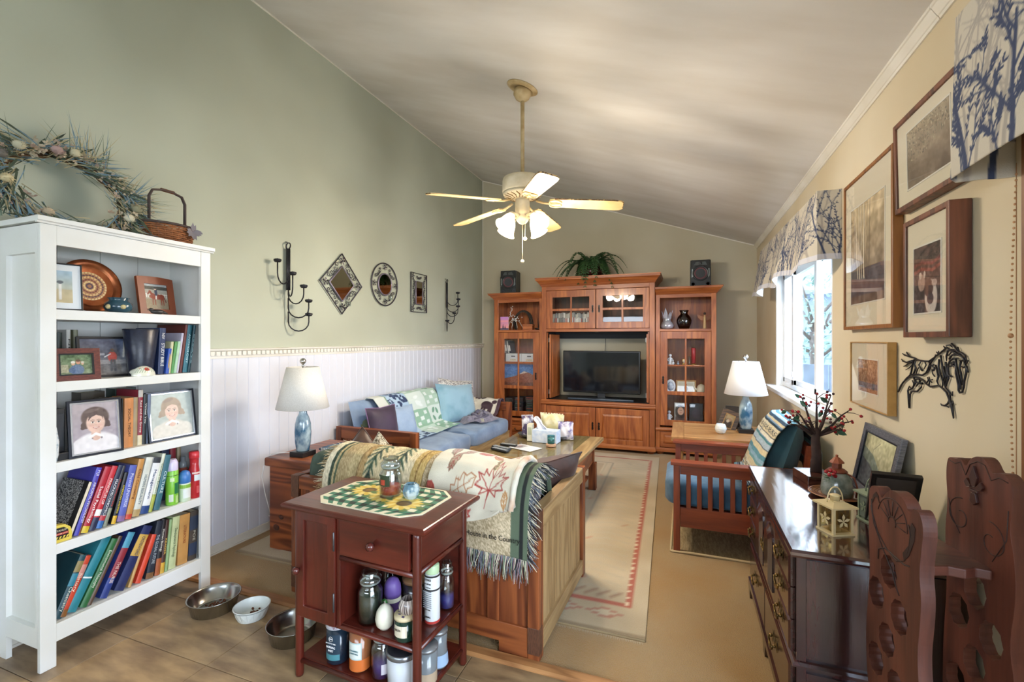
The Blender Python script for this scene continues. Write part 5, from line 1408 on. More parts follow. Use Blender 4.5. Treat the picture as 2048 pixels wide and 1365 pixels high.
obj('dish', MB().lathe([(.02, 0), (.05, .01), (.06, .03), (.055, .03), (0, .012)], (-1.94, 6.25, zn), 20), mat('dark_dish', '#2a2626', .4), t)
m = MB()
for a in (-.5, -.1, .3, .7): m.tube([(-1.94, 6.25, zn + .012), (-1.94 + .03 * a, 6.25, zn + .12), (-1.94 + .08 * a, 6.25, zn + .24)], [.004, .003, .001], 5)
obj('twig', m, M_twig, t)
# ---- left tower behind the glass
zs = 1.1155
for k, (x, w, c, h, lb) in enumerate(((-2.44, .022, '#d8d4ca', .29, 'white spined record case'), (-2.41, .03, '#8a8d92', .30, 'grey spined record case'), (-2.375, .02, '#c8c6c0', .29, 'cream spined record case'), (-2.35, .025, '#3c4148', .28, 'charcoal spined record case'))):
 t = thing('record_case', lb + ' leaning in the left tower', 'case', (x, 6.34, zs + .14), 0, 'cases leaning in the left tower')
 M = tr(x, 6.3, zs + .135) @ rot('Y', -9)
 obj('sleeve', MB().box((-w / 2, -.1, 0), (w / 2, .1, h * .62), M=M), col_mat(c), t); obj('spine_label', MB().box((-w * .4, -.1015, .03), (w * .4, -.1, h * .4), M=M), col_mat('#efeee8'), t)
for k, x in enumerate((-2.29, -2.05)):
 t = thing('media_drawer_box', ('left', 'right')[k] + ' white media drawer box with a paper label, in the left tower', 'storage box', (x, 6.28, zs), 0, 'white media drawer boxes')
 obj('box', MB().box((x - .118, 6.16, zs), (x + .118, 6.42, zs + .13)), mat('white_box', '#d9dcdc', .5), t, bevel=.003)
 obj('drawer', MB().box((x - .11, 6.153, zs + .01), (x + .11, 6.16, zs + .12)), mat('white_box2', '#c9cdd0', .5), t, bevel=.003)
 obj('label', MB().box((x - .05, 6.1515, zs + .025), (x + .05, 6.153, zs + .055)), M_page, t)
 text('lettering', ('ALBUMS', 'VIDEO')[k], frame((x, 6.1512, zs + .04), (1, 0, 0), (0, 0, 1)), .024, mat('ink_222222', '#222222', .6), t, width=.08)
 obj('finger_pull', MB().box((x - .03, 6.15, zs + .085), (x + .03, 6.153, zs + .1)), mat('label_black', '#1c1c1e', .4), t)
def art_mount(cv):
 cv.vgrad('#6a8fc0', '#5b7fb8'); A = cv.asp; cv.rect(0, .55, 1, 1, '#5d86c4'); cv.noise(5, .08, 2)
 cv.poly([(0, 0), (A, 0), (A, .45), (.78 * A, .62), (.6 * A, .70), (.42 * A, .52), (.2 * A, .42), (0, .36)], '#9a5f48'); cv.poly([(.45 * A, .55), (.6 * A, .70), (.72 * A, .64), (.6 * A, .6)], '#d6c8bc'); cv.rect(0, 0, 1, .2, '#6e4a3c', .6); cv.noise(24, .14, 3)
simple_frame('picture_frame', 'unframed looking mountain picture behind the middle panes of the left tower', (-2.45, 6.20, .7655), (1, 0, 0), (0, .06, 1), .50, .33, .006, .012, mat('black_frame', '#17171a', .35), art_mount, res=60, prop=False, gl=False)
zs = .4005; r4 = random.Random(8)
for c_, x in enumerate((-2.36, -2.21, -2.04)):
 z = zs
 for k in range(11):
  h = r4.choice((.015, .02, .026)); w = r4.uniform(.125, .14); dx = r4.uniform(-.006, .006)
  t = thing('disc_case', 'dark disc case, %s from the top of the %s stack in the left tower' % (nth(11 - k), ('left', 'middle', 'right')[c_]), 'case', (x + dx, 6.24, z), 0, 'disc cases stacked in the left tower')
  cc = r4.choice(('#1e2126', '#2a2d33', '#23262c', '#33383c', '#1c2a33', '#3a2a2a', '#28382f'))
  obj('case', MB().box((x + dx - w / 2, 6.16, z), (x + dx + w / 2, 6.33, z + h - .001)), col_mat(cc), t)
  obj('spine_label', MB().box((x + dx - w * .4, 6.1592, z + h * .3), (x + dx + w * r4.uniform(.0, .4), 6.16, z + h * .7)), col_mat(r4.choice(('#8f8f8c', '#5f6a70', '#a5564a', '#5a7a68'))), t)
  z += h
# ---- central glass doors
zs = 1.6055; x = -1.70; k = 0
while x < -1.14:
 w = r4.uniform(.014, .022); h = r4.uniform(.15, .185); k += 1
 t = thing('film_case', 'film case %s from the left behind the upper left glass door' % nth(k), 'case', (x, 6.16, zs), 0, 'film cases behind the upper left glass door')
 obj('case', MB().box((x, 6.10, zs), (x + w - .001, 6.24, zs + h + .03)), col_mat(r4.choice(('#b9b6ac', '#d8d6d0', '#8f8f8a', '#6d7276', '#a8a08e', '#55595e'))), t)
 obj('spine_label', MB().box((x + w * .2, 6.099, zs + h * .3), (x + w * .75, 6.1, zs + h * .8)), col_mat(r4.choice(('#efeee8', '#3a3d42', '#a54a42'))), t)
 x += w
for x, w, c, lb in ((-.93, .17, '#c9bfa8', 'flat cream booklet pile'), (-.62, .19, '#d4d0c4', 'flat white booklet pile')):
 t = thing('booklet_pile', lb + ' behind the upper right glass door', 'papers', (x, 6.16, zs))
 for q in range(4): obj('booklet', MB().box((x - w / 2 + .004 * q, 6.10, zs + .012 * q), (x + w / 2 - .003 * q, 6.25, zs + .012 * q + .011)), col_mat(c if q % 2 else '#b5493f' if x > -.7 else '#a89a80'), t)
# ---- right niche
zn = 1.5805
t = thing('tulip_vase', 'iridescent grey vase with pointed petals in the right niche', 'vase', (-.21, 6.18, zn))
M_irid = mat('iridescent_grey', '#9aa0a8', .2, metal=.35, c2='#c8c0cc', scale=12, coat=.5)
obj('body', MB().lathe([(.05, 0), (.075, .01), (.085, .04), (.07, .075), (.05, .10), (.048, .12), (.056, .14), (.05, .14), (0, .1)], (-.21, 6.18, zn), 24), M_irid, t)
for k in range(7):
 a = 6.283 * k / 7; c_, s_ = math.cos(a), math.sin(a); b_ = (-.21 + .05 * c_, 6.18 + .05 * s_, zn + .135); h_ = (.10, .07, .12, .06, .09, .13, .08)[k]
 m = MB(); n_ = Vector((-s_, c_, 0)) * .022; p = Vector(b_); o_ = Vector((c_, s_, 0)) * .006
 m.add([p - n_, p + n_, p + n_ * .9 + Vector((0, 0, h_ * .5)) + o_, p + Vector((0, 0, h_)) + o_ * 3, p - n_ * .9 + Vector((0, 0, h_ * .5)) + o_], [(0, 1, 2, 3, 4)])
 obj('petal', m, M_irid, t, solid=.006)
M_smoke = clear_glass('smoke_glass', '#8d8088', .04, .22)
t = thing('glass_vase', 'smoky glass vase with a flared neck in the right niche', 'vase', (-.005, 6.2, zn))
obj('body', MB().lathe([(.055, 0), (.06, .004), (.088, .08), (.09, .11), (.075, .15), (.045, .185), (.042, .20), (.058, .235), (.055, .236), (.039, .20), (.042, .185), (.071, .15), (.086, .11), (.056, .01), (0, .01)], (-.005, 6.2, zn), 32), M_smoke, t)
obj('bead_fill', MB().lathe([(.054, .011), (.082, .08), (.0845, .092), (0, .095)], (-.005, 6.2, zn), 28), mat('dark_bead_fill', '#3f3a44', .3, c2='#5a535c', scale=120), t)
t = thing('angel_figurine', 'slim wooden angel figurine with spread wings in the right niche', 'figurine', (.235, 6.2, zn))
obj('body', MB().lathe([(.022, 0), (.02, .02), (.014, .12), (.010, .17), (0, .175)], (.235, 6.2, zn), 14), mat('pale_wood', '#c9a878', .5), t)
obj('head', MB().ball((.235, 6.2, zn + .19), .016, 12, 8), mat('dark_hair', '#3a2a22', .6), t)
for s_ in (-1, 1):
 m = MB().prism([(0, 0), (s_ * .05, .03), (s_ * .085, .045), (s_ * .075, .005), (s_ * .04, -.03), (0, -.02)], .005, M=frame((.235, 6.215, zn + .135), (1, 0, 0), (0, 0, 1)))
 obj('wing', m, mat('wing_wood', '#8f5a36', .5), t)
# ---- right tower behind the glass
zs = 1.1155
def figurine(label, x, y, z, h, c, cat='figurine'):
 t = thing('figurine', label, cat, (x, y, z))
 mm = mat('china_' + c.lstrip('#'), c, .25)
 obj('body', MB().lathe([(h * .22, 0), (h * .2, h * .1), (h * .12, h * .45), (h * .14, h * .62), (h * .06, h * .74), (0, h * .76)], (x, y, z), 14, sq=(1, .7)), mm, t)
 obj('head', MB().ball((x, y, z + h * .86), h * .13, 10, 8), mm, t)
 m = MB()
 for s_ in (-1, 1): m.tube([(x + s_ * h * .12, y, z + h * .64), (x + s_ * h * .24, y - h * .06, z + h * .45), (x + s_ * h * .12, y - h * .15, z + h * .4)], h * .04, 6)
 obj('arms', m, mm, t)
 return t
figurine('white china lady figurine on the upper glass shelf of the right tower', -.17, 6.17, zs, .15, '#e3e4e8')
figurine('small white china child at the foot of the lady figurine', -.135, 6.14, zs, .07, '#dadde2')
figurine('pale blue china cherub on the upper glass shelf of the right tower', -.075, 6.15, zs, .06, '#aab9c8')
t = thing('mantel_clock', 'little round gold clock on the upper glass shelf of the right tower', 'clock', (.0, 6.18, zs))
obj('case', MB().lathe([(.028, 0), (.032, .006), (.032, .016), (.026, .02), (0, .02)], (0, 0, 0), 24, M=frame((.0, 6.19, zs + .06), (1, 0, 0), (0, 0, 1))), mat('brass', '#b08a45', .3, metal=.8), t)
obj('face', MB().lathe([(.023, 0), (.023, .0015), (0, .0016)], (0, 0, 0), 20, M=frame((.0, 6.17, zs + .06), (1, 0, 0), (0, 0, 1))), M_page, t)
obj('foot', MB().box((-.025, 6.17, zs), (.025, 6.2, zs + .03)), mat('brass', '#b08a45', .3, metal=.8), t)
t = thing('red_pillar_candle', 'tall red pillar candle on the upper glass shelf of the right tower', 'candle', (.105, 6.2, zs))
obj('wax', MB().lathe([(.026, 0), (.026, .19), (.022, .195), (0, .188)], (.105, 6.2, zs + .03), 20), mat('red_wax', '#a3242c', .4), t); obj('wick', MB().tube([(.105, 6.2, zs + .21), (.105, 6.2, zs + .235)], .0015, 5), M_black, t); obj('base', MB().lathe([(.035, 0), (.03, .028), (.0, .03)], (.105, 6.2, zs), 18), mat('brass', '#b08a45', .3, metal=.8), t)
vessel('serving_dish', 'shallow cream dish on the upper glass shelf of the right tower', 'dish', (.14, 6.135, zs), [(.04, 0), (.05, .004), (.085, .014), (.083, .016), (.0, .006)], mat('cream_china', '#e0d9c4', .25))
vessel('glass_tumbler', 'clear glass tumbler beside the red pillar candle', 'glass', (.055, 6.16, zs), [(.014, 0), (.016, .002), (.019, .12), (.017, .12), (.0145, .006), (0, .005)], M_clear)
zs = .7655
t = thing('oval_cameo', 'white oval cameo in a lacy frame on the middle shelf of the right tower', 'ornament', (-.165, 6.15, zs))
obj('rim', MB().lathe([(.04, 0), (.056, .004), (.06, .012), (.05, .014), (.04, .008)], (0, 0, 0), 26, M=frame((-.165, 6.16, zs + .09), (1, 0, 0), (0, 0, 1)), sq=(1, 1.45), cap=False), mat('china_e3e4e8', '#e3e4e8', .25), t)
obj('face', MB().lathe([(.045, 0), (.045, .004), (0, .006)], (0, 0, 0), 24, M=frame((-.165, 6.16, zs + .09), (1, 0, 0), (0, 0, 1)), sq=(1, 1.45)), mat('cameo_blue', '#9aa7bb', .4, c2='#d9dce2', scale=30), t)
obj('foot', MB().box((-.195, 6.14, zs), (-.135, 6.18, zs + .012)), mat('china_e3e4e8', '#e3e4e8', .25), t)
def art_small(cv): 
 cv.vgrad('#b9ac90', '#d2cbb4'); A = cv.asp; cv.disk(.5 * A, .3, .16, .3, '#4f5a44'); cv.disk(.5 * A, .68, .09, .12, '#c99a82'); cv.disk(.5 * A, .76, .1, .08, '#3d2e28')
simple_frame('picture_frame', 'gold framed wide photo of a person, middle shelf of the right tower', (-.10, 6.17, zs), (1, 0, 0), (0, .12, 1), .235, .17, .016, .012, M_goldf, art_small, res=40, matw=.012)
t = thing('teapot', 'cream china teapot with a gold rim, middle shelf of the right tower', 'teapot', (.19, 6.2, zs))
M_cc = mat('cream_china', '#e0d9c4', .25)
obj('body', MB().lathe([(.03, 0), (.055, .02), (.06, .06), (.045, .10), (.03, .115), (.0, .13)], (.195, 6.2, zs), 22), M_cc, t)
obj('spout', MB().tube([(.15, 6.19, zs + .05), (.12, 6.18, zs + .07), (.105, 6.18, zs + .115)], [.016, .011, .008], 8), M_cc, t)
obj('handle', MB().tube([(.25, 6.2, zs + .09), (.285, 6.2, zs + .09), (.29, 6.2, zs + .05), (.252, 6.2, zs + .03)], .006, 6), M_cc, t)
obj('knob', MB().ball((.195, 6.2, zs + .137), .01, 8, 6), mat('brass', '#b08a45', .3, metal=.8), t)
zs = .4005
def art_lady(cv):
 cv.vgrad('#7d7a70', '#9a978c'); A = cv.asp; cv.disk(.5 * A, .1, .3, .25, '#5a4440'); cv.disk(.5 * A, .55, .27, .34, '#2f2426'); cv.disk(.5 * A, .58, .15, .2, '#d6a890'); cv.line([(.44 * A, .5), (.56 * A, .5)], .02, '#a8504a'); cv.disk(.44 * A, .62, .02, .02, '#3a2a28'); cv.disk(.56 * A, .62, .02, .02, '#3a2a28')
simple_frame('picture_frame', 'portrait photo of a dark haired person on the lowest shelf of the right tower', (-.12, 6.16, zs), (1, 0, 0), (0, .12, 1), .15, .25, .01, .01, mat('grey_frame', '#a5a49c', .4), art_lady, res=60)
def art_dark(cv): cv.vgrad('#23242e', '#2f2f3a'); cv.noise(9, .1, 2); cv.disk(.5 * cv.asp, .5, .2, .25, '#3c3440')
simple_frame('picture_frame', 'dark photo in a black frame on the lowest shelf of the right tower', (.055, 6.16, zs), (1, 0, 0), (0, .12, 1), .16, .25, .012, .01, mat('black_frame', '#17171a', .35), art_dark, res=40)
figurine('white china goose girl at the left end of the lowest right tower shelf', -.18, 6.15, zs, .15, '#dfe2ea')
# ================================================================== rugs
cv = Canvas(150, 200, '#b9a888', 2.676 / 3.58); r5 = random.Random(21); A = cv.asp
cv.noise(7, .10, 1); cv.noise(24, .08, 2)
cv.rect(.0, .0, 1, .006, '#8f7c5c'); cv.rect(.955, .07, .967, .95, '#a9583f'); cv.rect(.033, .07, .045, .95, '#a9583f'); cv.rect(.033, .07, .967, .078, '#a9583f'); cv.rect(.033, .942, .967, .95, '#a9583f')
for k in range(46):
 v = .075 + k * .0192; cv.rect(.958, v, .964, v + .006, '#d8c7a8'); cv.rect(.036, v, .042, v + .006, '#d8c7a8')
cv.rect(.80, .13, .806, .88, '#9a8f78'); cv.rect(.194, .13, .2, .88, '#9a8f78'); cv.rect(.194, .125, .806, .13, '#9a8f78'); cv.rect(.194, .875, .806, .88, '#9a8f78'); cv.rect(.775, .14, .785, .87, '#b9ab8c'); cv.rect(.215, .14, .225, .87, '#b9ab8c')
cv.rect(.23, .15, .77, .86, '#b39d7c')
for k in range(30):
 v = .1 + k * .027
 for u0 in (.825, .06): cv.line([(u0 * A, v), ((u0 + .055) * A, v + .014), ((u0 + .115) * A, v)], .006, '#b3a78c', .7)
for k in range(34): cv.line([(.05 * A + k * .0265 * A, .088), (.07 * A + k * .0265 * A, .104)], .005, '#8c6a52', .8)
for k in range(11):
 x = (.09 + k * .083) * A; cv.poly([(x - .028, .045), (x, .030), (x + .028, .045), (x, .060)], '#a8745c'); cv.poly([(x - .018, .045), (x, .036), (x + .018, .045), (x, .054)], '#b8ab8e')
for k in range(260):
 x, y = r5.gauss(.52, .16) * A, r5.gauss(.55, .2); cv.line([(x, y), (x + r5.uniform(-.012, .012), y + .01)], .006, r5.choice(('#b5654a', '#a9704f', '#c08a6a', '#9a8a70')), .5)
rug = thing('area_rug', 'large worn cream patterned rug with rust borders under the seating group', 'rug', (-1.5, 4.0, .003))
def rugfn(u, v):
 x = -2.852 + u * 2.676 - .11 * u * v; y = 2.262 + 3.58 * v + .015 * u
 return (x, y, .0125 + .0012 * math.sin(x * 9 + y * 7))
printed('pile', cv, rugfn, attr_mat('rug_print', .95, bump=.8, bscale=160, sheen=.2), rug)
m = MB(); m.grid(16, 1, lambda u, v: (-2.852 + 2.676 * u, 2.262 + .015 * u, .003 + .0095 * v)); m.grid(1, 16, lambda u, v: (-.176 - .11 * v, 2.277 + 3.58 * v, .003 + .0095 * u)); m.grid(1, 16, lambda u, v: (-2.852, 2.262 + 3.58 * v, .003 + .0095 * (1 - u)))
obj('edge', m, mat('rug_edge', '#a08a66', .9), rug)
m = MB()
for k in range(330):
 x = -2.85 + 2.67 * k / 330; m.add([(x, 2.263, .008), (x + .006, 2.263, .008), (x + .004 + r5.uniform(-.004, .004), 2.262 - r5.uniform(.012, .022), .004)], [(0, 1, 2)])
o = obj('fringe', m, mat('rug_fringe', '#b7a78a', .9), rug); o['kind'] = 'stuff'
mt = thing('woven_mat', 'small straw coloured woven mat under the mission armchair', 'mat', (.3, 3.7, .003))
m = MB().box((-.088, 3.312, .003), (.80, 4.42, .009))
obj('weave', m, mat('straw_weave', '#a8946f', .95, c2='#85714f', scale=90, stretch=(1, .2, 1), bump=.7, bscale=160), mt)
m = MB(); m.tube([(-.088, 3.312, .01), (-.088, 4.42, .01)], .008, 6); m.tube([(-.09, 3.312, .01), (.05, 3.308, .016), (.3, 3.315, .011), (.8, 3.312, .01)], .008, 6)
obj('binding', m, mat('straw_binding', '#c3ad84', .9), mt)
# ================================================================== loveseat, its back to the camera
PIN = ('#5c2a15', '#96532b')
P_X, P_Y, P_Z = (wood('red_pine', *PIN, a, ring=9, fine=70, rough=.42, contrast=.6, warp=4.5, coat=.1) for a in 'XYZ')
Q_Y, Q_Z = (wood('weathered_pine', '#8d6f47', '#b6986a', a, ring=11, fine=80, rough=.5, contrast=.5, warp=4) for a in 'YZ')
M_endgrain = mat('dark_endgrain', '#4a2d20', .5, c2='#6b4530', scale=40, stretch=(6, 1, 1))
LR = math.radians(-2.4)
LO = Vector((-.607, 1.961, .003))
LM = Matrix.Translation(LO) @ Matrix.Rotation(LR, 4, 'Z')
ls = thing('loveseat', 'pine crate style loveseat with its slatted back to the camera', 'sofa', LO, LR, None, world=False)
LW, LD, LH = 1.505, .85, .67
def end_panel(parent, xo, s, wy, wz):
 """plank end panel with its outer face at x = xo; s = +1 when the outside is +x"""
 a, b = sorted((xo - s * .055, xo))
 for nm, q in (('post', ((a, 0, 0), (b, .062, LH))), ('post', ((a, LD - .062, 0), (b, LD, LH)))):
  obj(nm, MB().box(*q), P_Z, parent, bevel=.004)
 obj('top_rail', MB().box((a, .062, LH - .085), (b, LD - .062, LH)), wy, parent, bevel=.004)
 obj('bottom_rail', MB().box((a, .062, .03), (b, LD - .062, .115)), wy, parent, bevel=.004)
 n = 9; w = (LD - .124) / n
 for i in range(n):
  m = MB(); y0 = .062 + w * i
  m.prism([(y0, 0), (y0 + .004, .012), (y0 + w - .004, .012), (y0 + w, 0)], LH - .2, M=frame((xo - s * .030, 0, .115), (0, 1, 0), (s, 0, 0)) if s < 0 else frame((xo - .030, 0, LH - .085), (0, 1, 0), (1, 0, 0)))
  obj('plank', m, wz, parent)
 for z0, z1 in ((LH - .125, LH + .0005), (.03, .15)):
  obj('corner_joint', MB().box((a - .0006, -.0008, z0), (b + .0006, .05, z1)), M_endgrain, parent, bevel=.002)
end_panel(ls, 0, 1, Q_Y, Q_Z)
end_panel(ls, -LW, -1, P_Y, P_Z)
obj('back_rail', MB().box((-LW + .055, .004, LH - .075), (-.055, .05, LH - .002)), P_X, ls, bevel=.003)
m = MB().prism([(-LW + .055, .14), (-LW + .055, .0), (-LW + .20, .0), (-LW + .20, .05), (-.20, .05), (-.20, .0), (-.055, .0), (-.055, .14)], -.045, M=frame((0, .004, 0), (1, 0, 0), (0, 0, 1)))
m.f = [list(reversed(q)) for q in m.f]
obj('bottom_rail', m, P_X, ls, bevel=.003)
obj('stile', MB().box((-.26, .006, .14), (-.20, .046, LH - .075)), P_Z, ls, bevel=.003)
n = 7; w = (LW - .11) / n
for i in range(n):
 x0_ = -LW + .055 + w * i
 obj('plank', MB().box((x0_ + .0015, .016 + .002 * (i % 2), .13), (x0_ + w - .0015, .036, LH - .07)), P_Z, ls, bevel=.002)
obj('seat_deck', MB().box((-LW + .055, .036, .24), (-.055, LD - .03, .27)), P_X, ls)
obj('front_rail', MB().box((-LW + .055, LD - .05, .14), (-.055, LD - .01, .29)), P_X, ls, bevel=.003)
M_denim = mat('blue_futon', '#8298b6', .9, c2='#6d84a4', scale=5, bump=.25, bscale=30, sheen=.3)
def slab(m, x0, x1, y0, y1, z0, z1, r_, n=14, puff=.0, seed=0, M=None):
 """soft mattress: rounded box with puffed top"""
 rr = random.Random(seed); ph = [rr.uniform(0, 6) for _ in range(4)]
 def P(u, v):
  a = 2 * PI * v; c_, s_ = math.cos(a), math.sin(a); e = .35
  yy = (abs(c_) ** e) * (1 if c_ > 0 else -1); zz = (abs(s_) ** e) * (1 if s_ > 0 else -1)
  k = 1 - (abs(2 * u - 1) ** 14) * .25
  x = x0 + (x1 - x0) * u; y = (y0 + y1) / 2 + (y1 - y0) / 2 * yy * k; z = (z0 + z1) / 2 + (z1 - z0) / 2 * zz * k
  if zz > 0: z += puff * math.sin(9 * x + ph[0]) * math.sin(11 * y + ph[1]) + puff * .5 * math.sin(23 * x + ph[2] + 6 * y)
  return (x, y, z)
 m.grid(n * 2, 32, P, M=M)
 for u in (0, 1):
  k = len(m.v); pts = [P(u, j / 32) for j in range(32)]
  m.add(pts, [tuple(range(32)) if u else tuple(reversed(range(32)))], True, M)
 return m
obj('seat_cushion', slab(MB(), -LW + .06, -.06, .22, LD - .02, .27, .45, .06, puff=.01), M_denim, ls)
obj('back_cushion', slab(MB(), -LW + .065, -.75, .045, .26, .36, .80, .08), mat('green_quilt', '#4a5a4e', .9, c2='#3a483e', scale=12, bump=.4, bscale=22), ls, label='green quilted back cushion')
obj('back_cushion', slab(MB(), -.745, -.075, .045, .26, .36, .79, .08), mat('blue_floral', '#5b7286', .9, c2='#8a6f66', scale=16, detail=4, bump=.3, bscale=30), ls, label='blue floral back cushion')
PATH = [(.34, .50), (.315, .66), (.285, .77), (.24, .818), (.18, .832), (.12, .83), (.065, .81), (.025, .765), (.0, .70), (-.006, .66), (-.012, .55), (-.015, .45), (-.016, .35)]
def path_at(p, zend, v, off):
 """v = 0 at the front end, 1 at the hanging end"""
 q = [a for a in p if not (a[0] < .01 and a[1] < zend)] + [(p[-1][0], zend)]
 d = [0]
 for a, b in zip(q, q[1:]): d.append(d[-1] + math.hypot(a[0] - b[0], a[1] - b[1]))
 t = v * d[-1]; i = 0
 while i < len(q) - 2 and d[i + 1] < t: i += 1
 f_ = (t - d[i]) / max(1e-6, d[i + 1] - d[i]); f_ = min(1, max(0, f_))
 a, b = q[i], q[i + 1]; ty, tz = b[0] - a[0], b[1] - a[1]; l = math.hypot(ty, tz) or 1
 return a[0] + ty * f_ + off * tz / l * (1 if True else 1), a[1] + tz * f_ - off * ty / l
def drape(x0, x1, zend, off, skew=0, fold=.004, fr=40, zl=None):
 def fn(u, v):
  ze = zend if zl is None else zl + (zend - zl) * u
  y, z = path_at(PATH, ze, v, off + fold * math.sin(u * fr + 2 * v) * min(1, v * 1.2))
  return LM @ Vector((x0 + (x1 - x0) * u + skew * max(0, v - .35) * (1 - u), y, z))
 return fn
def fringe(name, pts, ln, dirs, m_, parent, n, seed=0, spread=.012):
 rr = random.Random(seed); m = MB()
 for k in range(n):
  f_ = k / (n - 1) * (len(pts) - 1); i = min(int(f_), len(pts) - 2); p = Vector(pts[i]).lerp(Vector(pts[i + 1]), f_ - i)
  d = Vector(dirs); q = p + d * ln * rr.uniform(.75, 1.1) + Vector((rr.gauss(0, spread), rr.gauss(0, spread * .5), rr.gauss(0, spread)))
  mid = (p + q) / 2 + Vector((rr.gauss(0, spread * .5), rr.uniform(-.008, .002), 0))
  m.m = rr.randrange(len(m_)) if isinstance(m_, list) else 0
  m.tube([p, mid, q], [.0022, .002, .001], 4, cap=False)
 o = obj(name, m, m_, parent); o['kind'] = 'stuff'; return o
# fern striped tapestry throw
t = thing('tapestry_throw', 'fringed beige tapestry throw with green ferns over the loveseat back', 'throw', LM @ Vector((-1.0, .1, .8)))
cv = Canvas(150, 110, '#c2b491', 1.05); A = cv.asp; cv.noise(8, .1, 1)
for u0, u1, c in ((.0, .05, '#d8cdb0'), (.05, .075, '#39483a'), (.075, .1, '#b9a67c'), (.1, .12, '#4b5a45'), (.12, .22, '#ab9770'), (.22, .30, '#b8a67c'), (.30, .315, '#8d7650'), (.315, .36, '#a68a5c'), (.36, .66, '#d2c39c'), (.66, .76, '#d9cba8'), (.76, .80, '#c0a468'), (.80, .815, '#8d7040'), (.815, .93, '#b99e62'), (.93, 1, '#a98a50')): cv.rect(u0, 0, u1, 1, c)
for (u0, a_) in ((.44, 1.75), (.58, 1.2)):
 x, y = u0 * A, .10
 for k in range(16):
  y2 = y + .045; x2 = x + .018 * math.cos(a_) ; cv.line([(x, y), (x2, y2)], .014, '#31463a')
  for s_ in (-1, 1): cv.line([(x, y), (x + s_ * .075 * (1 - abs(k - 7) / 11), y + .055)], (.022, .008), '#3d5544' if k % 3 else '#2b3d36')
  x, y = x2, y2
rr = np.random.RandomState(5); cv.a = np.clip(cv.a + (rr.rand(110, 150, 1) - .5) * .20, 0, 1)
printed('weave', cv, drape(-1.25, -.52, .40, .012), CLOTH_PRINT, t, solid=.004)
fn = drape(-1.25, -.52, .40, .014)
fringe('fringe', [fn(0, v) for v in np.linspace(.1, 1, 14)], .045, LM.to_3x3() @ Vector((-1, -.05, -.25)), [mat('cream_yarn', '#d6ccb2', .95), mat('tan_yarn', '#b39c74', .95)], t, 150, 1)
# house in the country tapestry
t = thing('house_tapestry', 'fringed beige tapestry with green border hanging below the leaf blanket', 'throw', LM @ Vector((-.3, .0, .6)))
cv = Canvas(120, 150, '#bcab8b', .62); A = cv.asp; rr = np.random.RandomState(6); cv.noise(10, .12, 3)
cv.rect(.1, .3, .62, .62, '#a99576', .5); cv.rect(.62, .10, .66, .7, '#8e7f6a', .7); cv.rect(0, .255, .66, .275, '#93836b', .7)
cv.a = np.clip(cv.a + (rr.rand(150, 120, 1) - .5) * .28, 0, 1)
cv.line([(.3 * A, .62), (.22 * A, .42), (.32 * A, .36)], .012, '#54503f'); cv.line([(.1 * A, .36), (.3 * A, .37), (.38 * A, .34)], .016, '#2b2a26')
for k in range(9): cv.disk((.22 + .03 * k) * A, .22 + .015 * math.sin(k * 2), .008, .010, '#54503f')
cv.rect(.85, .0, .93, 1, '#5c6b56'); cv.rect(.93, 0, .96, 1, '#1f2322'); cv.rect(.96, 0, 1, 1, '#5c6b56'); cv.rect(0, .03, 1, .075, '#5c6b56'); cv.rect(0, .015, 1, .03, '#1f2322')
fnC = drape(-.62, -.045, .462, .010, zl=.475, fold=.003, fr=18)
printed('weave', cv, fnC, CLOTH_PRINT, t, solid=.004)
p0_, p1_ = fnC(.28, .90), fnC(.86, .895)
text('lettering', 'House in the Country', frame(fnC(.70, .915) + Vector((0, -.006, 0)), fnC(.86, .90) - fnC(.3, .905), (0, 0, 1)), .034, mat('ink_black_yarn', '#1d1c1a', .9), t, width=.27)
Y4 = [mat('cream_yarn', '#d6ccb2', .95), mat('slate_yarn', '#6a707a', .95), mat('black_yarn', '#232529', .95), mat('mauve_yarn', '#9a7f82', .95), mat('sage_yarn', '#7d8a72', .95)]
fringe('bottom_fringe', [fnC(u, 1) for u in np.linspace(0, 1, 12)], .10, (0, -.06, -1), Y4, t, 300, 2)
fringe('side_fringe', [fnC(1, v) for v in np.linspace(.35, 1, 14)], .06, LM.to_3x3() @ Vector((.75, -.12, -.65)), Y4[:3], t, 220, 3)
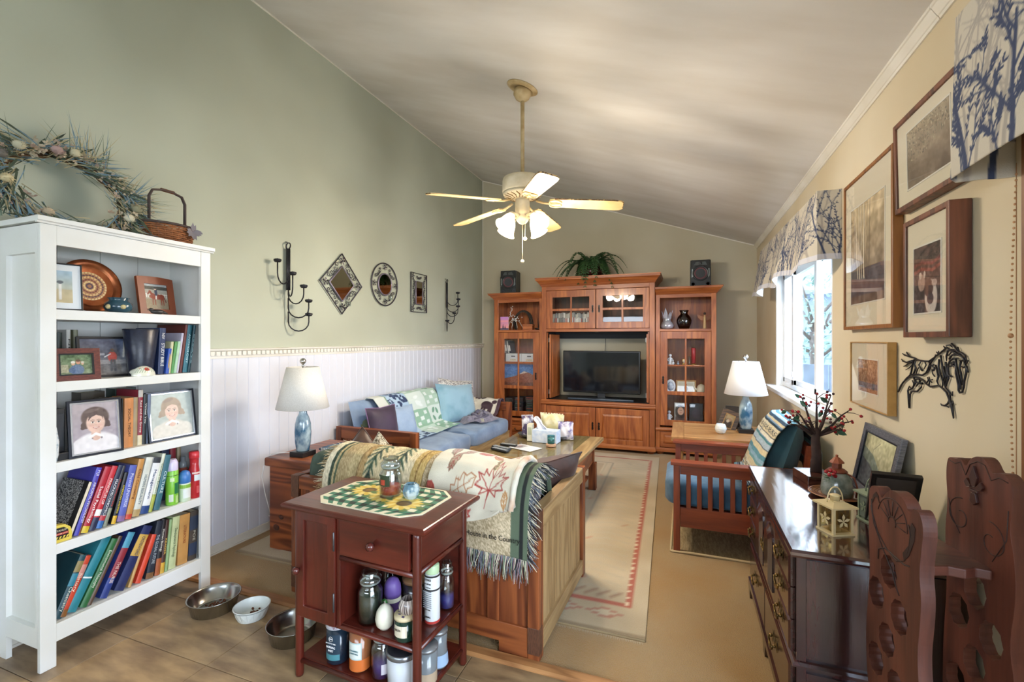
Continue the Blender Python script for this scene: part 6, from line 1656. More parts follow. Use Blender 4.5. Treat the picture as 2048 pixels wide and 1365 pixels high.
# maple leaf fleece
t = thing('leaf_blanket', 'cream fleece blanket with red and brown outlined leaves, folded over the loveseat back', 'blanket', LM @ Vector((-.35, .1, .8)))
cv = Canvas(150, 150, '#d9d2bd', .8); A = cv.asp; cv.noise(14, .05, 4)
def leaf(x, y, s_, rot_, kind, c, fill=None, w=.007):
 q = math.radians(rot_)
 def T(p): return (x + s_ * (p[0] * math.cos(q) - p[1] * math.sin(q)), y + s_ * (p[0] * math.sin(q) + p[1] * math.cos(q)))
 if kind == 'maple':
  o_ = [(0, -.55), (.05, -.2), (.5, -.42), (.42, -.2), (.85, -.15), (.68, .02), (.95, .28), (.6, .26), (.62, .45), (.32, .3), (.36, .75), (.18, .65), (0, 1.05)]
  o_ = o_ + [(-a, b) for a, b in reversed(o_[1:-1])] + [o_[0]]; ve = [[(0, -.85), (0, 1)], [(0, -.2), (.85, .26)], [(0, -.2), (-.85, .26)], [(0, -.2), (.75, -.14)], [(0, -.2), (-.75, -.14)], [(0, .2), (.33, .65)], [(0, .2), (-.33, .65)]]
 elif kind == 'oak':
  o_ = [(0, -.9), (.15, -.6), (.4, -.55), (.25, -.3), (.5, -.15), (.3, .1), (.5, .3), (.25, .5), (.3, .75), (0, 1)]
  o_ = o_ + [(-a, b) for a, b in reversed(o_[1:-1])] + [o_[0]]; ve = [[(0, -1.25), (0, .9)], [(0, -.5), (.35, -.4)], [(0, -.1), (-.4, 0)], [(0, -.1), (.4, 0)], [(0, .3), (.4, .4)], [(0, .3), (-.4, .4)]]
 else:
  o_ = [(.0, -1), (.35, -.5), (.5, 0), (.32, .55), (0, 1)]; o_ = o_ + [(-a, b) for a, b in reversed(o_[1:-1])] + [o_[0]]; ve = [[(0, -1.3), (0, 1)]] + [[(0, k), (sx * .36, k + .28)] for k in (-.6, -.2, .2, .5) for sx in (-1, 1)]
 if fill: cv.poly([T(p) for p in o_], fill, .85)
 cv.line([T(p) for p in o_], w, c)
 for v_ in ve: cv.line([T(p) for p in v_], w * .8, c if not fill else '#8f3a2e')
for (x, y, s_, r_, k_, c, f_) in ((.74, .20, .16, -15, 'maple', '#9c2a22', None), (.40, .19, .14, -65, 'oak', '#a8673c', None), (.16, .47, .075, 20, 'ovate', '#6d5a42', '#96846a'), (.33, .47, .075, -40, 'ovate', '#6d5a42', '#96846a'), (.24, .36, .075, 170, 'ovate', '#6d5a42', '#96846a'),
  (.52, .47, .075, 100, 'ovate', '#a5322a', '#b0402f'), (.67, .44, .06, 60, 'ovate', '#a8692f', '#c08a4a'), (.80, .50, .055, 40, 'ovate', '#a8692f', '#c08a4a'), (.92, .42, .05, 20, 'ovate', '#a8692f', None), (.34, .62, .06, 90, 'maple', '#b5483a', '#b8574a'), (.62, .66, .08, 0, 'maple', '#b03a2e', None), (.03, .22, .07, 60, 'ovate', '#a5322a', '#b0402f'), (.45, .03, .09, 10, 'maple', '#a5322a', None), (.12, .06, .06, 0, 'oak', '#7d6a52', None), (.93, .08, .05, 0, 'ovate', '#b0763c', None)):
 leaf(x * A, y, s_, r_, k_, c, f_, .007)
cv.a = cv.a[::-1]                     # the hanging end is at v = 1
def fnB0(u, v):
 return drape(-.575, -.125, .665, .022, zl=.53, fold=.007, fr=13)(u, v) + LM.to_3x3() @ Vector((0, 0, .012 * math.sin(u * 7)))
printed('fleece', cv, fnB0, attr_mat('fleece_print', .95, bump=.5, bscale=260, sheen=.5), t, solid=.012)
m = MB()
for k in range(3):
 m.tube([fnB0(1 - .02 * k, v) + LM.to_3x3() @ Vector((.006 + .012 * k, -.006 - .004 * k, 0)) for v in np.linspace(.15, 1, 12)], .013, 7)
obj('folded_edge', m, mat('cream_fleece', '#ddd8c8', .95, c2='#c98a5a', scale=9, lo=.5, hi=.75, sheen=.5), t)
def cushion(label, M, w, h, th, m_, cat='pillow', group=None, name='throw_pillow', pinch=.10, wr=.0, seed=0, piping=None):
 t = thing(name, label, cat, tuple(M.translation - Vector((0, 0, h * .4))), 0, group)
 obj('cover', MB().pillow(w, h, th, 14, M, pinch, wr, seed), m_, t)
 m = MB(); e = .49
 pts = []
 for k in range(40):
  q = k / 40 * 4; i = int(q); f_ = q - i
  a, b = [((f_ - .5), -.5), (.5, f_ - .5), (.5 - f_, .5), (-.5, .5 - f_)][i]
  x, z = a * 2, b * 2
  pts.append((x * w / 2 * (1 - pinch * (1 - abs(z)) * abs(x) ** 3), 0, z * h / 2 * (1 - pinch * (1 - abs(x)) * abs(z) ** 3)))
 m.tube(pts, .004, 5, closed=True, M=M)
 obj('seam', m, piping or m_, t)
 return t
M_brvel = mat('brown_velvet', '#3a231d', .55, c2='#54342a', scale=7, sheen=.15)
cushion('dark brown velvet pillow slumped by the right arm of the loveseat', LM @ tr(-.19, .50, .62) @ rot('Z', 62) @ rot('X', 30), .52, .40, .18, M_brvel, wr=.012, seed=2)
M_bronze = mat('bronze_satin', '#5a3d2c', .4, c2='#3b2519', scale=9, stretch=(1, 1, .3), sheen=.4)
cushion('bronze satin pillow standing on its corner by the left arm of the loveseat', LM @ tr(-1.615, .72, .60) @ rot('Z', 20) @ rot('Y', 45), .30, .30, .12, M_bronze, pinch=.16)
def vine_mat(name, bg, fg, sc_=9):
 if name in MATS: return MATS[name]
 m, nt, b = _new(name); N = nt.nodes.new; L = nt.links.new
 t = N('ShaderNodeTexCoord'); v = N('ShaderNodeTexVoronoi'); v.feature = 'DISTANCE_TO_EDGE'; v.inputs['Scale'].default_value = sc_
 n = N('ShaderNodeTexNoise'); n.inputs['Scale'].default_value = sc_ * .8
 mx = N('ShaderNodeMixRGB'); mx.inputs[0].default_value = .12; L(t.outputs['Object'], mx.inputs[1]); L(n.outputs['Color'], mx.inputs[2]); L(mx.outputs[0], v.inputs['Vector'])
 r = N('ShaderNodeValToRGB'); r.color_ramp.elements[0].position = .03; r.color_ramp.elements[1].position = .09
 r.color_ramp.elements[0].color = (*_c(fg), 1); r.color_ramp.elements[1].color = (*_c(bg), 1)
 L(v.outputs['Distance'], r.inputs[0]); L(r.outputs[0], b.inputs['Base Color']); b.inputs['Roughness'].default_value = .9
 MATS[name] = m; return m
M_vine = vine_mat('vine_linen', '#d8cfb8', '#6d5f4a', 14)
cushion('cream vine print pillow standing on its corner beside the bronze one', LM @ tr(-1.43, .70, .58) @ rot('Z', 12) @ rot('Y', 40), .30, .30, .12, M_vine, pinch=.16)
# ================================================================== blue sofa along the left wall
SR = math.radians(-1.8); SO = Vector((-2.085, 3.29, .0125))
SM = Matrix.Translation(SO) @ Matrix.Rotation(SR, 4, 'Z')
so = thing('sofa', 'long pine framed sofa with blue futon cushions along the left wall', 'sofa', SO, SR, None, world=False)
SD, SL, SH = .85, 2.10, .655
for k, (ya, yb) in enumerate(((0, .055), (SL - .055, SL))):
 out = ya if k == 0 else yb; s_ = -1 if k == 0 else 1
 for xa, xb in ((-SD, -SD + .06), (-.06, 0)):
  obj('post', MB().box((xa, ya, 0), (xb, yb, SH)), P_Z, so, bevel=.004)
 obj('top_rail', MB().box((-SD + .06, ya, SH - .10), (-.06, yb, SH)), P_X, so, bevel=.004)
 obj('bottom_rail', MB().box((-SD + .06, ya, .03), (-.06, yb, .12)), P_X, so, bevel=.004)
 n = 13; w = (SD - .12) / n
 for i in range(n):
  obj('slat', MB().box((-SD + .06 + w * i + .0012, ya + .018, .11), (-SD + .06 + w * (i + 1) - .0012, yb - .018, SH - .09)), P_Z, so, bevel=.003)
obj('front_rail', MB().box((-.055, .055, .16), (-.012, SL - .055, .31)), Q_Y, so, bevel=.003)
obj('seat_deck', MB().box((-SD + .03, .055, .26), (-.055, SL - .055, .285)), P_Y, so)
obj('back_rail', MB().box((-SD, .055, .45), (-SD + .04, SL - .055, .60)), P_Y, so)
def cush_top(m, x0, x1, y0, y1, z0, z1, seed):
 M = Matrix(((0, 1, 0, 0), (1, 0, 0, 0), (0, 0, 1, 0), (0, 0, 0, 1)))
 slab(m, y0, y1, x0, x1, z0, z1, .06, 16, puff=.012, seed=seed, M=M)
 m.f = [list(reversed(q)) for q in m.f]; return m
for k in range(2):
 ya = .06 + k * .995
 obj('seat_cushion', cush_top(MB(), -SD + .1, .012, ya, ya + .985, .285, .475, k + 3), M_denim, so)
 m = MB().pillow(.99, .50, .20, 16, tr(-.70, ya + .49, .625) @ rot('Y', -14) @ rot('Z', 90), .02, .012, k + 5)
 obj('back_cushion', m, M_denim, so)
# quilt over the sofa back
t = thing('patchwork_quilt', 'pale blue and green patchwork quilt draped over the sofa back', 'quilt', SM @ Vector((-.6, 1.0, .6)))
cv = Canvas(140, 120, '#c7d4dd', 1.05); A = cv.asp; r6 = random.Random(4)
cv.rect(0, 0, .16, 1, '#cfd5cf'); cv.rect(.14, 0, .16, 1, '#7f9a86'); cv.rect(.16, 0, .44, 1, '#a9c2d9')
for k in range(130):
 x, y = r6.uniform(.17, .43) * A, r6.random(); s_ = r6.uniform(.012, .03); cv.disk(x, y, s_, s_ * .7, r6.choice(('#2c3a5c', '#384a70', '#2c3a5c')), rot=r6.uniform(0, 180))
cv.rect(.44, 0, .455, 1, '#b9cbc4')
g = ('#b9cfc6', '#8fb5a0', '#cfdcd8', '#a9c4b4')
for i in range(2):
 for j in range(4):
  u0, v0 = .455 + i * .272, j * .25; cv.rect(u0, v0, u0 + .272, v0 + .25, g[(i + j) % 4])
  if (i + j) % 2:
   for a in range(3):
    for b in range(3):
     if (a + b) % 2 == 0: cv.rect(u0 + .03 + a * .075, v0 + .03 + b * .07, u0 + .03 + a * .075 + .055, v0 + .08 + b * .07, '#d9e4e2')
  else:
   for a in range(5): cv.disk((u0 + r6.uniform(.05, .22)) * A, v0 + r6.uniform(.05, .2), .04, .02, '#6f9a86' if j % 2 else '#dfe8e8', rot=r6.uniform(0, 180))
QP = [(-.80, .70), (-.785, .83), (-.74, .875), (-.66, .87), (-.60, .80), (-.545, .66), (-.50, .54), (-.44, .50), (-.34, .492), (-.28, .49)]
def quilt(u, v):
 d = [0]
 for a, b in zip(QP, QP[1:]): d.append(d[-1] + math.hypot(a[0] - b[0], a[1] - b[1]))
 t_ = (.1 + .9 * (1 - v)) * d[-1] * (1 if u < .5 else 1 - .06 * (u - .5)); i = 0
 while i < len(QP) - 2 and d[i + 1] < t_: i += 1
 f_ = min(1, (t_ - d[i]) / (d[i + 1] - d[i])); a, b = QP[i], QP[i + 1]
 w_ = .004 * math.sin(u * 21) + .003 * math.sin(v * 17 + 3 * u)
 return SM @ Vector((a[0] + (b[0] - a[0]) * f_ + w_, .26 + 1.05 * u + .06 * (1 - v) * (1 - u), a[1] + (b[1] - a[1]) * f_ + abs(w_) + .004))
printed('patchwork', cv, quilt, CLOTH_PRINT, t, solid=.006)
def on_sofa(x, y, z): return SM @ tr(x, y, z)
cushion('plum velvet pillow at the near end of the blue sofa', on_sofa(-.53, .25, .655) @ rot('Z', 78) @ rot('X', -12), .34, .33, .15, mat('plum_velvet', '#32243a', .6, c2='#43304a', scale=6, sheen=.15), piping=mat('mauve_piping', '#8a6a94', .7))
cushion('mossy green pillow behind the plum velvet one', on_sofa(-.66, .27, .60) @ rot('Z', 80) @ rot('X', -16), .38, .34, .14, mat('moss_cotton', '#6f7a60', .9, c2='#5c6850', scale=8))
cushion('pale blue pillow between the plum pillow and the quilt', on_sofa(-.50, .50, .63) @ rot('Z', 80) @ rot('X', -16), .36, .32, .14, mat('powder_blue', '#9fb4cf', .9, c2='#8fa5c4', scale=9))
cushion('large light blue square pillow on the far half of the sofa', on_sofa(-.46, 1.52, .69) @ rot('Z', 72) @ rot('X', -20) @ rot('Y', 5), .56, .46, .18, mat('aqua_velvet', '#8fb4c8', .8, c2='#6f9ab0', scale=5, lo=.45, hi=.7, sheen=.4), seed=4, wr=.006)
cushion('large ivory leaf print pillow behind the light blue one', on_sofa(-.58, 1.76, .70) @ rot('Z', 74) @ rot('X', -18) @ rot('Y', 8), .58, .50, .16, vine_mat('leafy_ivory', '#d6d3cd', '#5b5660', 20), seed=5)
# bear blanket over the far arm and the knitted throw
t = thing('bear_blanket', 'ivory blanket with dark bear figures over the far arm of the sofa', 'blanket', SM @ Vector((-.35, 2.05, .6)))
cv = Canvas(70, 90, '#d9d4c6', .8); A = cv.asp
for (x, y, s_) in ((.35, .62, .15), (.62, .28, .13)):
 cv.disk(x * A, y, s_, s_ * .62, '#3c2a33'); cv.disk((x + .2) * A, y + .09, s_ * .45, s_ * .4, '#3c2a33'); 
 for dx in (-.12, -.04, .08, .14): cv.line([((x + dx) * A, y), ((x + dx) * A, y - s_ * .95)], .05, '#3c2a33')
cv.rect(0, 0, .1, 1, '#6b4a58'); cv.rect(.9, 0, 1, 1, '#57414c'); cv.noise(16, .12, 2)
BP = [(1.86, .50), (1.93, .53), (2.0, .62), (2.03, .675), (2.08, .685), (2.12, .67), (2.125, .56), (2.128, .46)]
def bearfn(u, v):
 t_ = v * (len(BP) - 1); i = min(int(t_), len(BP) - 2); f_ = t_ - i; a, b = BP[i], BP[i + 1]
 return SM @ Vector((-.58 + .46 * u, a[0] + (b[0] - a[0]) * f_, a[1] + (b[1] - a[1]) * f_ + .006 * math.sin(u * 14)))
printed('fleece', cv, bearfn, CLOTH_PRINT, t, solid=.01)
t = thing('knitted_throw', 'crumpled grey lavender knitted throw with a white tag on the far seat cushion', 'blanket', SM @ Vector((-.25, 1.65, .49)))
m = MB(); r7 = random.Random(9)
def lump(u, v):
 a = 6.283 * u; q = v
 r_ = .24 * q * (1 + .18 * math.sin(3 * a + 1) + .1 * math.sin(7 * a))
 z = .488 + .085 * (1 - q ** 2) * (1 + .5 * math.sin(5 * a + 9 * q) * q) + .018 * math.sin(13 * q + 4 * a)
 return SM @ Vector((-.24 + r_ * .75 * math.cos(a), 1.66 + r_ * 1.15 * math.sin(a), max(.484, z)))
m.grid(48, 14, lump)
obj('knit', m, mat('lavender_knit', '#8b8799', .95, c2='#6a6678', scale=26, bump=.8, bscale=90, sheen=.4), t)
m = MB()
for k in range(3): m.tube([SM @ Vector((-.24 + (.05 + .045 * k) * math.cos(a) * .8, 1.66 + (.07 + .05 * k) * math.sin(a), .575 - .022 * k + .012 * math.sin(3 * a + k))) for a in np.linspace(k, k + 5.2, 24)], .016, 6)
obj('rolled_edge', m, mat('slate_knit', '#5f5b6c', .95, bump=.6, bscale=90), t)
obj('tag', MB().box((-.02, 0, 0), (.02, .002, .045), M=SM @ tr(-.10, 1.47, .50) @ rot('X', 25)), M_page, t)
# ================================================================== coffee table
CZ = .49
ct = thing('coffee_table', 'low pine coffee table with a glass covered top between the sofas', 'table', (-1.2, 4.0, .0125))
m = MB(); m.prism([(-1.605, 3.495), (-.793, 3.555), (-.745, 4.56), (-1.62, 4.49)], .035, M=tr(0, 0, CZ - .04))
obj('top', m, Q_Y, ct, bevel=.006)
for (xa, ya, xb, yb) in ((-1.54, 3.56, -.85, 3.605), (-1.54, 4.38, -.81, 4.43)):
 obj('apron', MB().box((xa, ya, .27), (xb, yb, CZ - .042)), P_X, ct, bevel=.003)
for (xa, ya, xb, yb) in ((-1.545, 3.607, -1.50, 4.378), (-.86, 3.607, -.82, 4.378)):
 obj('apron', MB().box((xa, ya, .27), (xb, yb, CZ - .042)), P_Y, ct, bevel=.003)
for x, y in ((-1.55, 3.555), (-.89, 3.56), (-1.55, 4.37), (-.86, 4.37)):
 obj('leg', MB().box((x, y, .0125), (x + .07, y + .07, .269)), P_Z, ct, bevel=.004)
obj('lower_shelf', MB().box((-1.50, 3.61, .12), (-.86, 4.37, .145)), P_X, ct)
m = MB(); m.prism([(-1.595, 3.505), (-.91, 3.56), (-.87, 4.53), (-1.605, 4.47)], .005, M=tr(0, 0, CZ - .0045))
obj('glass_top', m, clear_glass('table_glass', '#f4f8f6', .02, .03), ct)
# things on it
gz = CZ + .001
t = thing('tissue_box', 'blue white tissue box with a tissue pulled up, on the coffee table', 'tissue box', (-1.2, 4.13, gz))
M = tr(-1.205, 4.14, gz) @ rot('Z', -3)
obj('box', MB().box((-.125, -.062, 0), (.115, .062, .115), M=M), mat('tissue_card', '#b9cbe4', .6, c2='#dde5f0', scale=26, detail=4), t, bevel=.002)
m = MB()
def tiss(u, v):
 w = .05 * (1 - .55 * v) * (1 + .2 * math.sin(9 * v)); a = (u - .5) * 2
 return M @ Vector((-.03 + a * w - .075 * v, .02 * math.cos(a * 3) * (1 - v) + .012 * math.sin(a * 5 + 4 * v), .11 + .125 * v - .02 * a * a * v))
m.grid(12, 10, tiss)
obj('tissue', m, mat('tissue_paper', '#ececf2', .9), t, solid=.002)
obj('printed_mark', MB().lathe([(.010, 0), (.014, 0), (.014, .0006), (.010, .0006)], (0, 0, 0), 16, M=M @ frame((.085, -.0625, .022), (1, 0, 0), (0, 0, 1)), cap=False), mat('china_e3e4e8', '#e3e4e8', .25), t)
t = thing('jar_candle', 'small candle in a pale blue glass on a striped wooden coaster', 'candle', (-1.12, 3.985, gz))
c = (-1.12, 3.985, gz)
obj('coaster', MB().lathe([(.042, 0), (.046, .003), (.046, .009), (.042, .012), (.046, .015), (.046, .019), (.042, .021), (0, .021)], c, 24), mat('coaster_wood', '#b8785a', .6, c2='#d3b592', scale=60, stretch=(.1, .1, 4)), t)
c2_ = (c[0], c[1], c[2] + .0215)
obj('glass', MB().lathe([(.028, 0), (.032, .004), (.034, .075), (.0325, .075), (.030, .006), (0, .005)], c2_, 22), clear_glass('aqua_glass', '#a9dce2', .05, .15), t)
obj('wax', MB().lathe([(.029, .006), (.030, .022), (0, .022)], c2_, 20), mat('green_wax', '#6fb8a0', .4), t)
obj('wax', MB().lathe([(.0305, .0225), (.031, .05), (0, .046)], c2_, 20), mat('ivory_wax', '#e7dec8', .4), t)
obj('wick', MB().tube([(c2_[0], c2_[1], c2_[2] + .045), (c2_[0], c2_[1], c2_[2] + .06)], .001, 4), M_black, t)
def remote(label, x, y, rz, L_=.19, w=.047):
 t = thing('remote_control', label, 'remote', (x, y, gz), rz, 'remote controls on the coffee table', world=False)
 obj('case', MB().box((-L_ / 2, -w / 2, 0), (L_ / 2, w / 2, .017)), M_black, t, bevel=.005)
 m = MB(); r_ = random.Random(int(x * 100))
 for i in range(9):
  for j in range(3): m.cbox((-L_ * .40 + i * L_ * .1, (j - 1) * w * .27, .0185), (L_ * .06, w * .17, .003))
 o = obj('buttons', m, mat('remote_buttons', '#a9adb0', .5), t); o['kind'] = 'stuff'
 return t
remote('black remote control with grey buttons, nearest of those on the coffee table', -1.485, 3.665, -.42)
remote('black remote control lying just behind the nearest one', -1.50, 3.735, -.38, .2)
remote('black remote control farthest back, beside the printed leaflet', -1.48, 3.86, -.12, .16, .04)
t = thing('leaflet', 'white printed leaflet with a small photo lying on the coffee table', 'paper', (-1.3, 3.83, gz))
cv = Canvas(60, 36, '#e6e8ec', 1.6); A = 1.6; cv.rect(.04, .1, .44, .9, '#a8a4a6'); cv.disk(.25 * A, .5, .12, .2, '#6d6a70'); cv.disk(.18 * A, .6, .08, .1, '#b98f86')
for k in range(7): cv.rect(.5, .12 + k * .11, .94, .155 + k * .11, '#b9bec6')
M = tr(-1.315, 3.845, gz) @ rot('Z', -22)
obj('sheet', MB().box((-.125, -.085, 0), (.125, .085, .0012), M=M), M_page, t)
printed('print', cv, flat(M @ Vector((-.124, -.084, .0016)), M.to_3x3() @ Vector((.248, 0, 0)), M.to_3x3() @ Vector((0, .168, 0))), PRINT, t)
obj('fold', MB().box((-.001, -.085, .0017), (.001, .085, .0022), M=M), M_page, t)
t = thing('snack_tray', 'oval pewter tray holding snack bags at the back of the coffee table', 'tray', (-1.28, 4.30, gz))
obj('dish', MB().lathe([(.18, 0), (.22, .006), (.25, .03), (.256, .03), (.225, .003), (0, .003)][0:0] + [(0, 0), (.19, 0), (.225, .012), (.255, .03), (.25, .033), (.2, .008), (0, .005)], (-1.29, 4.30, gz), 36, sq=(1, .5)), mat('pewter', '#8e9092', .35, metal=.6), t)
obj('rim', MB().tube([(-1.29 + .254 * math.cos(a), 4.30 + .127 * math.sin(a), gz + .032) for a in np.linspace(0, 6.283, 33)[:-1]], .005, 6, closed=True), mat('pewter_dark', '#5e6062', .35, metal=.6), t)
def bag(label, x, y, z, w, h, d, rz, c1, c2, lean=0, print_=None):
 t = thing('snack_bag', label, 'bag', (x, y, z))
 M = tr(x, y, z) @ rot('Z', rz) @ rot('X', lean); m = MB()
 def side(sg):
  def fn(u, v):
   a = (u - .5) * 2; e = (1 - a ** 4) * math.sin(PI * min(1, v * 1.02)) ** .5 if 0 < v < 1 else 0
   return M @ Vector((a * w / 2 * (1 - .06 * math.sin(PI * v)), sg * (d / 2 * e + .004 * math.sin(7 * a + 9 * v)), h * v + .006 * math.sin(5 * a) * (v > .9)))
  return fn
 m.grid(12, 12, side(-1)); k = len(m.f); m.grid(12, 12, side(1))
 for i in range(k, len(m.f)): m.f[i] = list(reversed(m.f[i]))
 obj('wrapper', m, mat('bag_' + c1.lstrip('#'), c1, .3, c2=c2, scale=14, lo=.45, hi=.6), t)
 m = MB()
 for k in range(9): m.box((-w / 2 + w * k / 9, -.003, h - .004), (-w / 2 + w * (k + .55) / 9, .003, h + .006), M=M)
 o = obj('crimped_top', m, mat('bag_' + c2.lstrip('#') + 'c', c2, .35), t); o['kind'] = 'stuff'
 return t
bag('purple and white snack bag at the left of the tray', -1.435, 4.27, gz + .012, .12, .20, .05, 30, '#4a3f5c', '#d9d8dc', -6)
bag('cream and yellow snack bag standing tallest on the tray', -1.20, 4.33, gz + .012, .25, .225, .06, -6, '#d9cf9c', '#e9e2c6', 4)
bag('white and violet snack bag at the right of the tray', -1.06, 4.28, gz + .005, .15, .165, .06, 12, '#e0dbe0', '#6f6a9a', -4)
t = thing('cracker_box', 'narrow white cracker box on end between the bags and the tissue box', 'box', (-1.375, 4.175, gz))
M = tr(-1.372, 4.16, gz) @ rot('Z', 8)
obj('carton', MB().box((-.025, -.05, 0), (.025, .05, .155), M=M), mat('carton_cream', '#dcd9c4', .6), t, bevel=.002)
obj('label', MB().box((-.018, -.0512, .06), (.018, -.05, .13), M=M), mat('carton_sage', '#b3b79a', .6), t)
# ================================================================== left end table and lamp
EZ = .637
et = thing('end_table', 'reddish pine end table with a knotty side, left of the loveseat', 'side table', (-2.43, 2.68, .0125))
obj('top', MB().box((-2.71, 2.362, EZ - .06), (-2.135, 2.99, EZ)), P_X, et, bevel=.014, seg=3)
obj('front_panel', MB().box((-2.68, 2.385, .0125), (-2.15, 2.405, EZ - .061)), wood('knotty_pine', '#5c2814', '#96502a', 'X', ring=7, fine=50, rough=.42, contrast=.7, warp=5, coat=.1), et, bevel=.003)
obj('back_panel', MB().box((-2.68, 2.94, .0125), (-2.15, 2.96, EZ - .061)), P_X, et, bevel=.003)
for x in (-2.69, -2.16): obj('side_panel', MB().box((x, 2.4055, .0125), (x + .02, 2.9395, EZ - .061)), P_Z, et, bevel=.003)
M_knot = mat('pine_knot', '#3a1d12', .6, c2='#5a2c18', scale=30)
for x, z, r_ in ((-2.62, .16, .022), (-2.575, .235, .016)):
 obj('knot', MB().lathe([(r_, 0), (r_ * .8, .0012), (0, .0006)], (0, 0, 0), 14, M=frame((x, 2.3848, z), (1, 0, 0), (0, 0, 1)), sq=(1.3, 1)), M_knot, et)
M_swirl = mat('swirl_glass', '#2f5f80', .12, c2='#b3c8cf', scale=13, detail=6, coat=.8, stretch=(1, 1, .6), lo=.4, hi=.58)
M_shade = mat('lamp_shade', '#e4e1da', .85, c2='#dad6ce', scale=160)
M_chrome = mat('chrome', '#c8c8c8', .12, metal=1)
def table_lamp(label, x, y, z, group, shade):
 t = thing('table_lamp', label, 'lamp', (x, y, z), 0, group)
 obj('base', MB().box((x - .06, y - .06, z), (x + .06, y + .06, z + .034)), mat('lamp_base', '#1f1c1d', .35), t, bevel=.002)
 c = (x, y, z + .034)
 obj('bottle', MB().lathe([(0, 0), (.040, 0), (.044, .008), (.052, .06), (.055, .13), (.052, .19), (.040, .235), (.028, .26), (.025, .285), (.026, .29), (0, .29)], c, 32), M_swirl, t)
 obj('neck', MB().lathe([(.012, .29), (.012, .33), (.018, .33), (.018, .37), (.005, .37), (.004, .615), (0, .616)], c, 16), M_chrome, t)
 m = MB(); m.lathe([(.172, .30), (.104, .585)], c, 48, cap=False); m.lathe([(.1695, .3015), (.1715, .30)], c, 48, cap=False)
 m.v, m.f = m.v, m.f
 obj('shade', m, shade, t, solid=.0025)
 m = MB()
 for a in (0, 2.09, 4.19): m.tube([(x, y, c[2] + .575), (x + .1035 * math.cos(a), y + .1035 * math.sin(a), c[2] + .583)], .002, 5)
 obj('spider', m, M_chrome, t)
 obj('finial', MB().lathe([(.006, .585), (.01, .592), (.005, .60), (.02, .617), (.0215, .628), (.014, .643), (0, .647)], c, 18), M_chrome, t)
 return t
table_lamp('blue swirled glass table lamp with a grey white shade, on the left end table', -2.50, 2.50, EZ, 'blue glass lamps', M_shade)
t = thing('lamp_cord', 'white lamp cord looping down behind the left end table', 'cord', (-2.73, 2.40, .1))
o = tag(obj('lamp_cord_wire', MB().tube([(-2.56, 2.53, EZ + .004), (-2.66, 2.50, EZ + .006), (-2.715, 2.43, EZ + .01), (-2.728, 2.39, EZ - .02), (-2.733, 2.37, .5), (-2.728, 2.39, .38), (-2.74, 2.45, .2), (-2.93, 2.6, .12)], .0035, 6), M_vinyl, t))
t = thing('folded_cloth', 'folded blue cloth with a light ridged edge on the left end table', 'cloth', (-2.28, 2.68, EZ))
for k, (dx, c_) in enumerate(((0, '#38506e'), (.006, '#4d6787'), (-.004, '#2f4560'))):
 obj('fold', MB().grid(14, 8, lambda u, v, k=k, dx=dx: (-2.42 + dx + .27 * u, 2.57 + .22 * v + .02 * math.sin(3 * u), EZ + .006 + .014 * k + .004 * math.sin(9 * u + k) * math.sin(5 * v))), mat('cloth_' + c_.lstrip('#'), c_, .85, c2='#5f7d9c', scale=18), t, solid=.012)
m = MB()
for k in range(13): m.box((-2.40 + .02 * k, 2.562, EZ + .012), (-2.39 + .02 * k, 2.568, EZ + .048))
o = obj('ridged_edge', m, mat('pale_ridge', '#b9c2c4', .8), t); o['kind'] = 'stuff'
# ================================================================== kitchen cart
CH = ('#3f160f', '#6a281b')
C_X, C_Y, C_Z = (wood('cherry_stain', *CH, a, ring=6, fine=60, rough=.32, contrast=.3, coat=.25) for a in 'XYZ')
CR = math.radians(-3.35); CO = Vector((-1.242, 1.693, 0)); CM = Matrix.Translation(CO) @ Matrix.Rotation(CR, 4, 'Z')
ca = thing('kitchen_cart', 'dark cherry cart with one drawer, one door and open shelves', 'cart', CO, CR, None, world=False)
lx, ly, lr = .305, .172, .0175
for k, (sx, sy) in enumerate(((-1, -1), (1, -1), (1, 1), (-1, 1))):
 obj('leg', MB().lathe([(lr * .85, 0), (lr, .01), (lr, .70), (lr * .9, .722)], (sx * lx, sy * ly, 0), 20), C_Z, ca)
m = MB(); loft(m, [[(sx * (.368 - d), sy * (.217 - d), z) for sx, sy in ((-1, -1), (1, -1), (1, 1), (-1, 1))] for d, z in ((.022, .724), (.004, .727), (0, .734), (.0, .742), (.006, .748), (.012, .75))])
obj('top', m, C_X, ca)
obj('side_panel', MB().box((-lx - .008, -ly, .262), (-lx + .008, ly, .724)), C_Z, ca)
obj('divider', MB().box((-.085, -ly - .01, .262), (-.067, ly, .724)), C_Z, ca, bevel=.002)
obj('back_panel', MB().box((-lx, ly - .008, .262), (lx, ly + .004, .724)), C_X, ca)
obj('side_apron', MB().box((lx - .007, -ly, .575), (lx + .007, ly, .724)), C_Y, ca, bevel=.002)
obj('cabinet_floor', MB().box((-lx, -ly, .262), (-.085, ly, .28)), C_X, ca)
d_ = obj('door', MB().holed([(-.302, .268), (-.088, .268), (-.088, .722), (-.302, .722)], [[(-.262, .318), (-.128, .318), (-.128, .682), (-.262, .682)]], .018, M=frame((0, -ly - .002, 0), (1, 0, 0), (0, 0, 1))), C_Z, ca, bevel=.003)
obj('door_panel', MB().box((-.266, -ly - .010, .314), (-.124, -ly - .004, .686)), C_Z, d_)
obj('knob', MB().lathe([(.006, 0), (.006, .008), (.014, .014), (.0165, .022), (.013, .03), (0, .033)], (0, 0, 0), 18, M=frame((-.285, -ly - .018, .47), (1, 0, 0), (0, 0, 1))), mat('cherry_knob', '#5a2620', .2, coat=.6), d_)
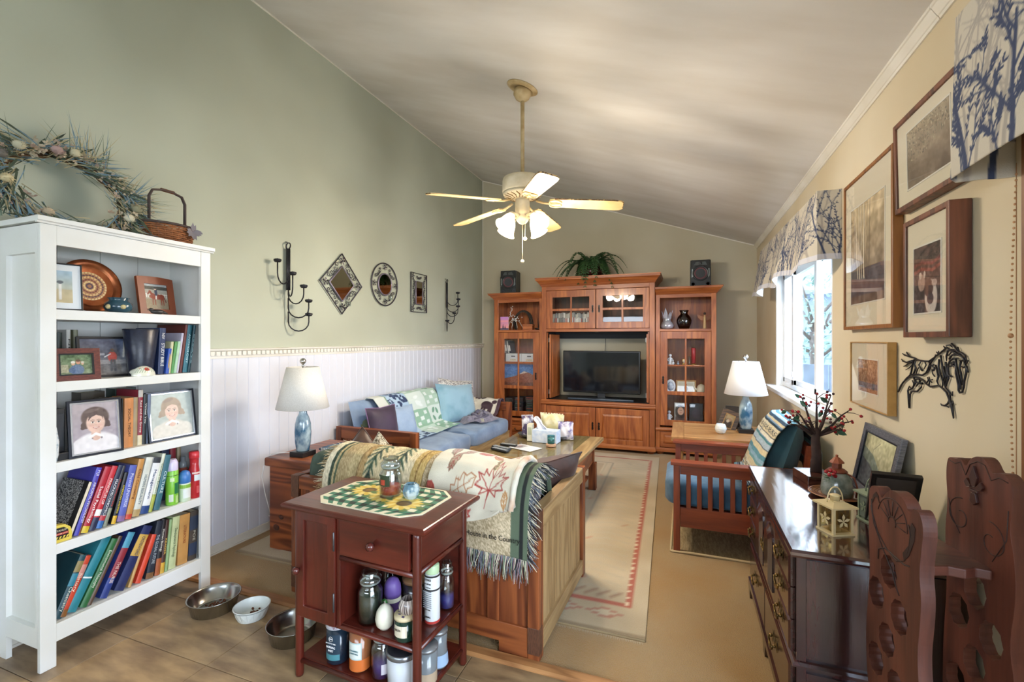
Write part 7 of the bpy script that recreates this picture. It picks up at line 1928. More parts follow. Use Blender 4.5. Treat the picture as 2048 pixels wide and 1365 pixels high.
for z in (.37, .62): obj('hinge', MB().lathe([(.0035, 0), (.0035, .075), (0, .078)], (-.0895, -ly - .0225, z - .037), 8), mat('pewter_dark', '#5e6062', .35, metal=.6), ca)
dw = obj('drawer', MB().box((-.062, -ly - .020, .572), (lx - .022, -ly - .002, .718)), C_X, ca, bevel=.003)
obj('knob', MB().lathe([(.006, 0), (.006, .008), (.015, .014), (.018, .023), (.014, .032), (0, .035)], (0, 0, 0), 18, M=frame((.115, -ly - .020, .645), (1, 0, 0), (0, 0, 1))), mat('cherry_knob', '#5a2620', .2, coat=.6), dw)
obj('drawer_box', MB().box((-.06, -ly, .58), (lx - .024, ly - .03, .71)), C_X, ca)
def rail_(a, b, r_=.0115): obj('rail', MB().tube([a, b], r_, 12), C_X, ca)
rail_((-.067, -ly - .004, .555), (lx, -ly - .004, .555)); rail_((lx, -ly, .558), (lx, ly, .558))
for z, xa in ((.268, -lx), (.068, -lx)):
 rail_((xa, -ly, z), (lx, -ly, z), .0105); rail_((lx, -ly, z), (lx, ly, z), .0105); rail_((-lx, -ly, z), (-lx, ly, z), .0105); rail_((xa, ly, z), (lx, ly, z), .0105)
 obj('shelf', MB().box((-lx, -ly + .002, z + .002), (lx, ly - .002, z + .014)), C_X, ca)
def cp(x, y, z=0): return CM @ Vector((x, y, z))
# placemat
pm = thing('placemat', 'octagonal green checked placemat with sunflowers on the cart top', 'placemat', cp(0, .02, .75))
A = 1.36; cv = Canvas(170, 125, '#1f4a38', A)
n_ = 16
for i in range(n_ + 1):
 for j in range(12):
  u0, v0 = i / n_, j / 11.5; k = (i % 2) + (j % 2)
  cv.rect(u0, v0, u0 + 1 / n_, v0 + 1 / 11.5, ('#e3ddc4', '#3f7d62', '#1d2f2a')[k])
cv.poly([(.02, .5), (.38, .72), (1.0, .58), (1.30, .34), (.98, .20), (.42, .40)], '#20231f'); 
for x, y, s_ in ((.36, .62, .20), (.70, .50, .19), (1.02, .38, .20)):
 for k in range(8): cv.disk(x + s_ * 1.15 * math.cos(k * .8 + .4), y + s_ * .95 * math.sin(k * .8 + .4), .09, .04, '#5f7d4a', rot=math.degrees(k * .8 + .4))
 for k in range(16): a = k * .393; cv.disk(x + s_ * .62 * math.cos(a), y + s_ * .62 * math.sin(a), .095, .035, '#d9b94e' if k % 2 else '#e3cf7e', rot=math.degrees(a))
 cv.disk(x, y, s_ * .42, s_ * .42, '#6b5230'); cv.disk(x, y, s_ * .25, s_ * .25, '#8a6a3a')
octo = [(-.272, -.09), (-.205, -.152), (.205, -.152), (.272, -.09), (.272, .13), (.205, .192), (-.205, .192), (-.272, .13)]
def matfn(sc_, z):
 def fn(u, v):
  y = -.152 + .344 * v; half = .272
  if y < -.09: half = .205 + (y + .152) / .062 * .067
  if y > .13: half = .205 + (.192 - y) / .062 * .067
  return CM @ Vector(((2 * u - 1) * half * sc_, .02 + (y - .02) * sc_, z))
 return fn
m = MB(); m.prism([(x, y) for x, y in octo], .003, M=CM @ tr(0, 0, .7503))
obj('mat', m, mat('mat_cream', '#e6dfc3', .6), pm)
printed('print', cv, matfn(.955, .7536), attr_mat('placemat_print', .45), pm)
def jar_candle(label, x, y, z, r, h, wax, wz, glass, lid=True, group='jar candles on the cart', labelc=None, name='jar_candle', w2=None):
 p = cp(x, y, z); t = thing(name, label, 'candle', tuple(p), 0, group)
 hb = h * .74 if lid else h
 obj('jar', MB().lathe([(0, 0), (r * .9, 0), (r, .008), (r, hb * .8), (r * .86, hb * .9), (r * .78, hb * .93), (r * .8, hb), (r * .72, hb), (r * .7, hb * .92), (r * .92, hb * .78), (r * .92, .012), (0, .010)], p, 30), glass, t)
 obj('wax', MB().lathe([(r * .9, .0105), (r * .91, wz), (0, wz)], p, 26), wax, t)
 if w2: obj('wax', MB().lathe([(r * .905, wz + .0005), (r * .905, wz + w2[1]), (0, wz + w2[1])], p, 26), w2[0], t)
 if lid:
  l = obj('lid', MB().lathe([(r * .74, hb - .004), (r * .88, hb + .006), (r * .9, hb + .02), (r * .8, hb + .026), (r * .62, hb + .032), (r * .74, hb + .045), (r * .66, h - .006), (r * .35, h), (0, h)], p, 30), M_lid, t, label='domed glass lid')
  obj('seal', MB().lathe([(r * .79, hb + .001), (r * .83, hb + .004), (r * .79, hb + .009)], p, 24, cap=False), mat('lid_seal', '#d9dcd8', .4), l)
 if labelc:
  for (c_, a0, a1, z0, z1) in labelc:
   m = MB(); n = 10; A_ = [math.radians(a0 + (a1 - a0) * k / n) for k in range(n + 1)]
   m.add([(p.x + (r + .0006) * math.cos(a), p.y + (r + .0006) * math.sin(a), p.z + zz) for zz in (z0, z1) for a in A_], [(k, k + 1, n + 2 + k, n + 1 + k) for k in range(n)], True)
   obj('label', m, col_mat(c_, .5, 'label'), t)
 return t
W_red, W_pur, W_dgr = mat('red_candle_wax', '#c23a34', .35), mat('purple_wax', '#54308a', .35), mat('dark_green_wax', '#22352b', .35)
jar_candle('large lidded jar candle with red wax, on the placemat', .008, .045, .7545, .049, .165, W_red, .042, M_clear, labelc=[('#2c3b22', 210, 300, .05, .098), ('#b5452f', 245, 275, .055, .078), ('#d9cfae', 225, 240, .075, .09)])
tl = thing('tealight_holder', 'faceted blue grey glass tealight holder beside the red jar candle', 'candle holder', tuple(cp(.118, .045, .7545)))
p = cp(.118, .045, .7545)
obj('bowl', MB().lathe([(.024, 0), (.036, .018), (.040, .036), (.034, .056), (.024, .064), (.018, .058), (.018, .04), (0, .038)], p, 9, smooth=False), mat('mosaic_glass', '#5c7f92', .1, c2='#b9cbd0', scale=22, coat=.8, lo=.45, hi=.55), tl)
obj('tealight', MB().lathe([(.0165, .039), (.0165, .052), (0, .05)], p, 16), mat('tealight_tin', '#77757a', .35, metal=.7), tl)
sz_ = .2825
jar_candle('lidded jar candle full of dark green wax on the middle shelf of the cart', .025, -.108, sz_, .050, .212, W_dgr, .118, M_clear)
t = thing('egg_candle', 'white egg shaped candle on the middle shelf of the cart', 'candle', tuple(cp(.117, -.128, sz_)))
p = cp(.117, -.128, sz_)
obj('wax', MB().lathe([(0, 0), (.018, .001), (.033, .018), (.038, .042), (.033, .070), (.020, .090), (.008, .098), (0, .099)], p, 26), mat('ivory_gloss_wax', '#e3dfcb', .3), t)
obj('wick', MB().tube([p + Vector((0, 0, .097)), p + Vector((.001, 0, .112))], .0012, 5), M_white, t)
p = cp(.228, -.140, sz_); t = thing('tumbler_candle', 'dark green tumbler candle with a cream label and printed wooden lid', 'candle', tuple(p))
obj('tumbler', MB().lathe([(0, 0), (.036, 0), (.041, .006), (.042, .082), (0, .082)], p, 28), mat('bottle_green', '#17352a', .12, coat=.5), t)
obj('lid', MB().lathe([(.044, .083), (.044, .095), (0, .096)], p, 28), mat('lid_cream', '#d8c7a0', .55), t)
m = MB(); n = 10; A_ = [math.radians(225 + 85 * k / n) for k in range(n + 1)]
m.add([(p.x + .0425 * math.cos(a), p.y + .0425 * math.sin(a), p.z + zz) for zz in (.022, .066) for a in A_], [(k, k + 1, n + 2 + k, n + 1 + k) for k in range(n)], True)
obj('label', m, M_page, t)
text('lettering', 'CITRON', frame(p + Vector((-.012, -.0432, .050)), (1, .0, 0), (0, 0, 1)), .012, mat('ink_222222', '#222222', .6), t, width=.034)
m = MB()
for k in range(7): m.cbox(p + Vector((.02 * math.cos(k * 2.2) - .01, .02 * math.sin(k * 1.7) - .012, .0966)), (.010, .006, .001))
obj('lid_print', m, mat('lid_print', '#6b5a7a', .6), t)
p2_ = p + Vector((.006, .008, .0985)); t = thing('votive_cup', 'brown and white striped glass votive cup standing on the tumbler candle lid', 'candle holder', tuple(p2_))
cv = Canvas(90, 24, '#d9cfc8', 3.5)
for k in range(22): cv.line([(k * .16 + .02, 0), (k * .16 + .09 * math.sin(k * 1.3), 1)], (.10, .05), ('#4a3733', '#8a756c', '#3a2b29')[k % 3])
def cup(u, v):
 a = 6.283 * u; r_ = .024 + .012 * math.sin(PI * min(1, v * .9 + .1)); return p2_ + Vector((r_ * math.cos(a), r_ * math.sin(a), .052 * v))
printed('glass', cv, cup, GLOSSY_PRINT, t)
obj('bottom', MB().lathe([(.027, .0005), (.02, .012), (0, .012)], p2_, 20), mat('china_e3e4e8', '#e3e4e8', .25), t)
p = cp(.262, -.005, sz_); t = thing('room_spray', 'tall white spray can with dense black print and a red foot ring', 'spray can', tuple(p))
obj('can', MB().lathe([(.030, 0), (.032, .004), (.032, .19), (.027, .20)], p, 26), mat('white_tin', '#dcdfe0', .3), t)
obj('foot_ring', MB().lathe([(.0326, .002), (.0328, .006), (.0326, .012)], p, 26, cap=False), mat('label_red', '#b23a34', .4), t)
obj('cap', MB().lathe([(.028, .2), (.029, .204), (.029, .232), (.024, .238), (0, .238)], p, 24), mat('spray_cap', '#b9d3a8', .4), t)
for zz, s_, sz2, w_ in ((.182, 'DEFENSE', .013, .04), (.165, 'ODOR AND MIST', .008, .04), (.15, 'FOR HOME USE', .006, .036), (.06, 'SEE BACK PANEL', .006, .036), (.03, 'WARNING', .01, .036)):
 text('lettering', s_, frame(p + Vector((-.006, -.0332, zz)), (1, -.08, 0), (0, 0, 1)), sz2, mat('ink_222222', '#222222', .6), t, width=w_)
m = MB()
for k in range(9): m.box((p.x - .024, p.y - .0326, p.z + .068 + k * .008), (p.x + .014, p.y - .0318, p.z + .071 + k * .008))
o = obj('fine_print', m, mat('grey_print', '#8b9098', .6), t); o['kind'] = 'stuff'
m = MB(); m.lathe([(.0324, .135), (.0325, .138), (.0324, .142)], p, 24, cap=False); m.lathe([(.0324, .19), (.0325, .193), (.0324, .197)], p, 24, cap=False)
obj('printed_band', m, mat('ink_222222', '#222222', .6), t)
jar_candle('jar candle with a little violet blue wax at the right of the middle shelf', .268, .098, sz_, .033, .205, mat('violet_wax', '#4a4aa4', .35), .06, M_clear, lid=True)
p = cp(.062, -.01, sz_); t = thing('air_freshener', 'purple egg topped air freshener with a green badge on the middle shelf', 'air freshener', tuple(p))
obj('base', MB().lathe([(.030, 0), (.034, .004), (.037, .04), (.036, .062)], p, 26), mat('plum_plastic', '#4a3560', .35), t)
obj('band', MB().lathe([(.0362, .04), (.0368, .045), (.0362, .062)], p, 26, cap=False), mat('cream_label', '#d6d3bc', .5), t)
obj('dome', MB().lathe([(.036, .063), (.037, .08), (.034, .108), (.024, .13), (.010, .139), (0, .14)], p, 26), mat('lilac_plastic', '#7d62b0', .35), t)
W = frame(p + Vector((-.012, -.040, .048)), (1, 0, 0), (0, 0, 1))
obj('badge', MB().lathe([(.016, 0), (.016, .002), (0, .003)], (0, 0, 0), 18, M=W), mat('badge_green', '#4fae4a', .4), t)
obj('badge_mark', MB().tube([W @ Vector((.008 * k / 20 * math.cos(k * .5), .008 * k / 20 * math.sin(k * .5), .0035)) for k in range(21)], .0012, 5), M_white, t)
jar_candle('lidded clear jar candle at the back left of the middle shelf', -.025, .08, sz_, .046, .21, mat('umber_wax', '#4a3a30', .4), .06, M_clear)
p = cp(.12, .075, sz_); t = thing('wooden_lid_candle', 'wide candle with a wooden lid at the back of the middle shelf', 'candle', tuple(p))
obj('jar', MB().lathe([(.052, 0), (.056, .005), (.056, .10), (0, .10)], p, 28), mat('smoky_jar', '#2f2a28', .15, coat=.4), t); obj('lid', MB().lathe([(.058, .101), (.058, .115), (.0, .116)], p, 28), mat('lid_wood', '#7a5638', .5, c2='#8f6844', scale=9, stretch=(1, .1, 1)), t)
bz = .0825
def wrapped_label(p, r, a0, a1, z0, z1, c, t, nm='label'):
 m = MB(); n = 12; A_ = [math.radians(a0 + (a1 - a0) * k / n) for k in range(n + 1)]
 m.add([(p.x + r * math.cos(a), p.y + r * math.sin(a), p.z + zz) for zz in (z0, z1) for a in A_], [(k, k + 1, n + 2 + k, n + 1 + k) for k in range(n)], True)
 return obj(nm, m, col_mat(c, .5, 'label'), t)
p = cp(-.140, -.118, bz); t = thing('jar_candle', 'navy jar candle labelled morning mist with a patterned white lid', 'candle', tuple(p), 0, 'jar candles on the cart')
obj('jar', MB().lathe([(0, 0), (.042, 0), (.047, .006), (.047, .148), (0, .148)], p, 30), mat('navy_jar', '#1c2a38', .15, coat=.5), t)
obj('lid', MB().lathe([(.0495, .149), (.0505, .152), (.0505, .170), (.048, .173), (0, .173)], p, 30), mat('patterned_lid', '#b9b9c0', .4, c2='#8a6f78', scale=70, lo=.52, hi=.6), t)
wrapped_label(p, .0474, 220, 320, .02, .128, '#25394a', t); wrapped_label(p, .0476, 222, 318, .022, .046, '#4f8f9a', t)
m = MB(); W = frame(p + Vector((.004, -.0492, .112)), (1, 0, 0), (0, 0, 1)); m.tube([W @ Vector((.010 * math.cos(a), .010 * math.sin(a), 0)) for a in np.linspace(0, 6.283, 17)[:-1]], .0009, 4, closed=True)
obj('round_mark', m, M_white, t)
I_w = mat('ink_ffffff', '#f2f2f0', .5)
text('lettering', 'DW', frame(p + Vector((.004, -.0495, .112)), (1, 0, 0), (0, 0, 1)), .009, I_w, t)
text('lettering', 'HOME', frame(p + Vector((.004, -.0495, .094)), (1, 0, 0), (0, 0, 1)), .007, I_w, t, width=.05)
text('lettering', 'MORNING', frame(p + Vector((.004, -.0495, .078)), (1, 0, 0), (0, 0, 1)), .013, I_w, t, width=.045)
text('lettering', 'MIST', frame(p + Vector((.004, -.0495, .063)), (1, 0, 0), (0, 0, 1)), .013, I_w, t, width=.026)
p = cp(-.018, -.118, bz); t = thing('jar_candle', 'tall orange jar candle labelled cranberry mandarin with a brass lid', 'candle', tuple(p), 0, 'jar candles on the cart')
obj('jar', MB().lathe([(0, 0), (.038, 0), (.044, .008), (.044, .178), (0, .178)], p, 30), mat('amber_jar', '#8d5434', .15, c2='#a3663f', scale=4, coat=.4), t)
obj('wax', MB().lathe([(.0443, .008), (.0443, .055)], p, 30, cap=False), mat('orange_wax', '#cf6f35', .2), t)
obj('lid', MB().lathe([(.0455, .179), (.0455, .194), (.043, .197), (0, .197)], p, 30), mat('dull_brass', '#a59a6a', .35, metal=.7), t)
wrapped_label(p, .0446, 225, 315, .055, .125, '#b9cfcc', t); wrapped_label(p, .0448, 230, 310, .06, .12, '#dfe6e0', t)
text('lettering', 'CRANBERRY', frame(p + Vector((.004, -.0465, .093)), (1, 0, 0), (0, 0, 1)), .0085, mat('ink_teal', '#3f6f78', .5), t, width=.044)
text('lettering', 'MANDARIN', frame(p + Vector((.004, -.0465, .082)), (1, 0, 0), (0, 0, 1)), .0085, mat('ink_teal', '#3f6f78', .5), t, width=.04)
jar_candle('lidded jar candle with deep purple wax on the bottom shelf of the cart', .098, -.12, bz, .043, .20, W_pur, .075, M_clear, labelc=[('#d9d2dc', 300, 345, .03, .07)])
p = cp(.198, -.115, bz); t = thing('jar_candle', 'wide frosted white jar candle with a dark metal lid, nearest on the bottom shelf', 'candle', tuple(p), 0, 'jar candles on the cart')
obj('jar', MB().lathe([(0, 0), (.052, 0), (.060, .008), (.064, .118), (0, .118)], p, 32), mat('frosted_white', '#c9ccd0', .35), t)
obj('lid_rim', MB().lathe([(.066, .119), (.0665, .124), (.0665, .137), (.062, .139)], p, 32, cap=False), mat('steel_rim', '#8f9297', .25, metal=.8), t)
obj('lid', MB().lathe([(.0625, .136), (.06, .1385), (0, .1385)], p, 32), mat('dark_lid', '#232328', .4), t)
p = cp(.278, -.07, bz); t = thing('jar_candle', 'grey glass tumbler candle with a pewter lid behind the right front leg', 'candle', tuple(p), 0, 'jar candles on the cart')
obj('tumbler', MB().lathe([(0, 0), (.038, 0), (.042, .006), (.044, .13), (0, .13)], p, 28), mat('grey_glass', '#757c80', .15, coat=.5), t); obj('wax', MB().lathe([(.0426, .006), (.0430, .05)], p, 28, cap=False), mat('tan_wax', '#b09c84', .3), t); obj('lid', MB().lathe([(.046, .131), (.046, .143), (0, .145)], p, 28), mat('pewter', '#8e9092', .35, metal=.6), t)
p = cp(.268, .03, bz); t = thing('jar_candle', 'flared grey glass candle with pale blue wax at the back right of the bottom shelf', 'candle', tuple(p), 0, 'jar candles on the cart')
obj('glass', MB().lathe([(0, 0), (.040, 0), (.043, .008), (.036, .09), (.038, .135), (0, .135)], p, 28), mat('grey_glass', '#757c80', .15, coat=.5), t); obj('wax', MB().lathe([(.0433, .008), (.0400, .055)], p, 28, cap=False), mat('pale_blue_wax', '#9fb9d6', .3), t); obj('lid', MB().lathe([(.040, .136), (.040, .150), (0, .152)], p, 28), mat('pewter', '#8e9092', .35, metal=.6), t)
# ================================================================== pet bowls
M_steel = mat('stainless_steel', '#a9a8a4', .22, metal=1)
M_kib = mat('kibble', '#7a4526', .8, c2='#5a2f1a', scale=40)
def bowl(label, x, y, r, h, m_, foodn, ceramic=False):
 t = thing('pet_bowl', label, 'bowl', (x, y, 0), 0, None)
 if not ceramic: prof = [(r * .80, .001), (r * .82, .003), (r * .93, h * .92), (r * .97, h), (r, h + .001), (r, h - .004), (r * .985, h - .006)]
 else: prof = [(r * .74, .001), (r * .76, .004), (r * .92, h * .95), (r * 1.0, h * .96), (r, h)]
 inner = [(r * .93, h - .001), (r * .88, h * .85), (r * .74, .012), (r * .6, .008), (0, .007)]
 if not ceramic:
  obj('body', MB().lathe([(0, .001)] + prof[:-2] + [(r * .98, h + .004), (r * .945, h + .002)] + inner, (x, y, 0), 44), m_, t)
 else:
  m = MB(); m.lathe([(0, .001)] + prof + [(r * .93, h + .001)] + inner, (x, y, 0), 44)
  obj('body', m, m_, t)
  m = MB()
  for k in range(16):
   a = 6.283 * k / 16; d = Vector((math.cos(a), math.sin(a), 0)); e = Vector((-d.y, d.x, 0)); c = Vector((x, y, 0))
   m.add([c + d * r * .785 + Vector((0, 0, .010)) - e * .012, c + d * r * .785 + Vector((0, 0, .010)) + e * .012, c + d * r * .925 + e * .016 + Vector((0, 0, h * .84)), c + d * r * .925 - e * .016 + Vector((0, 0, h * .84)), c + d * r * .88 + Vector((0, 0, h * .45))], [(0, 1, 4), (1, 2, 4), (2, 3, 4), (3, 0, 4)])
  obj('facets', m, m_, t)['kind'] = 'stuff'
 if foodn:
  m = MB(); rr = random.Random(int(-x * 10))
  for k in range(foodn):
   m.ball((x + rr.gauss(.02, r * .22), y + rr.gauss(0, r * .2), .014 + rr.random() * .010), (rr.uniform(.005, .008), .006, .0045), 6, 4)
  o = obj('kibble', m, M_kib, t); o['kind'] = 'stuff'
 return t
bowl('large steel pet bowl with a little kibble, nearest the bookcase', -2.365, 1.752, .128, .074, M_steel, 60)
bowl('white faceted ceramic pet bowl with kibble between the two steel bowls', -2.115, 1.772, .088, .062, mat('white_ceramic', '#dfe4e0', .25), 60, True)
bowl('empty steel pet bowl half hidden behind the cart', -1.785, 1.722, .120, .074, M_steel, 0)
# ================================================================== on top of the bookcase
tz = 1.986
wr = thing('dried_wreath', 'large dried grass and flower wreath leaning on the wall above the bookcase', 'wreath', (-2.80, 1.36, tz))
r8 = random.Random(31)
WC, WR_ = Vector((-2.83, 1.345, tz + .175)), .235
wy, wz_ = Vector((.06, 1, -.02)), Vector((-.30, 0, .95))
wn = wy.cross(wz_).normalized()
def wp(a, r_, d=0): return WC + wy * (r_ * math.cos(a)) + wz_ * (r_ * .86 * math.sin(a)) + wn * d
m = MB()
for k in range(10):
 ph = r8.uniform(0, 6)
 m.tube([wp(a, WR_ + .02 * math.sin(5 * a + ph) + r8.uniform(-.006, .006), .018 * math.cos(5 * a + ph)) for a in np.linspace(0, 6.283, 41)[:-1]], .0055, 5, closed=True)
obj('vine_ring', m, mat('vine_brown', '#6a4f36', .9, c2='#4a3626', scale=40), wr)
cols = [mat('dried_sage', '#6f7d68', .85, c2='#57665a', scale=20), mat('dusty_blue_leaf', '#7390a0', .8, c2='#5d7888', scale=20), mat('straw_grass', '#b7ab88', .85, c2='#9a8e6e', scale=20), mat('olive_leaf', '#4c5a48', .8, c2='#3c483a', scale=20)]
def blade(m, p, d, l, w, bend):
 d = d.normalized(); s_ = d.cross(wn); s_ = s_.normalized() if s_.length > .05 else Vector((0, 1, 0))
 a = p + d * l * .5 + bend * .25; b = p + d * l + bend
 for q in (p, a, b):
  if q.x > -2.96: q.z = max(q.z, tz + .006)
  q.x = max(q.x, XL + .01)
 m.add([p - s_ * w * .4, p + s_ * w * .4, a + s_ * w * .5, b, a - s_ * w * .5], [(0, 1, 2, 3, 4)], False)
ms = [MB() for _ in cols]
for k in range(760):
 a = r8.uniform(0, 6.283)
 base = wp(a, WR_ + r8.gauss(0, .03), r8.uniform(-.01, .05))
 tang = (wy * -math.sin(a) + wz_ * math.cos(a)) * (-1 if math.cos(a) > -.3 else 1)
 out = wy * math.cos(a) + wz_ * math.sin(a)
 d = tang * r8.uniform(.3, 1) + out * r8.uniform(-.2, .9) + wn * r8.uniform(-.1, .5)
 l = r8.uniform(.06, .16) * (1.3 if math.cos(a) < -.2 or (math.sin(a) < .1 and math.cos(a) > .3) else 1)
 i = r8.choices(range(4), (3, 3, 4, 2))[0]
 blade(ms[i], base, d, l, r8.uniform(.003, .007) if i != 3 else r8.uniform(.008, .016), Vector((r8.gauss(0, .012), r8.gauss(0, .012), -.012)))
for (a0, n_, out_) in ((2.7, 60, -1), (.05, 46, 1), (-.5, 60, 1), (1.2, 40, 1)):
 for k in range(n_):
  a = a0 + r8.gauss(0, .16); base = wp(a, WR_, r8.uniform(0, .05)); out = wy * math.cos(a) + wz_ * math.sin(a); tang = wy * -math.sin(a) + wz_ * math.cos(a)
  blade(ms[r8.choice((1, 2, 0))], base, out * r8.uniform(.6, 1) + tang * r8.uniform(-.2, .9) * (1 if math.cos(a) > 0 else -1) + wn * .2, r8.uniform(.13, .24), .0035, Vector((0, 0, r8.gauss(0, .02))))
for i, mm in enumerate(ms):
 o = obj(('sage_grass', 'blue_grass', 'straw_grass', 'olive_leaves')[i], mm, cols[i], wr); o['kind'] = 'stuff'
m = MB()
for k in range(110):
 a = r8.choice((r8.gauss(1.9, .5), r8.gauss(-.55, .3), r8.gauss(.7, .5), r8.gauss(4.0, .3))); p = wp(a, WR_ + r8.gauss(0, .035), r8.uniform(.03, .08)); s_ = r8.uniform(.008, .018)
 for q in range(4):
  d = Vector((r8.gauss(0, 1), r8.gauss(0, 1), r8.gauss(0, 1))).normalized() * s_; e = d.orthogonal().normalized() * s_ * .5
  m.add([p, p + d * .6 + e, p + d * 1.2, p + d * .6 - e], [(0, 1, 2, 3)])
o = obj('dried_petals', m, mat('dried_petal', '#c9bda2', .8, c2='#a38a7c', scale=12), wr); o['kind'] = 'stuff'
for k, (a, r_, c_) in enumerate(((2.35, .25, '#b9b39a'), (1.45, .235, '#c3bca0'), (1.75, .22, '#a98f8c'), (-.5, .24, '#c9c2aa'), (2.75, .26, '#6f6a64'), (4.15, .22, '#b3a28a'), (-.15, .26, '#8d8a70'), (3.3, .24, '#c6b892'))):
 m = MB(); p = wp(a, r_, .07); m.ball(p, (.022, .024, .02), 9, 6)
 for q in range(26):
  d = Vector((r8.gauss(.5, 1), r8.gauss(0, 1), r8.gauss(0, 1))).normalized(); m.tube([p + d * .016, p + d * r8.uniform(.026, .034)], [.0018, .0008], 4)
 obj('seed_head', m, mat('seedhead_' + c_.lstrip('#'), c_, .9), wr)
bk = thing('wicker_basket', 'small brown wicker basket with a tall dark handle and a leaf bow', 'basket', (-2.73, 1.75, tz))
bcx, bcy = -2.735, 1.75
M_wick = mat('wicker', '#9a5f35', .7, c2='#6e4023', scale=30)
m = MB()
for j in range(9):
 z = tz + .006 + j * .0105; f_ = j / 8; R1, R2 = .115 + .022 * f_, .084 + .014 * f_
 for s_ in (0,):
  m.tube([(bcx + (R2 + .0035 * math.cos(12 * a + PI * j)) * math.cos(a), bcy + (R1 + .0035 * math.cos(12 * a + PI * j)) * math.sin(a), z) for a in np.linspace(0, 6.283, 73)[:-1]], .0052, 5, closed=True)
o = obj('weave', m, M_wick, bk); o['kind'] = 'stuff'
for k in range(24):
 a = 6.283 * k / 24; obj('stake', MB().tube([(bcx + .084 * math.cos(a), bcy + .115 * math.sin(a), tz + .001), (bcx + .099 * math.cos(a), bcy + .138 * math.sin(a), tz + .099)], .0035, 5), M_wick, bk)
obj('bottom', MB().lathe([(.078, 0), (.078, .006), (0, .006)], (bcx, bcy, tz), 28, sq=(1.05, 1.45)), M_wick, bk)
obj('rim', MB().tube([(bcx + .1 * math.cos(a), bcy + .139 * math.sin(a), tz + .102) for a in np.linspace(0, 6.283, 37)[:-1]], .007, 6, closed=True), mat('dark_willow', '#453733', .7), bk)
hp = [(0, -.096, .10), (0, -.096, .25), (0, -.078, .288), (0, -.03, .30), (0, .03, .30), (0, .078, .288), (0, .096, .25), (0, .096, .10)]
m = MB()
for o_ in (-.005, .005): m.tube([(bcx + .03 * 0 + o_, bcy + y, tz + z) for x, y, z in hp], .0055, 6)
obj('handle', m, mat('dark_willow', '#453733', .7), bk)
obj('handle_wrap', MB().tube([(bcx, bcy - .035, tz + .301), (bcx, bcy + .035, tz + .301)], .0095, 8), mat('wrap_brown', '#5d3a26', .8), bk)
m = MB(); r9 = random.Random(5)
for k in range(16):
 a = r9.uniform(0, 6.28); p = Vector((bcx + .095, bcy + .075, tz + .08)); d = Vector((.35, math.cos(a), math.sin(a))).normalized(); e = d.cross(Vector((1, 0, 0))).normalized(); l = r9.uniform(.04, .055)
 m.add([p, p + d * l * .5 + e * .012, p + d * l, p + d * l * .5 - e * .012], [(0, 1, 2, 3)])
o = obj('leaf_bow', m, mat('pewter_leaf', '#77737c', .5, metal=.3), bk); o['kind'] = 'stuff'
# ================================================================== ceiling fan
FX, FY = -1.128, 3.23
M_ant = mat('antique_cream', '#c9b58c', .4, c2='#a98f62', scale=12)
M_antw = mat('fan_white', '#ddd3bd', .35, c2='#c4b795', scale=9)
M_blade = mat('fan_blade', '#dcc391', .5, c2='#c9a970', scale=5)
fa = thing('ceiling_fan', 'cream five blade ceiling fan with four lit bell shades on a long rod', 'ceiling fan', (FX, FY, 2.03))
zc_ = ceil_z(FX); ta = math.atan(KC)
W = tr(FX, FY, zc_) @ rot('Y', math.degrees(ta)) @ rot('X', 180)
obj('ceiling_plate', MB().lathe([(.118, 0), (.12, .006), (.108, .014), (.10, .014), (.096, .02), (.085, .02), (.08, .016), (0, .016)], (0, 0, 0), 40, M=W), M_ant, fa)
obj('canopy', MB().lathe([(.062, -.015), (.068, -.05), (.05, -.085), (.028, -.10), (.02, -.105)], (FX, FY, zc_), 32), M_ant, fa)
obj('rod', MB().lathe([(.0145, 2.655), (.0145, zc_ - .1)], (FX, FY, 0), 16), M_ant, fa)
obj('motor_housing', MB().lathe([(.03, 2.665), (.10, 2.66), (.143, 2.645), (.15, 2.62), (.15, 2.545), (.146, 2.535)], (FX, FY, 0), 44), M_antw, fa)
obj('vent_ring', MB().lathe([(.148, 2.534), (.138, 2.515), (.09, 2.495), (.06, 2.49), (0, 2.49)], (FX, FY, 0), 44), M_antw, fa)
for k in range(20):
 a = 6.283 * k / 20; d = Vector((math.cos(a), math.sin(a), 0))
 obj('vent_fin', MB().tube([Vector((FX, FY, 2.516)) + d * .135, Vector((FX, FY, 2.500)) + d * .10 + Vector((-d.y, d.x, 0)) * .015, Vector((FX, FY, 2.493)) + d * .068], .005, 5), mat('bronze_fin', '#7a6038', .4, metal=.5), fa)
for k in range(5):
 a = math.radians(-130 + 72 * k); M = tr(FX, FY, 2.47) @ rot('Z', math.degrees(a)) @ rot('Y', 4.2)
 out = [(.205, -.05), (.24, -.06), (.66, -.072), (.715, -.066), (.735, -.045), (.735, .045), (.715, .066), (.66, .072), (.24, .06), (.205, .05)]
 Mb = M @ rot('X', -12)
 b_ = obj('blade', MB().prism(out, .007, M=Mb), M_blade, fa, bevel=.002)
 obj('worn_edge', MB().prism([(.24, -.0605), (.66, -.0725), (.715, -.0665), (.7355, -.046), (.7355, .046), (.731, .046), (.731, -.044), (.712, -.063), (.66, -.069), (.24, -.057)], .0085, M=Mb @ tr(0, 0, -.0007)), mat('worn_brown', '#5a4026', .7, c2='#c9a970', scale=60, lo=.5, hi=.6), b_)
 m = MB(); m.tube([M @ Vector((.10, 0, .015)), M @ Vector((.16, 0, .0)), M @ Vector((.24, 0, -.004))], .009, 6)
 for s_ in (-1, 1): m.tube([Mb @ Vector((.245 + .045 * math.cos(q), s_ * .022 + .03 * math.sin(q), -.004)) for q in np.linspace(0, 6.283, 13)[:-1]], .005, 5, closed=True)
 obj('blade_iron', m, M_ant, fa)
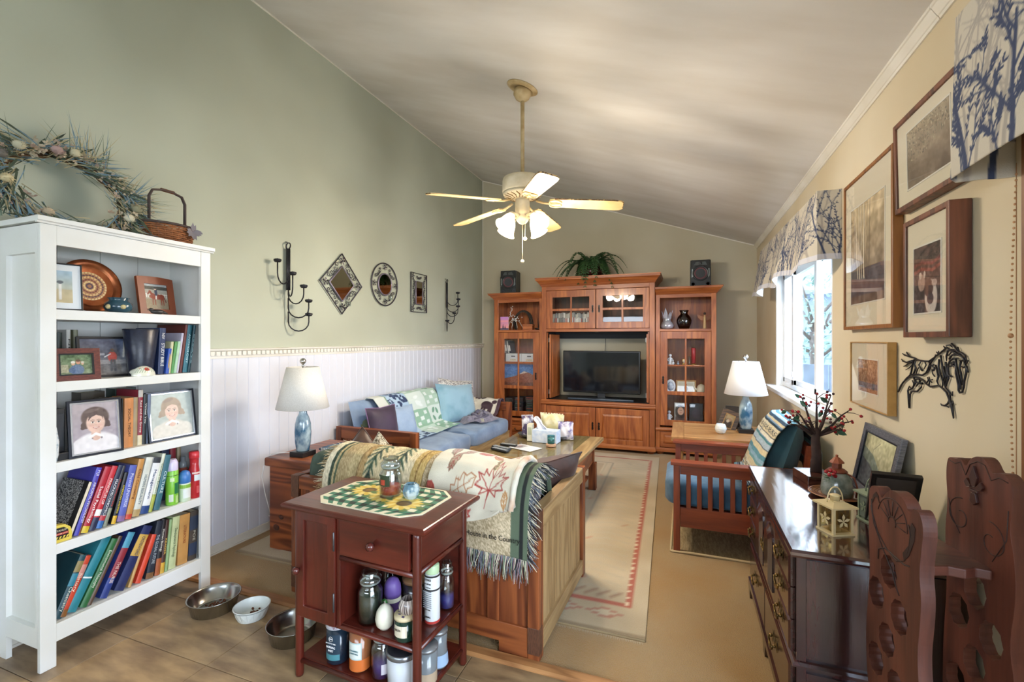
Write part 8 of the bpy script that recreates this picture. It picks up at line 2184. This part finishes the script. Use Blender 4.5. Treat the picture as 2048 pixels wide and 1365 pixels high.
obj('switch_housing', MB().lathe([(.052, 2.49), (.054, 2.47), (.054, 2.405), (.046, 2.385), (.03, 2.375), (.045, 2.355), (.046, 2.335), (.03, 2.315), (.012, 2.305), (0, 2.302)], (FX, FY, 0), 30), M_antw, fa)
M_bell = mat('lit_glass', '#fff1d6', .4, emit='#ffe6bd', es=3.0)
for k in range(4):
 a = math.radians(64 + 90 * k); d = Vector((math.cos(a), math.sin(a), 0)); c0 = Vector((FX, FY, 2.36)) + d * .035
 obj('arm', MB().tube([c0, c0 + d * .045 + Vector((0, 0, .012)), c0 + d * .075 + Vector((0, 0, -.005))], .011, 8), M_antw, fa)
 ax = (d * .62 + Vector((0, 0, -.78))).normalized(); o_ = c0 + d * .07 + Vector((0, 0, .0)); W = frame(o_, ax.orthogonal(), ax.cross(ax.orthogonal()))
 obj('socket', MB().lathe([(.02, -.01), (.026, .0), (.026, .022)], (0, 0, 0), 18, M=W), M_antw, fa)
 m = MB(); m.lathe([(.024, .012), (.034, .03), (.044, .06), (.05, .09), (.062, .115), (.07, .125)], (0, 0, 0), 26, M=W, cap=False)
 obj('bell_shade', m, M_bell, fa, solid=.003, label='lit white glass bell shade')
 l = bpy.data.lights.new('bulb', 'POINT'); l.energy = 14; l.color = (1, .88, .72); l.shadow_soft_size = .07
 lo_ = bpy.data.objects.new('bulb', l); link(lo_); lo_.location = o_ + ax * .15
m = MB(); m.tube([(FX, FY, 2.30), (FX, FY, 2.04)], .0016, 5); m.tube([(FX + .03, FY - .02, 2.36), (FX + .03, FY - .03, 2.20)], .0014, 5)
ch_ = obj('pull_chain', m, M_antw, fa)
obj('chain_ball', MB().ball((FX, FY, 2.03), .013, 12, 8), M_antw, ch_); obj('chain_ball', MB().ball((FX + .03, FY - .03, 2.19), .015, 12, 8), M_antw, ch_)
# ================================================================== right end table, lamp and frames
R_X, R_Y, R_Z = (wood('golden_oak', '#9a6a3c', '#c49560', a, ring=9, fine=80, rough=.4, contrast=.45) for a in 'XYZ')
t = thing('end_table', 'golden oak end table with a breadboard edge behind the armchair', 'side table', (.3, 4.4, .003))
obj('top', MB().box((-.005, 4.095, .60), (.76, 4.80, .637)), R_X, t, bevel=.004)
obj('breadboard_end', MB().box((-.105, 4.085, .597), (-.0055, 4.81, .6375)), R_Y, t, bevel=.004)
obj('apron', MB().box((-.05, 4.14, .50), (.74, 4.16, .599)), R_X, t); obj('apron', MB().box((-.05, 4.74, .50), (.74, 4.76, .599)), R_X, t); obj('apron', MB().box((-.06, 4.16, .50), (-.04, 4.74, .599)), R_Y, t)
for x in (-.06, .70):
 for y in (4.135, 4.715): obj('leg', MB().box((x, y, .003), (x + .05, y + .05, .5)), R_Z, t, bevel=.003)
table_lamp('blue swirled glass table lamp with a white shade, beside the window', .50, 4.47, .637, 'blue glass lamps', mat('lamp_shade_white', '#f0f0f2', .8))
c = (.292, 4.345, .637)
t = thing('candle_cup', 'white ribbed ceramic candle cup on the right end table', 'candle holder', c)
obj('cup', MB().lathe([(0, 0), (.026, 0), (.038, .012), (.046, .042), (.043, .066), (.034, .084), (.031, .084), (.039, .062), (.04, .04), (.024, .01), (0, .01)], c, 28), mat('white_ceramic', '#dfe4e0', .25), t)
for k in range(5): obj('rib', MB().tube([(c[0] + (.0375 + .003 * k) * math.cos(a), c[1] + (.0375 + .003 * k) * math.sin(a), .653 + .0075 * k) for a in np.linspace(0, 6.283, 25)[:-1]], .0012, 4, closed=True), mat('white_ceramic', '#dfe4e0', .25), t)
def art_dogs(cv): cv.vgrad('#5d4a36', '#c7b184'); cv.noise(8, .2, 3); cv.disk(.5 * cv.asp, .35, .22, .3, '#3a2a22'); cv.disk(.55 * cv.asp, .62, .12, .14, '#b58f72'); cv.disk(.4 * cv.asp, .5, .1, .12, '#d9cdb8')
simple_frame('picture_frame', 'wide dark and gold picture frame tilted on the right end table', (.265, 4.56, .645), (.92, -.12, -.33), (.30, .18, .93), .155, .20, .036, .02, wood('ornate_brown', '#2e2118', '#6b4e33', 'X', ring=30, fine=120, rough=.35), art_dogs, inner=M_goldf, res=50)
t = simple_frame('picture_frame', 'black picture frame with its back turned behind the swirled lamp', (.47, 4.62, .6375), (-.9, .4, 0), (.05, .1, .99), .13, .2, .012, .012, mat('black_frame', '#17171a', .35), art_dark, res=20)
# ================================================================== mission armchair
MS = ('#6a2c1a', '#98492a')
A_X, A_Y, A_Z = (wood('mission_cherry', *MS, a, ring=7, fine=70, rough=.36, contrast=.35, coat=.2) for a in 'XYZ')
ac = thing('armchair', 'mission style wooden armchair with slatted arms and blue cushions', 'armchair', (.3, 3.68, .009))
for k, (y, ya) in enumerate(((3.325, 3.29), (4.02, 3.985))):
 obj('arm', MB().box((-.088, ya, .597), (.74, ya + .09, .622)), A_X, ac, bevel=.005)
 for x in (-.07, .66): obj('leg', MB().box((x, y - .017, .009), (x + .042, y + .025, .596)), A_Z, ac, bevel=.003)
 obj('upper_rail', MB().box((-.027, y - .008, .535), (.66, y + .014, .596)), A_X, ac, bevel=.002)
 obj('lower_rail', MB().box((-.027, y - .008, .18), (.66, y + .014, .31)), A_X, ac, bevel=.002)
 for i in range(9): 
  x = .011 + i * .0675; obj('slat', MB().box((x, y - .004, .309), (x + .029, y + .010, .536)), A_Z, ac, bevel=.002)
obj('front_rail', MB().box((-.065, 3.351, .20), (-.04, 4.0, .30)), A_Y, ac, bevel=.003)
obj('back_rail', MB().box((.67, 3.351, .22), (.695, 4.0, .30)), A_Y, ac); obj('back_top', MB().box((.72, 3.36, .70), (.745, 3.99, .78)), A_Y, ac)
for y in (3.40, 3.93): obj('back_post', MB().prism([(.67, .25), (.70, .25), (.75, .78), (.72, .78)], .04, M=frame((0, y, 0), (1, 0, 0), (0, 0, 1))), A_Z, ac)
obj('seat_deck', MB().box((-.04, 3.351, .27), (.67, 4.0, .29)), A_X, ac)
M_navy = mat('navy_futon', '#2f4f66', .85, c2='#47708c', scale=6, bump=.3, bscale=26, sheen=.3)
obj('seat_cushion', slab(MB(), -.128, .62, 3.355, 3.985, .292, .475, .06, 14, puff=.010, seed=2), M_navy, ac)
obj('back_cushion', MB().pillow(.62, .56, .24, 16, tr(.60, 3.67, .655) @ rot('Y', 17) @ rot('Z', 90), .02, .008, 3), mat('teal_cushion', '#1f4450', .85, c2='#2d5866', scale=6, sheen=.3), ac)
t = thing('striped_blanket', 'woven striped serape blanket in teal, cream and blue over the armchair back', 'blanket', (.6, 3.7, .5))
cv = Canvas(50, 200, '#8aa6b0', .5); r_ = random.Random(14); v = 0
pal = ['#2f5f6e', '#d3c7a6', '#3f7f86', '#6d9aa0', '#1f3347', '#c9bd9c', '#8fb0c4', '#5a8fa0', '#e0dccd', '#33506e', '#a9bccb', '#7a93b8']
while v < 1:
 h_ = r_.choice((.006, .008, .012, .02, .028)); cv.rect(0, v, 1, v + h_, r_.choice(pal)); v += h_
for v0 in (.16, .42, .63):
 cv.rect(0, v0, 1, v0 + .05, '#cfc3a4'); cv.mask(((np.sin(cv.U * 60) * np.sin(cv.V * 420) > .1) & (cv.V > v0 + .008) & (cv.V < v0 + .042)).astype(float), '#2a3340')
cv.a = np.clip(cv.a + (np.random.RandomState(3).rand(200, 50, 1) - .5) * .1, 0, 1)
BPa = [(.36, .485), (.42, .49), (.455, .56), (.50, .70), (.56, .83), (.62, .905), (.70, .915), (.77, .86), (.80, .74), (.805, .55)]
def serape(u, v):
 t_ = v * (len(BPa) - 1); i = min(int(t_), len(BPa) - 2); f_ = t_ - i; a, b = BPa[i], BPa[i + 1]
 bul = .02 * math.sin(PI * u)
 return (a[0] + (b[0] - a[0]) * f_ - bul + .004 * math.sin(u * 15 + v * 9), 3.37 + .62 * u + .012 * math.sin(v * 8), a[1] + (b[1] - a[1]) * f_ + .004 * math.sin(u * 12 + 5 * v) + bul * .5)
printed('weave', cv, serape, CLOTH_PRINT, t, solid=.006)
# ================================================================== dresser
DK = ('#1d0d10', '#43201f')
D_X, D_Y, D_Z = (wood('dark_cherry', *DK, a, ring=7, fine=80, rough=.22, contrast=.35, coat=.5) for a in 'XYZ')
dr_ = thing('dresser', 'long dark cherry dresser with brass pulls under the framed pictures', 'dresser', (.6, 2.37, .003))
X0, X1, Y0, Y1, TZ = .362, .845, 1.835, 2.905, .73
obj('body', MB().box((X0, Y0 + .008, .10), (X1, Y1, .70)), D_Y, dr_)
m = MB(); loft(m, [[(X0 - .022 + d, Y0 - .027 + d, z), (X1, Y0 - .027 + d, z), (X1, Y1 + .025 - d, z), (X0 - .022 + d, Y1 + .025 - d, z)] for d, z in ((.02, .70), (.004, .704), (0, .712), (0, .722), (.006, TZ))])
m.f = [list(reversed(q)) for q in m.f]; m.f = [list(reversed(q)) for q in m.f]
obj('top', m, wood('polished_cherry', '#2a1214', '#4d2524', 'Y', ring=7, fine=60, rough=.08, contrast=.35, coat=1), dr_)
def ring3(parent, nm, z0, z1, p): 
 m = MB(); loft(m, [[(X0 - d, Y0 - d, z), (X1, Y0 - d, z), (X1, Y1 + d, z), (X0 - d, Y1 + d, z)] for d, z in ((0, z0), (p, z0 + .006), (p, z1 - .012), (p * .5, z1 - .004), (0, z1))]); return obj(nm, m, D_Y, parent)
ring3(dr_, 'waist_moulding', .318, .342, .014); ring3(dr_, 'base_moulding', .06, .11, .022)
for y in (Y0 - .02, 2.36, Y1 - .04):
 obj('bracket_foot', MB().prism([(0, .06), (.075, .06), (.06, .03), (.05, .003), (.005, .003), (0, .03)], .03, M=frame((X0 - .02, y, 0), (0, 1, 0), (0, 0, 1))), D_Y, dr_)
obj('end_panel', MB().box((X0 + .03, Y0, .36), (X1 - .03, Y0 + .009, .69)), D_Z, dr_); obj('end_panel', MB().box((X0 + .03, Y0, .12), (X1 - .03, Y0 + .009, .30)), D_Z, dr_)
obj('corner_post', MB().box((X0, Y0 - .004, .11), (X0 + .028, Y0 + .02, .318)), D_Z, dr_); obj('corner_post', MB().box((X0, Y0 - .004, .342), (X0 + .028, Y0 + .02, .70)), D_Z, dr_)
M_bra = mat('aged_brass', '#8f7444', .3, metal=.85, c2='#4d3f26', scale=40)
def brass_pull(parent, y, z, w=.075):
 m = MB(); W = frame((X0 - .020, y, z), (0, -1, 0), (0, 0, 1))
 for s_ in (-1, 1):
  m.prism([(s_ * w * .5 + .014 * math.cos(q) * (1 + .35 * math.cos(4 * q)), .018 * math.sin(q) * (1 + .35 * math.cos(4 * q))) for q in np.linspace(0, 6.283, 17)[:-1]], .002, M=W)
  m.ball(W @ Vector((s_ * w * .5, 0, .008)), .007, 8, 6)
 m.tube([W @ Vector((w * .5 * math.cos(q), -.026 * math.sin(q), .016)) for q in np.linspace(0, PI, 9)], [.004, .004, .005, .006, .007, .006, .005, .004, .004], 6)
 m.prism([(-.012, -.006), (0, .014), (.012, -.006), (0, -.016)], .0025, M=W)
 return obj('handle', m, M_bra, parent, label='brass bail pull')
def drawer_(ya, yb, z0, z1, pulls):
 m = MB(); loft(m, [[(x, ya + d, z0 + d), (x, yb - d, z0 + d), (x, yb - d, z1 - d), (x, ya + d, z1 - d)] for x, d in ((X0 + .01, 0), (X0 - .012, 0), (X0 - .018, .008))])
 m.f = [list(reversed(q)) for q in m.f]
 d_ = obj('drawer', m, D_Y, dr_)
 for y in pulls: brass_pull(d_, y, (z0 + z1) / 2 + .012)
for ya, yb in ((1.862, 2.13), (2.63, 2.89)):
 for i in range(3): drawer_(ya, yb, .352 + i * .114, .462 + i * .114, [(ya + yb) / 2])
for k, (ya, yb) in enumerate(((2.138, 2.378), (2.384, 2.622))):
 m = MB(); loft(m, [[(x, ya + d, .352 + d), (x, yb - d, .352 + d), (x, yb - d, .69 - d), (x, ya + d, .69 - d)] for x, d in ((X0 + .01, 0), (X0 - .010, 0), (X0 - .015, .006))])
 m.f = [list(reversed(q)) for q in m.f]
 d_ = obj('door', m, D_Z, dr_); yc, hw = (ya + yb) / 2, .078
 arch = [(-hw, .39), (hw, .39), (hw, .60)] + [(hw * math.cos(q), .60 + .055 * math.sin(q)) for q in np.linspace(.35, PI - .35, 7)] + [(-hw, .60)]
 def ring_(s_, x): return [(x, yc - a * s_, .515 + (b - .515) * (s_ * .5 + .5)) for a, b in arch]
 m = MB(); loft(m, [ring_(1, X0 - .0145), ring_(1, X0 - .020), ring_(.62, X0 - .032)])
 obj('raised_panel', m, D_Z, d_)
 W = frame((X0 - .016, (yb - .02, ya + .02)[k], .52), (0, -1, 0), (0, 0, 1)); m = MB(); m.prism([(.014 * math.cos(q), .022 * math.sin(q) * (1 + .3 * math.cos(4 * q))) for q in np.linspace(0, 6.283, 15)[:-1]], .002, M=W); m.tube([W @ Vector((.018 * math.cos(q), -.012 + .02 * math.sin(q), .012)) for q in np.linspace(0, 6.283, 15)[:-1]], .003, 6, closed=True)
 obj('handle', m, M_bra, d_, label='brass ring pull')
for ya, yb in ((1.862, 2.378), (2.386, 2.89)): drawer_(ya, yb, .118, .31, [(ya + yb) / 2])
# ---- on the dresser
bt = thing('berry_tree', 'artificial tree with red and dark berries on a square wooden block', 'plant', (.62, 2.74, TZ))
M = tr(.622, 2.735, TZ) @ rot('Z', 12)
obj('block', MB().box((-.07, -.085, 0), (.07, .085, .042), M=M), wood('dark_block', '#2f1a16', '#5a352a', 'X', ring=9, rough=.2, coat=.6), bt, bevel=.003); 
B0 = Vector((.63, 2.75, TZ + .042)); M_bark = mat('brown_bark', '#3f2a26', .8, c2='#2a1b19', scale=30)
obj('trunk', MB().tube([B0, B0 + Vector((.004, .005, .08)), B0 + Vector((.0, .01, .16)), B0 + Vector((.006, .01, .22))], [.027, .023, .02, .016], 12), M_bark, bt)
rb = random.Random(6); Tp = B0 + Vector((.005, .01, .21)); ends = []; m = MB()
for (dx, dy, dz) in ((-.10, -.02, .10), (-.06, .05, .17), (.0, .0, .19), (.07, .03, .18), (.14, -.03, .12), (.17, .05, .05), (.11, -.06, .02), (-.12, .03, .02), (-.05, -.05, .05), (.05, -.04, .14), (.12, .06, .0), (-.13, -.02, .06)):
 e = Tp + Vector((dx, dy, dz)); k_ = Tp + Vector((dx * .45, dy * .45, dz * .35 - .01)); m.tube([Tp - Vector((0, 0, .03)), k_, (k_ + e) / 2 + Vector((0, 0, .01)), e], [.008, .006, .004, .002], 6); ends.append((k_, e))
 for q in range(3):
  p = k_.lerp(e, .35 + .22 * q); f_ = p + Vector((rb.gauss(0, .04), rb.gauss(0, .03), rb.uniform(-.005, .045))); m.tube([p, (p + f_) / 2 + Vector((0, 0, .006)), f_], [.002, .0016, .001], 4); ends.append((p, f_))
obj('branches', m, M_bark, bt)
mb_ = [mat('red_berry', '#a31f2a', .2), mat('dark_berry', '#4a2430', .25)]
for (k_, e) in ends:
 for q in range(rb.choice((1, 1, 2))): obj('berry', MB().ball(e + Vector((rb.gauss(0, .006), rb.gauss(0, .006), rb.gauss(0, .005))), rb.uniform(.0058, .0078), 8, 6), mb_[rb.random() < .35], bt)
for q in range(13):
 k_, e = rb.choice(ends); p = k_.lerp(e, .7); d = Vector((rb.gauss(0, 1), rb.gauss(0, .4), rb.gauss(.3, .8))).normalized(); s_ = d.cross(Vector((.2, -1, .1))).normalized(); l = rb.uniform(.035, .05)
 m = MB(); n_ = d.cross(s_) * .004; m.add([p, p + d * l * .35 + s_ * l * .28 + n_, p + d * l * .7 + s_ * l * .2 + n_, p + d * l, p + d * l * .7 - s_ * l * .2 + n_, p + d * l * .35 - s_ * l * .28 + n_, p + d * l * .5], [(0, 1, 6), (1, 2, 6), (2, 3, 6), (3, 4, 6), (4, 5, 6), (5, 0, 6)])
 obj('leaf', m, mat('holly_green', '#3f6f58', .45, c2='#2f5845', scale=30), bt)
c = (.652, 2.49, TZ)
t = thing('wooden_plate', 'ringed wooden plate under the glass cottage jar', 'plate', c)
obj('dish', MB().lathe([(0, 0), (.06, 0), (.10, .010), (.112, .016), (.110, .019), (.095, .014), (.05, .006), (0, .006)], c, 40), mat('plate_wood', '#a3704a', .35, coat=.3), t)
for r_ in (.075, .085, .095, .104): obj('ring', MB().tube([(c[0] + r_ * math.cos(a), c[1] + r_ * math.sin(a), TZ + .0125 + (r_ - .075) * .18) for a in np.linspace(0, 6.283, 33)[:-1]], .0013, 4, closed=True), mat('plate_ring', '#5a2f20', .4), t)
t = thing('cottage_jar', 'crackled glass cottage jar with a copper roof turret and a pine and berry sprig', 'candle lantern', (c[0], c[1], TZ + .0065)); c = (c[0], c[1], TZ + .0065)
M_crk = mat('crackle_glass', '#8f958f', .15, c2='#5f6a62', scale=26, detail=5, coat=.6)
obj('glass_body', MB().lathe([(.055, 0), (.062, .006), (.064, .03), (.056, .08), (.042, .105), (.036, .11), (0, .11)], c, 28), M_crk, t)
M_cpr = mat('copper_paint', '#7a4030', .4, metal=.4)
obj('shoulder', MB().lathe([(.040, .108), (.042, .112), (.03, .122), (.022, .126), (0, .126)], c, 24), M_cpr, t); obj('turret', MB().lathe([(.020, .126), (.020, .15), (0, .15)], c, 8, smooth=False), M_cpr, t); obj('roof', MB().lathe([(.030, .150), (.028, .154), (.012, .172), (.005, .176), (.006, .184), (0, .187)], c, 8, smooth=False), mat('rust_roof', '#8f4a30', .5), t)
obj('handle', MB().tube([(c[0] + .03, c[1] - .03, c[2] + .11), (c[0] + .055, c[1] - .04, c[2] + .095), (c[0] + .066, c[1] - .045, c[2] + .05), (c[0] + .06, c[1] - .045, c[2] + .01)], .004, 6), M_cpr, t)
m = MB(); p = Vector((c[0] - .03, c[1] - .03, c[2] + .085))
for k in range(90):
 d = Vector((rb.gauss(-.2, 1), rb.gauss(-.2, 1), rb.gauss(0, .7))).normalized(); m.tube([p, p + d * rb.uniform(.02, .042)], [.0011, .0004], 3, cap=False)
obj('pine_sprig', m, mat('pine_green', '#3f6a42', .6), t)['kind'] = 'stuff'
for dx, dy, dz in ((-.012, -.02, .018), (.004, -.024, .022), (-.02, -.006, .028), (.012, -.016, .014), (-.004, -.01, .034), (.014, -.004, .028)): obj('berry', MB().ball(p + Vector((dx, dy, dz)), .0085, 8, 6), mb_[0], t)
def lantern(label, x, y, rz, h, w, body, win_c):
 t = thing('lantern', label, 'lantern', (x, y, TZ), rz, None, world=False); a = w / 2
 obj('base', MB().box((-a - .004, -a - .004, 0), (a + .004, a + .004, .006)), body, t); 
 for sx in (-1, 1):
  for sy in (-1, 1): obj('post', MB().cbox((sx * (a - .004), sy * (a - .004), h * .5), (.009, .009, h - .012)), body, t)
 for k in range(4):
  M = rot('Z', 90 * k) @ tr(0, -a + .003, 0); obj('pane', MB().box((-a + .008, -.001, .012), (a - .008, .001, h - .012), M=M), win_c, t)
  m = MB(); W = M @ frame((0, -.003, h * .5), (1, 0, 0), (0, 0, 1))
  for q in range(5):
   an = math.radians(90 + 72 * q); m.prism([(0, 0), (w * .22 * math.cos(an - .35), w * .22 * math.sin(an - .35)), (w * .34 * math.cos(an), w * .34 * math.sin(an)), (w * .22 * math.cos(an + .35), w * .22 * math.sin(an + .35))], .0015, M=W)
  obj('flower_cutout', m, body, t)
 obj('roof', loft(MB(), [[(sx * q, sy * q, z) for sx, sy in ((-1, -1), (1, -1), (1, 1), (-1, 1))] for q, z in ((a + .012, h - .006), (a + .012, h), (a * .55, h + .012), (a * .55, h + .014))]), body, t)
 obj('chimney', MB().lathe([(a * .42, h + .014), (a * .42, h + .03), (a * .5, h + .032), (a * .3, h + .036), (0, h + .037)], (0, 0, 0), 14), body, t)
 obj('handle', MB().tube([(.8 * a * math.cos(q), 0, h + .008 + .055 * math.sin(q)) for q in np.linspace(0, PI, 13)], .0022, 6), body, t)
 obj('tealight', MB().lathe([(.018, .007), (.019, .022), (0, .022)], (0, 0, 0), 16), M_wax_w, t)
lantern('cream metal lantern with gold flower panes at the near end of the dresser', .527, 2.035, .45, .105, .078, mat('lantern_cream', '#d9c79a', .35, metal=.2), clear_glass('lantern_glass', '#e6dcc0', .05, .2))
lantern('sage green metal lantern partly behind the carved wine rack panel', .70, 2.21, .3, .11, .07, mat('lantern_sage', '#7d8a74', .4, metal=.2), mat('dim_pane', '#5d685e', .3))
def art_land(cv):
 A = cv.asp; cv.vgrad('#7a7560', '#c9c7a0'); cv.noise(6, .12, 2); cv.poly([(0, 0), (A, 0), (A, .18), (.6 * A, .42), (.35 * A, .62), (0, .72)], '#6f7a70'); cv.poly([(0, 0), (.85 * A, 0), (.55 * A, .25), (.3 * A, .42), (0, .5)], '#40454c'); cv.poly([(.45 * A, 0), (A, 0), (A, .15), (.7 * A, .2)], '#b39a70'); cv.noise(18, .18, 5); cv.line([(.3 * A, .35), (.32 * A, .72), (.5 * A, .9)], .012, '#6d6a5a')
simple_frame('framed_painting', 'grey framed landscape painting leaning on the right wall behind the lanterns', (.775, 2.74, TZ + .002), (0, -1, 0), (.19, 0, .98), .42, .315, .034, .02, mat('pewter_frame', '#555a68', .35, metal=.3, c2='#7d808a', scale=50, stretch=(1, 1, 5)), art_land, inner=mat('navy_rim', '#1a1d29', .3), res=80, gl=False, prop=False)
simple_frame('photo_frame', 'black photo frame seen from its edge, propped behind the sage lantern', (.82, 2.20, TZ + .002), (-1, .1, 0), (0, -.45, .89), .15, .25, .018, .018, mat('black_frame', '#17171a', .35), art_dark, res=24)
# ================================================================== carved wine rack
WK = wood('carved_mahogany', '#41211a', '#6a3a2c', 'Z', ring=8, fine=90, rough=.45, contrast=.35)
WKs = wood('carved_mahogany', '#41211a', '#6a3a2c', 'X', ring=8, fine=90, rough=.45, contrast=.35)
M_groove = mat('carved_groove', '#2a1511', .6)
wk = thing('wine_rack', 'carved mahogany wine rack with scalloped bottle holes beside the dresser', 'wine rack', (.63, 1.58, 0))
wd_ = Vector((.208, -.978, 0)).normalized()
def hole(cx, cy, a=.034, b=.046): return [(cx + a * math.cos(q) * (1 + .05 * math.cos(9 * q)), cy + b * math.sin(q) * (1 + .05 * math.cos(9 * q))) for q in np.linspace(0, 6.283, 29)[:-1]]
def smooth_(p, k=2):
 for _ in range(k):
  q = []
  for i in range(len(p)):
   a, b = p[i], p[(i + 1) % len(p)]; q += [(a[0] * .75 + b[0] * .25, a[1] * .75 + b[1] * .25), (a[0] * .25 + b[0] * .75, a[1] * .25 + b[1] * .75)]
  p = q
 return p
WF = frame((.546, 1.585, 0), wd_, (0, 0, 1)); WB = frame((.720, 1.575, 0), wd_, (0, 0, 1))     # local z points away from the room's right wall
FP = [(-.105, .986), (-.096, 1.008), (-.072, 1.016), (-.056, 1.006), (-.046, .983), (-.032, 1.005), (-.005, 1.026), (.024, 1.026), (.052, 1.012), (.068, .985), (.085, 1.006), (.106, 1.003), (.121, .965), (.113, .91), (.104, .841), (.113, .781), (.108, .714), (.096, .62), (.11, .50), (.10, .36), (.112, .22), (.115, .0), (-.115, .0), (-.112, .22), (-.10, .36), (-.117, .45), (-.12, .575), (-.107, .689), (-.1, .768), (-.107, .886)]
hs_ = [(-.016, .79), (-.07, .70), (.028, .685), (-.024, .59), (-.073, .504), (.014, .48), (-.05, .38), (.04, .30), (-.03, .24)]
obj('front_panel', MB().holed(smooth_(FP), [hole(*h) for h in hs_], .034, M=WF @ tr(0, 0, -.034)), WK, wk, bevel=.006)
BP_ = [(-.092, 1.10), (-.084, 1.118), (-.06, 1.116), (-.044, 1.126), (-.026, 1.10), (-.014, 1.128), (.01, 1.143), (.036, 1.14), (.054, 1.106), (.075, 1.118), (.098, 1.114), (.114, 1.085), (.109, 1.034), (.102, .979), (.116, .92), (.12, .82), (.10, .70), (.12, .6), (.11, .36), (.12, 0), (-.12, 0), (-.105, .36), (-.108, .46), (-.105, .6), (-.09, .76), (-.1, .9), (-.088, .99), (-.095, 1.06)]
obj('back_panel', MB().holed(smooth_(BP_), [hole(*h) for h in [(.002, .782), (-.051, .70), (.05, .682), (-.001, .587), (-.062, .502), (.04, .47), (-.04, .38)]], .03, M=WB @ tr(0, 0, -.03)), WK, wk, bevel=.006)
sh = [(-.10, 0), (-.10, .142), (.085, .142), (.11, .13), (.098, .10), (.112, .07), (.098, .04), (.105, 0)]
obj('shelf', MB().prism(sh, .026, M=frame(WF @ Vector((0, .865, -.032)), wd_, -(WF.to_3x3() @ Vector((0, 0, 1)))) @ tr(0, 0, -.026 if (wd_.cross(-(WF.to_3x3() @ Vector((0, 0, 1))))).z > 0 else 0)), WKs, wk, bevel=.004)
def carve(nm, W, lines, r_=.0014):
 m = MB()
 for l in lines: m.tube([W @ Vector((a, b, .0002)) for a, b in l], r_, 5)
 obj(nm, m, M_groove, wk)
fanc = (.0, .935); fan_l = [[(fanc[0] + .018 * math.cos(q), fanc[1] + .018 * math.sin(q)), (fanc[0] + .056 * math.cos(q), fanc[1] + .06 * math.sin(q))] for q in np.linspace(-.1, 2.7, 8)]
carve('shell_carving', WF, fan_l + [[(fanc[0] + .016 * math.cos(q), fanc[1] + .016 * math.sin(q)) for q in np.linspace(-.6, 3.4, 14)], [(fanc[0] + .062 * math.cos(q), fanc[1] + .066 * math.sin(q)) for q in np.linspace(-.1, 2.9, 18)]])
carve('scroll_carving', WF, [[(-.092, .97), (-.088, .93), (-.06, .88), (-.02, .85), (.02, .835), (.05, .85), (.068, .89), (.074, .93), (.066, .955)], [(-.094, .95), (-.08, .90), (-.04, .845), (.0, .80), (.018, .76), (.03, .745)], [(-.06, .805), (-.058, .835), (-.03, .85), (.01, .845), (.05, .84), (.07, .845)]], .0022)
obj('ear_recess', MB().prism([(.05, .85), (.07, .875), (.088, .92), (.092, .955), (.08, .965), (.073, .95), (.078, .93), (.068, .90), (.045, .87)], .003, M=WF @ tr(0, 0, -.0015)), M_groove, wk); obj('ear_recess', MB().prism([(-.09, .955), (-.083, .985), (-.07, .998), (-.058, .99), (-.055, .97), (-.064, .985), (-.076, .98)], .003, M=WF @ tr(0, 0, -.0015)), M_groove, wk)
carve('scroll_carving', WB, [[(-.045 + .045 * (1 - q / 12) * math.cos(1.4 + q * .75), .965 + .05 * (1 - q / 12) * math.sin(1.4 + q * .75)) for q in np.linspace(0, 9, 30)], [(.052 + .045 * (1 - q / 12) * math.cos(1.7 - q * .75), .935 + .05 * (1 - q / 12) * math.sin(1.7 - q * .75)) for q in np.linspace(0, 9, 30)], [(-.084, 1.108), (-.062, 1.104), (-.044, 1.112), (-.026, 1.082), (-.012, 1.115), (.012, 1.128), (.034, 1.124), (.052, 1.09), (.075, 1.104), (.1, 1.098)], [(-.085, 1.0), (-.075, .955), (-.045, .915)], [(.1, 1.03), (.095, .955), (.055, .885)]])
fl = [[(0, .05), (.012, .02), (.006, -.004), (0, -.006), (-.006, -.004), (-.012, .02)], [(.008, -.004), (.022, .012), (.03, .0), (.022, -.012), (.01, -.008)], [(-.008, -.004), (-.022, .012), (-.03, .0), (-.022, -.012), (-.01, -.008)], [(-.012, -.014), (.012, -.014), (.012, -.02), (-.012, -.02)], [(-.006, -.022), (.006, -.022), (.012, -.045), (.0, -.055), (-.012, -.045)]]
m = MB()
for q in fl: m.prism([(.005 + a, 1.065 + b) for a, b in q], .007, M=WB)
obj('lily_ornament', m, mat('lily_wood', '#3a1d18', .35, coat=.3), wk, bevel=.001)
MATS['polished_cherryY'].node_tree.nodes['Principled BSDF'].inputs['Coat IOR'].default_value = 2.0
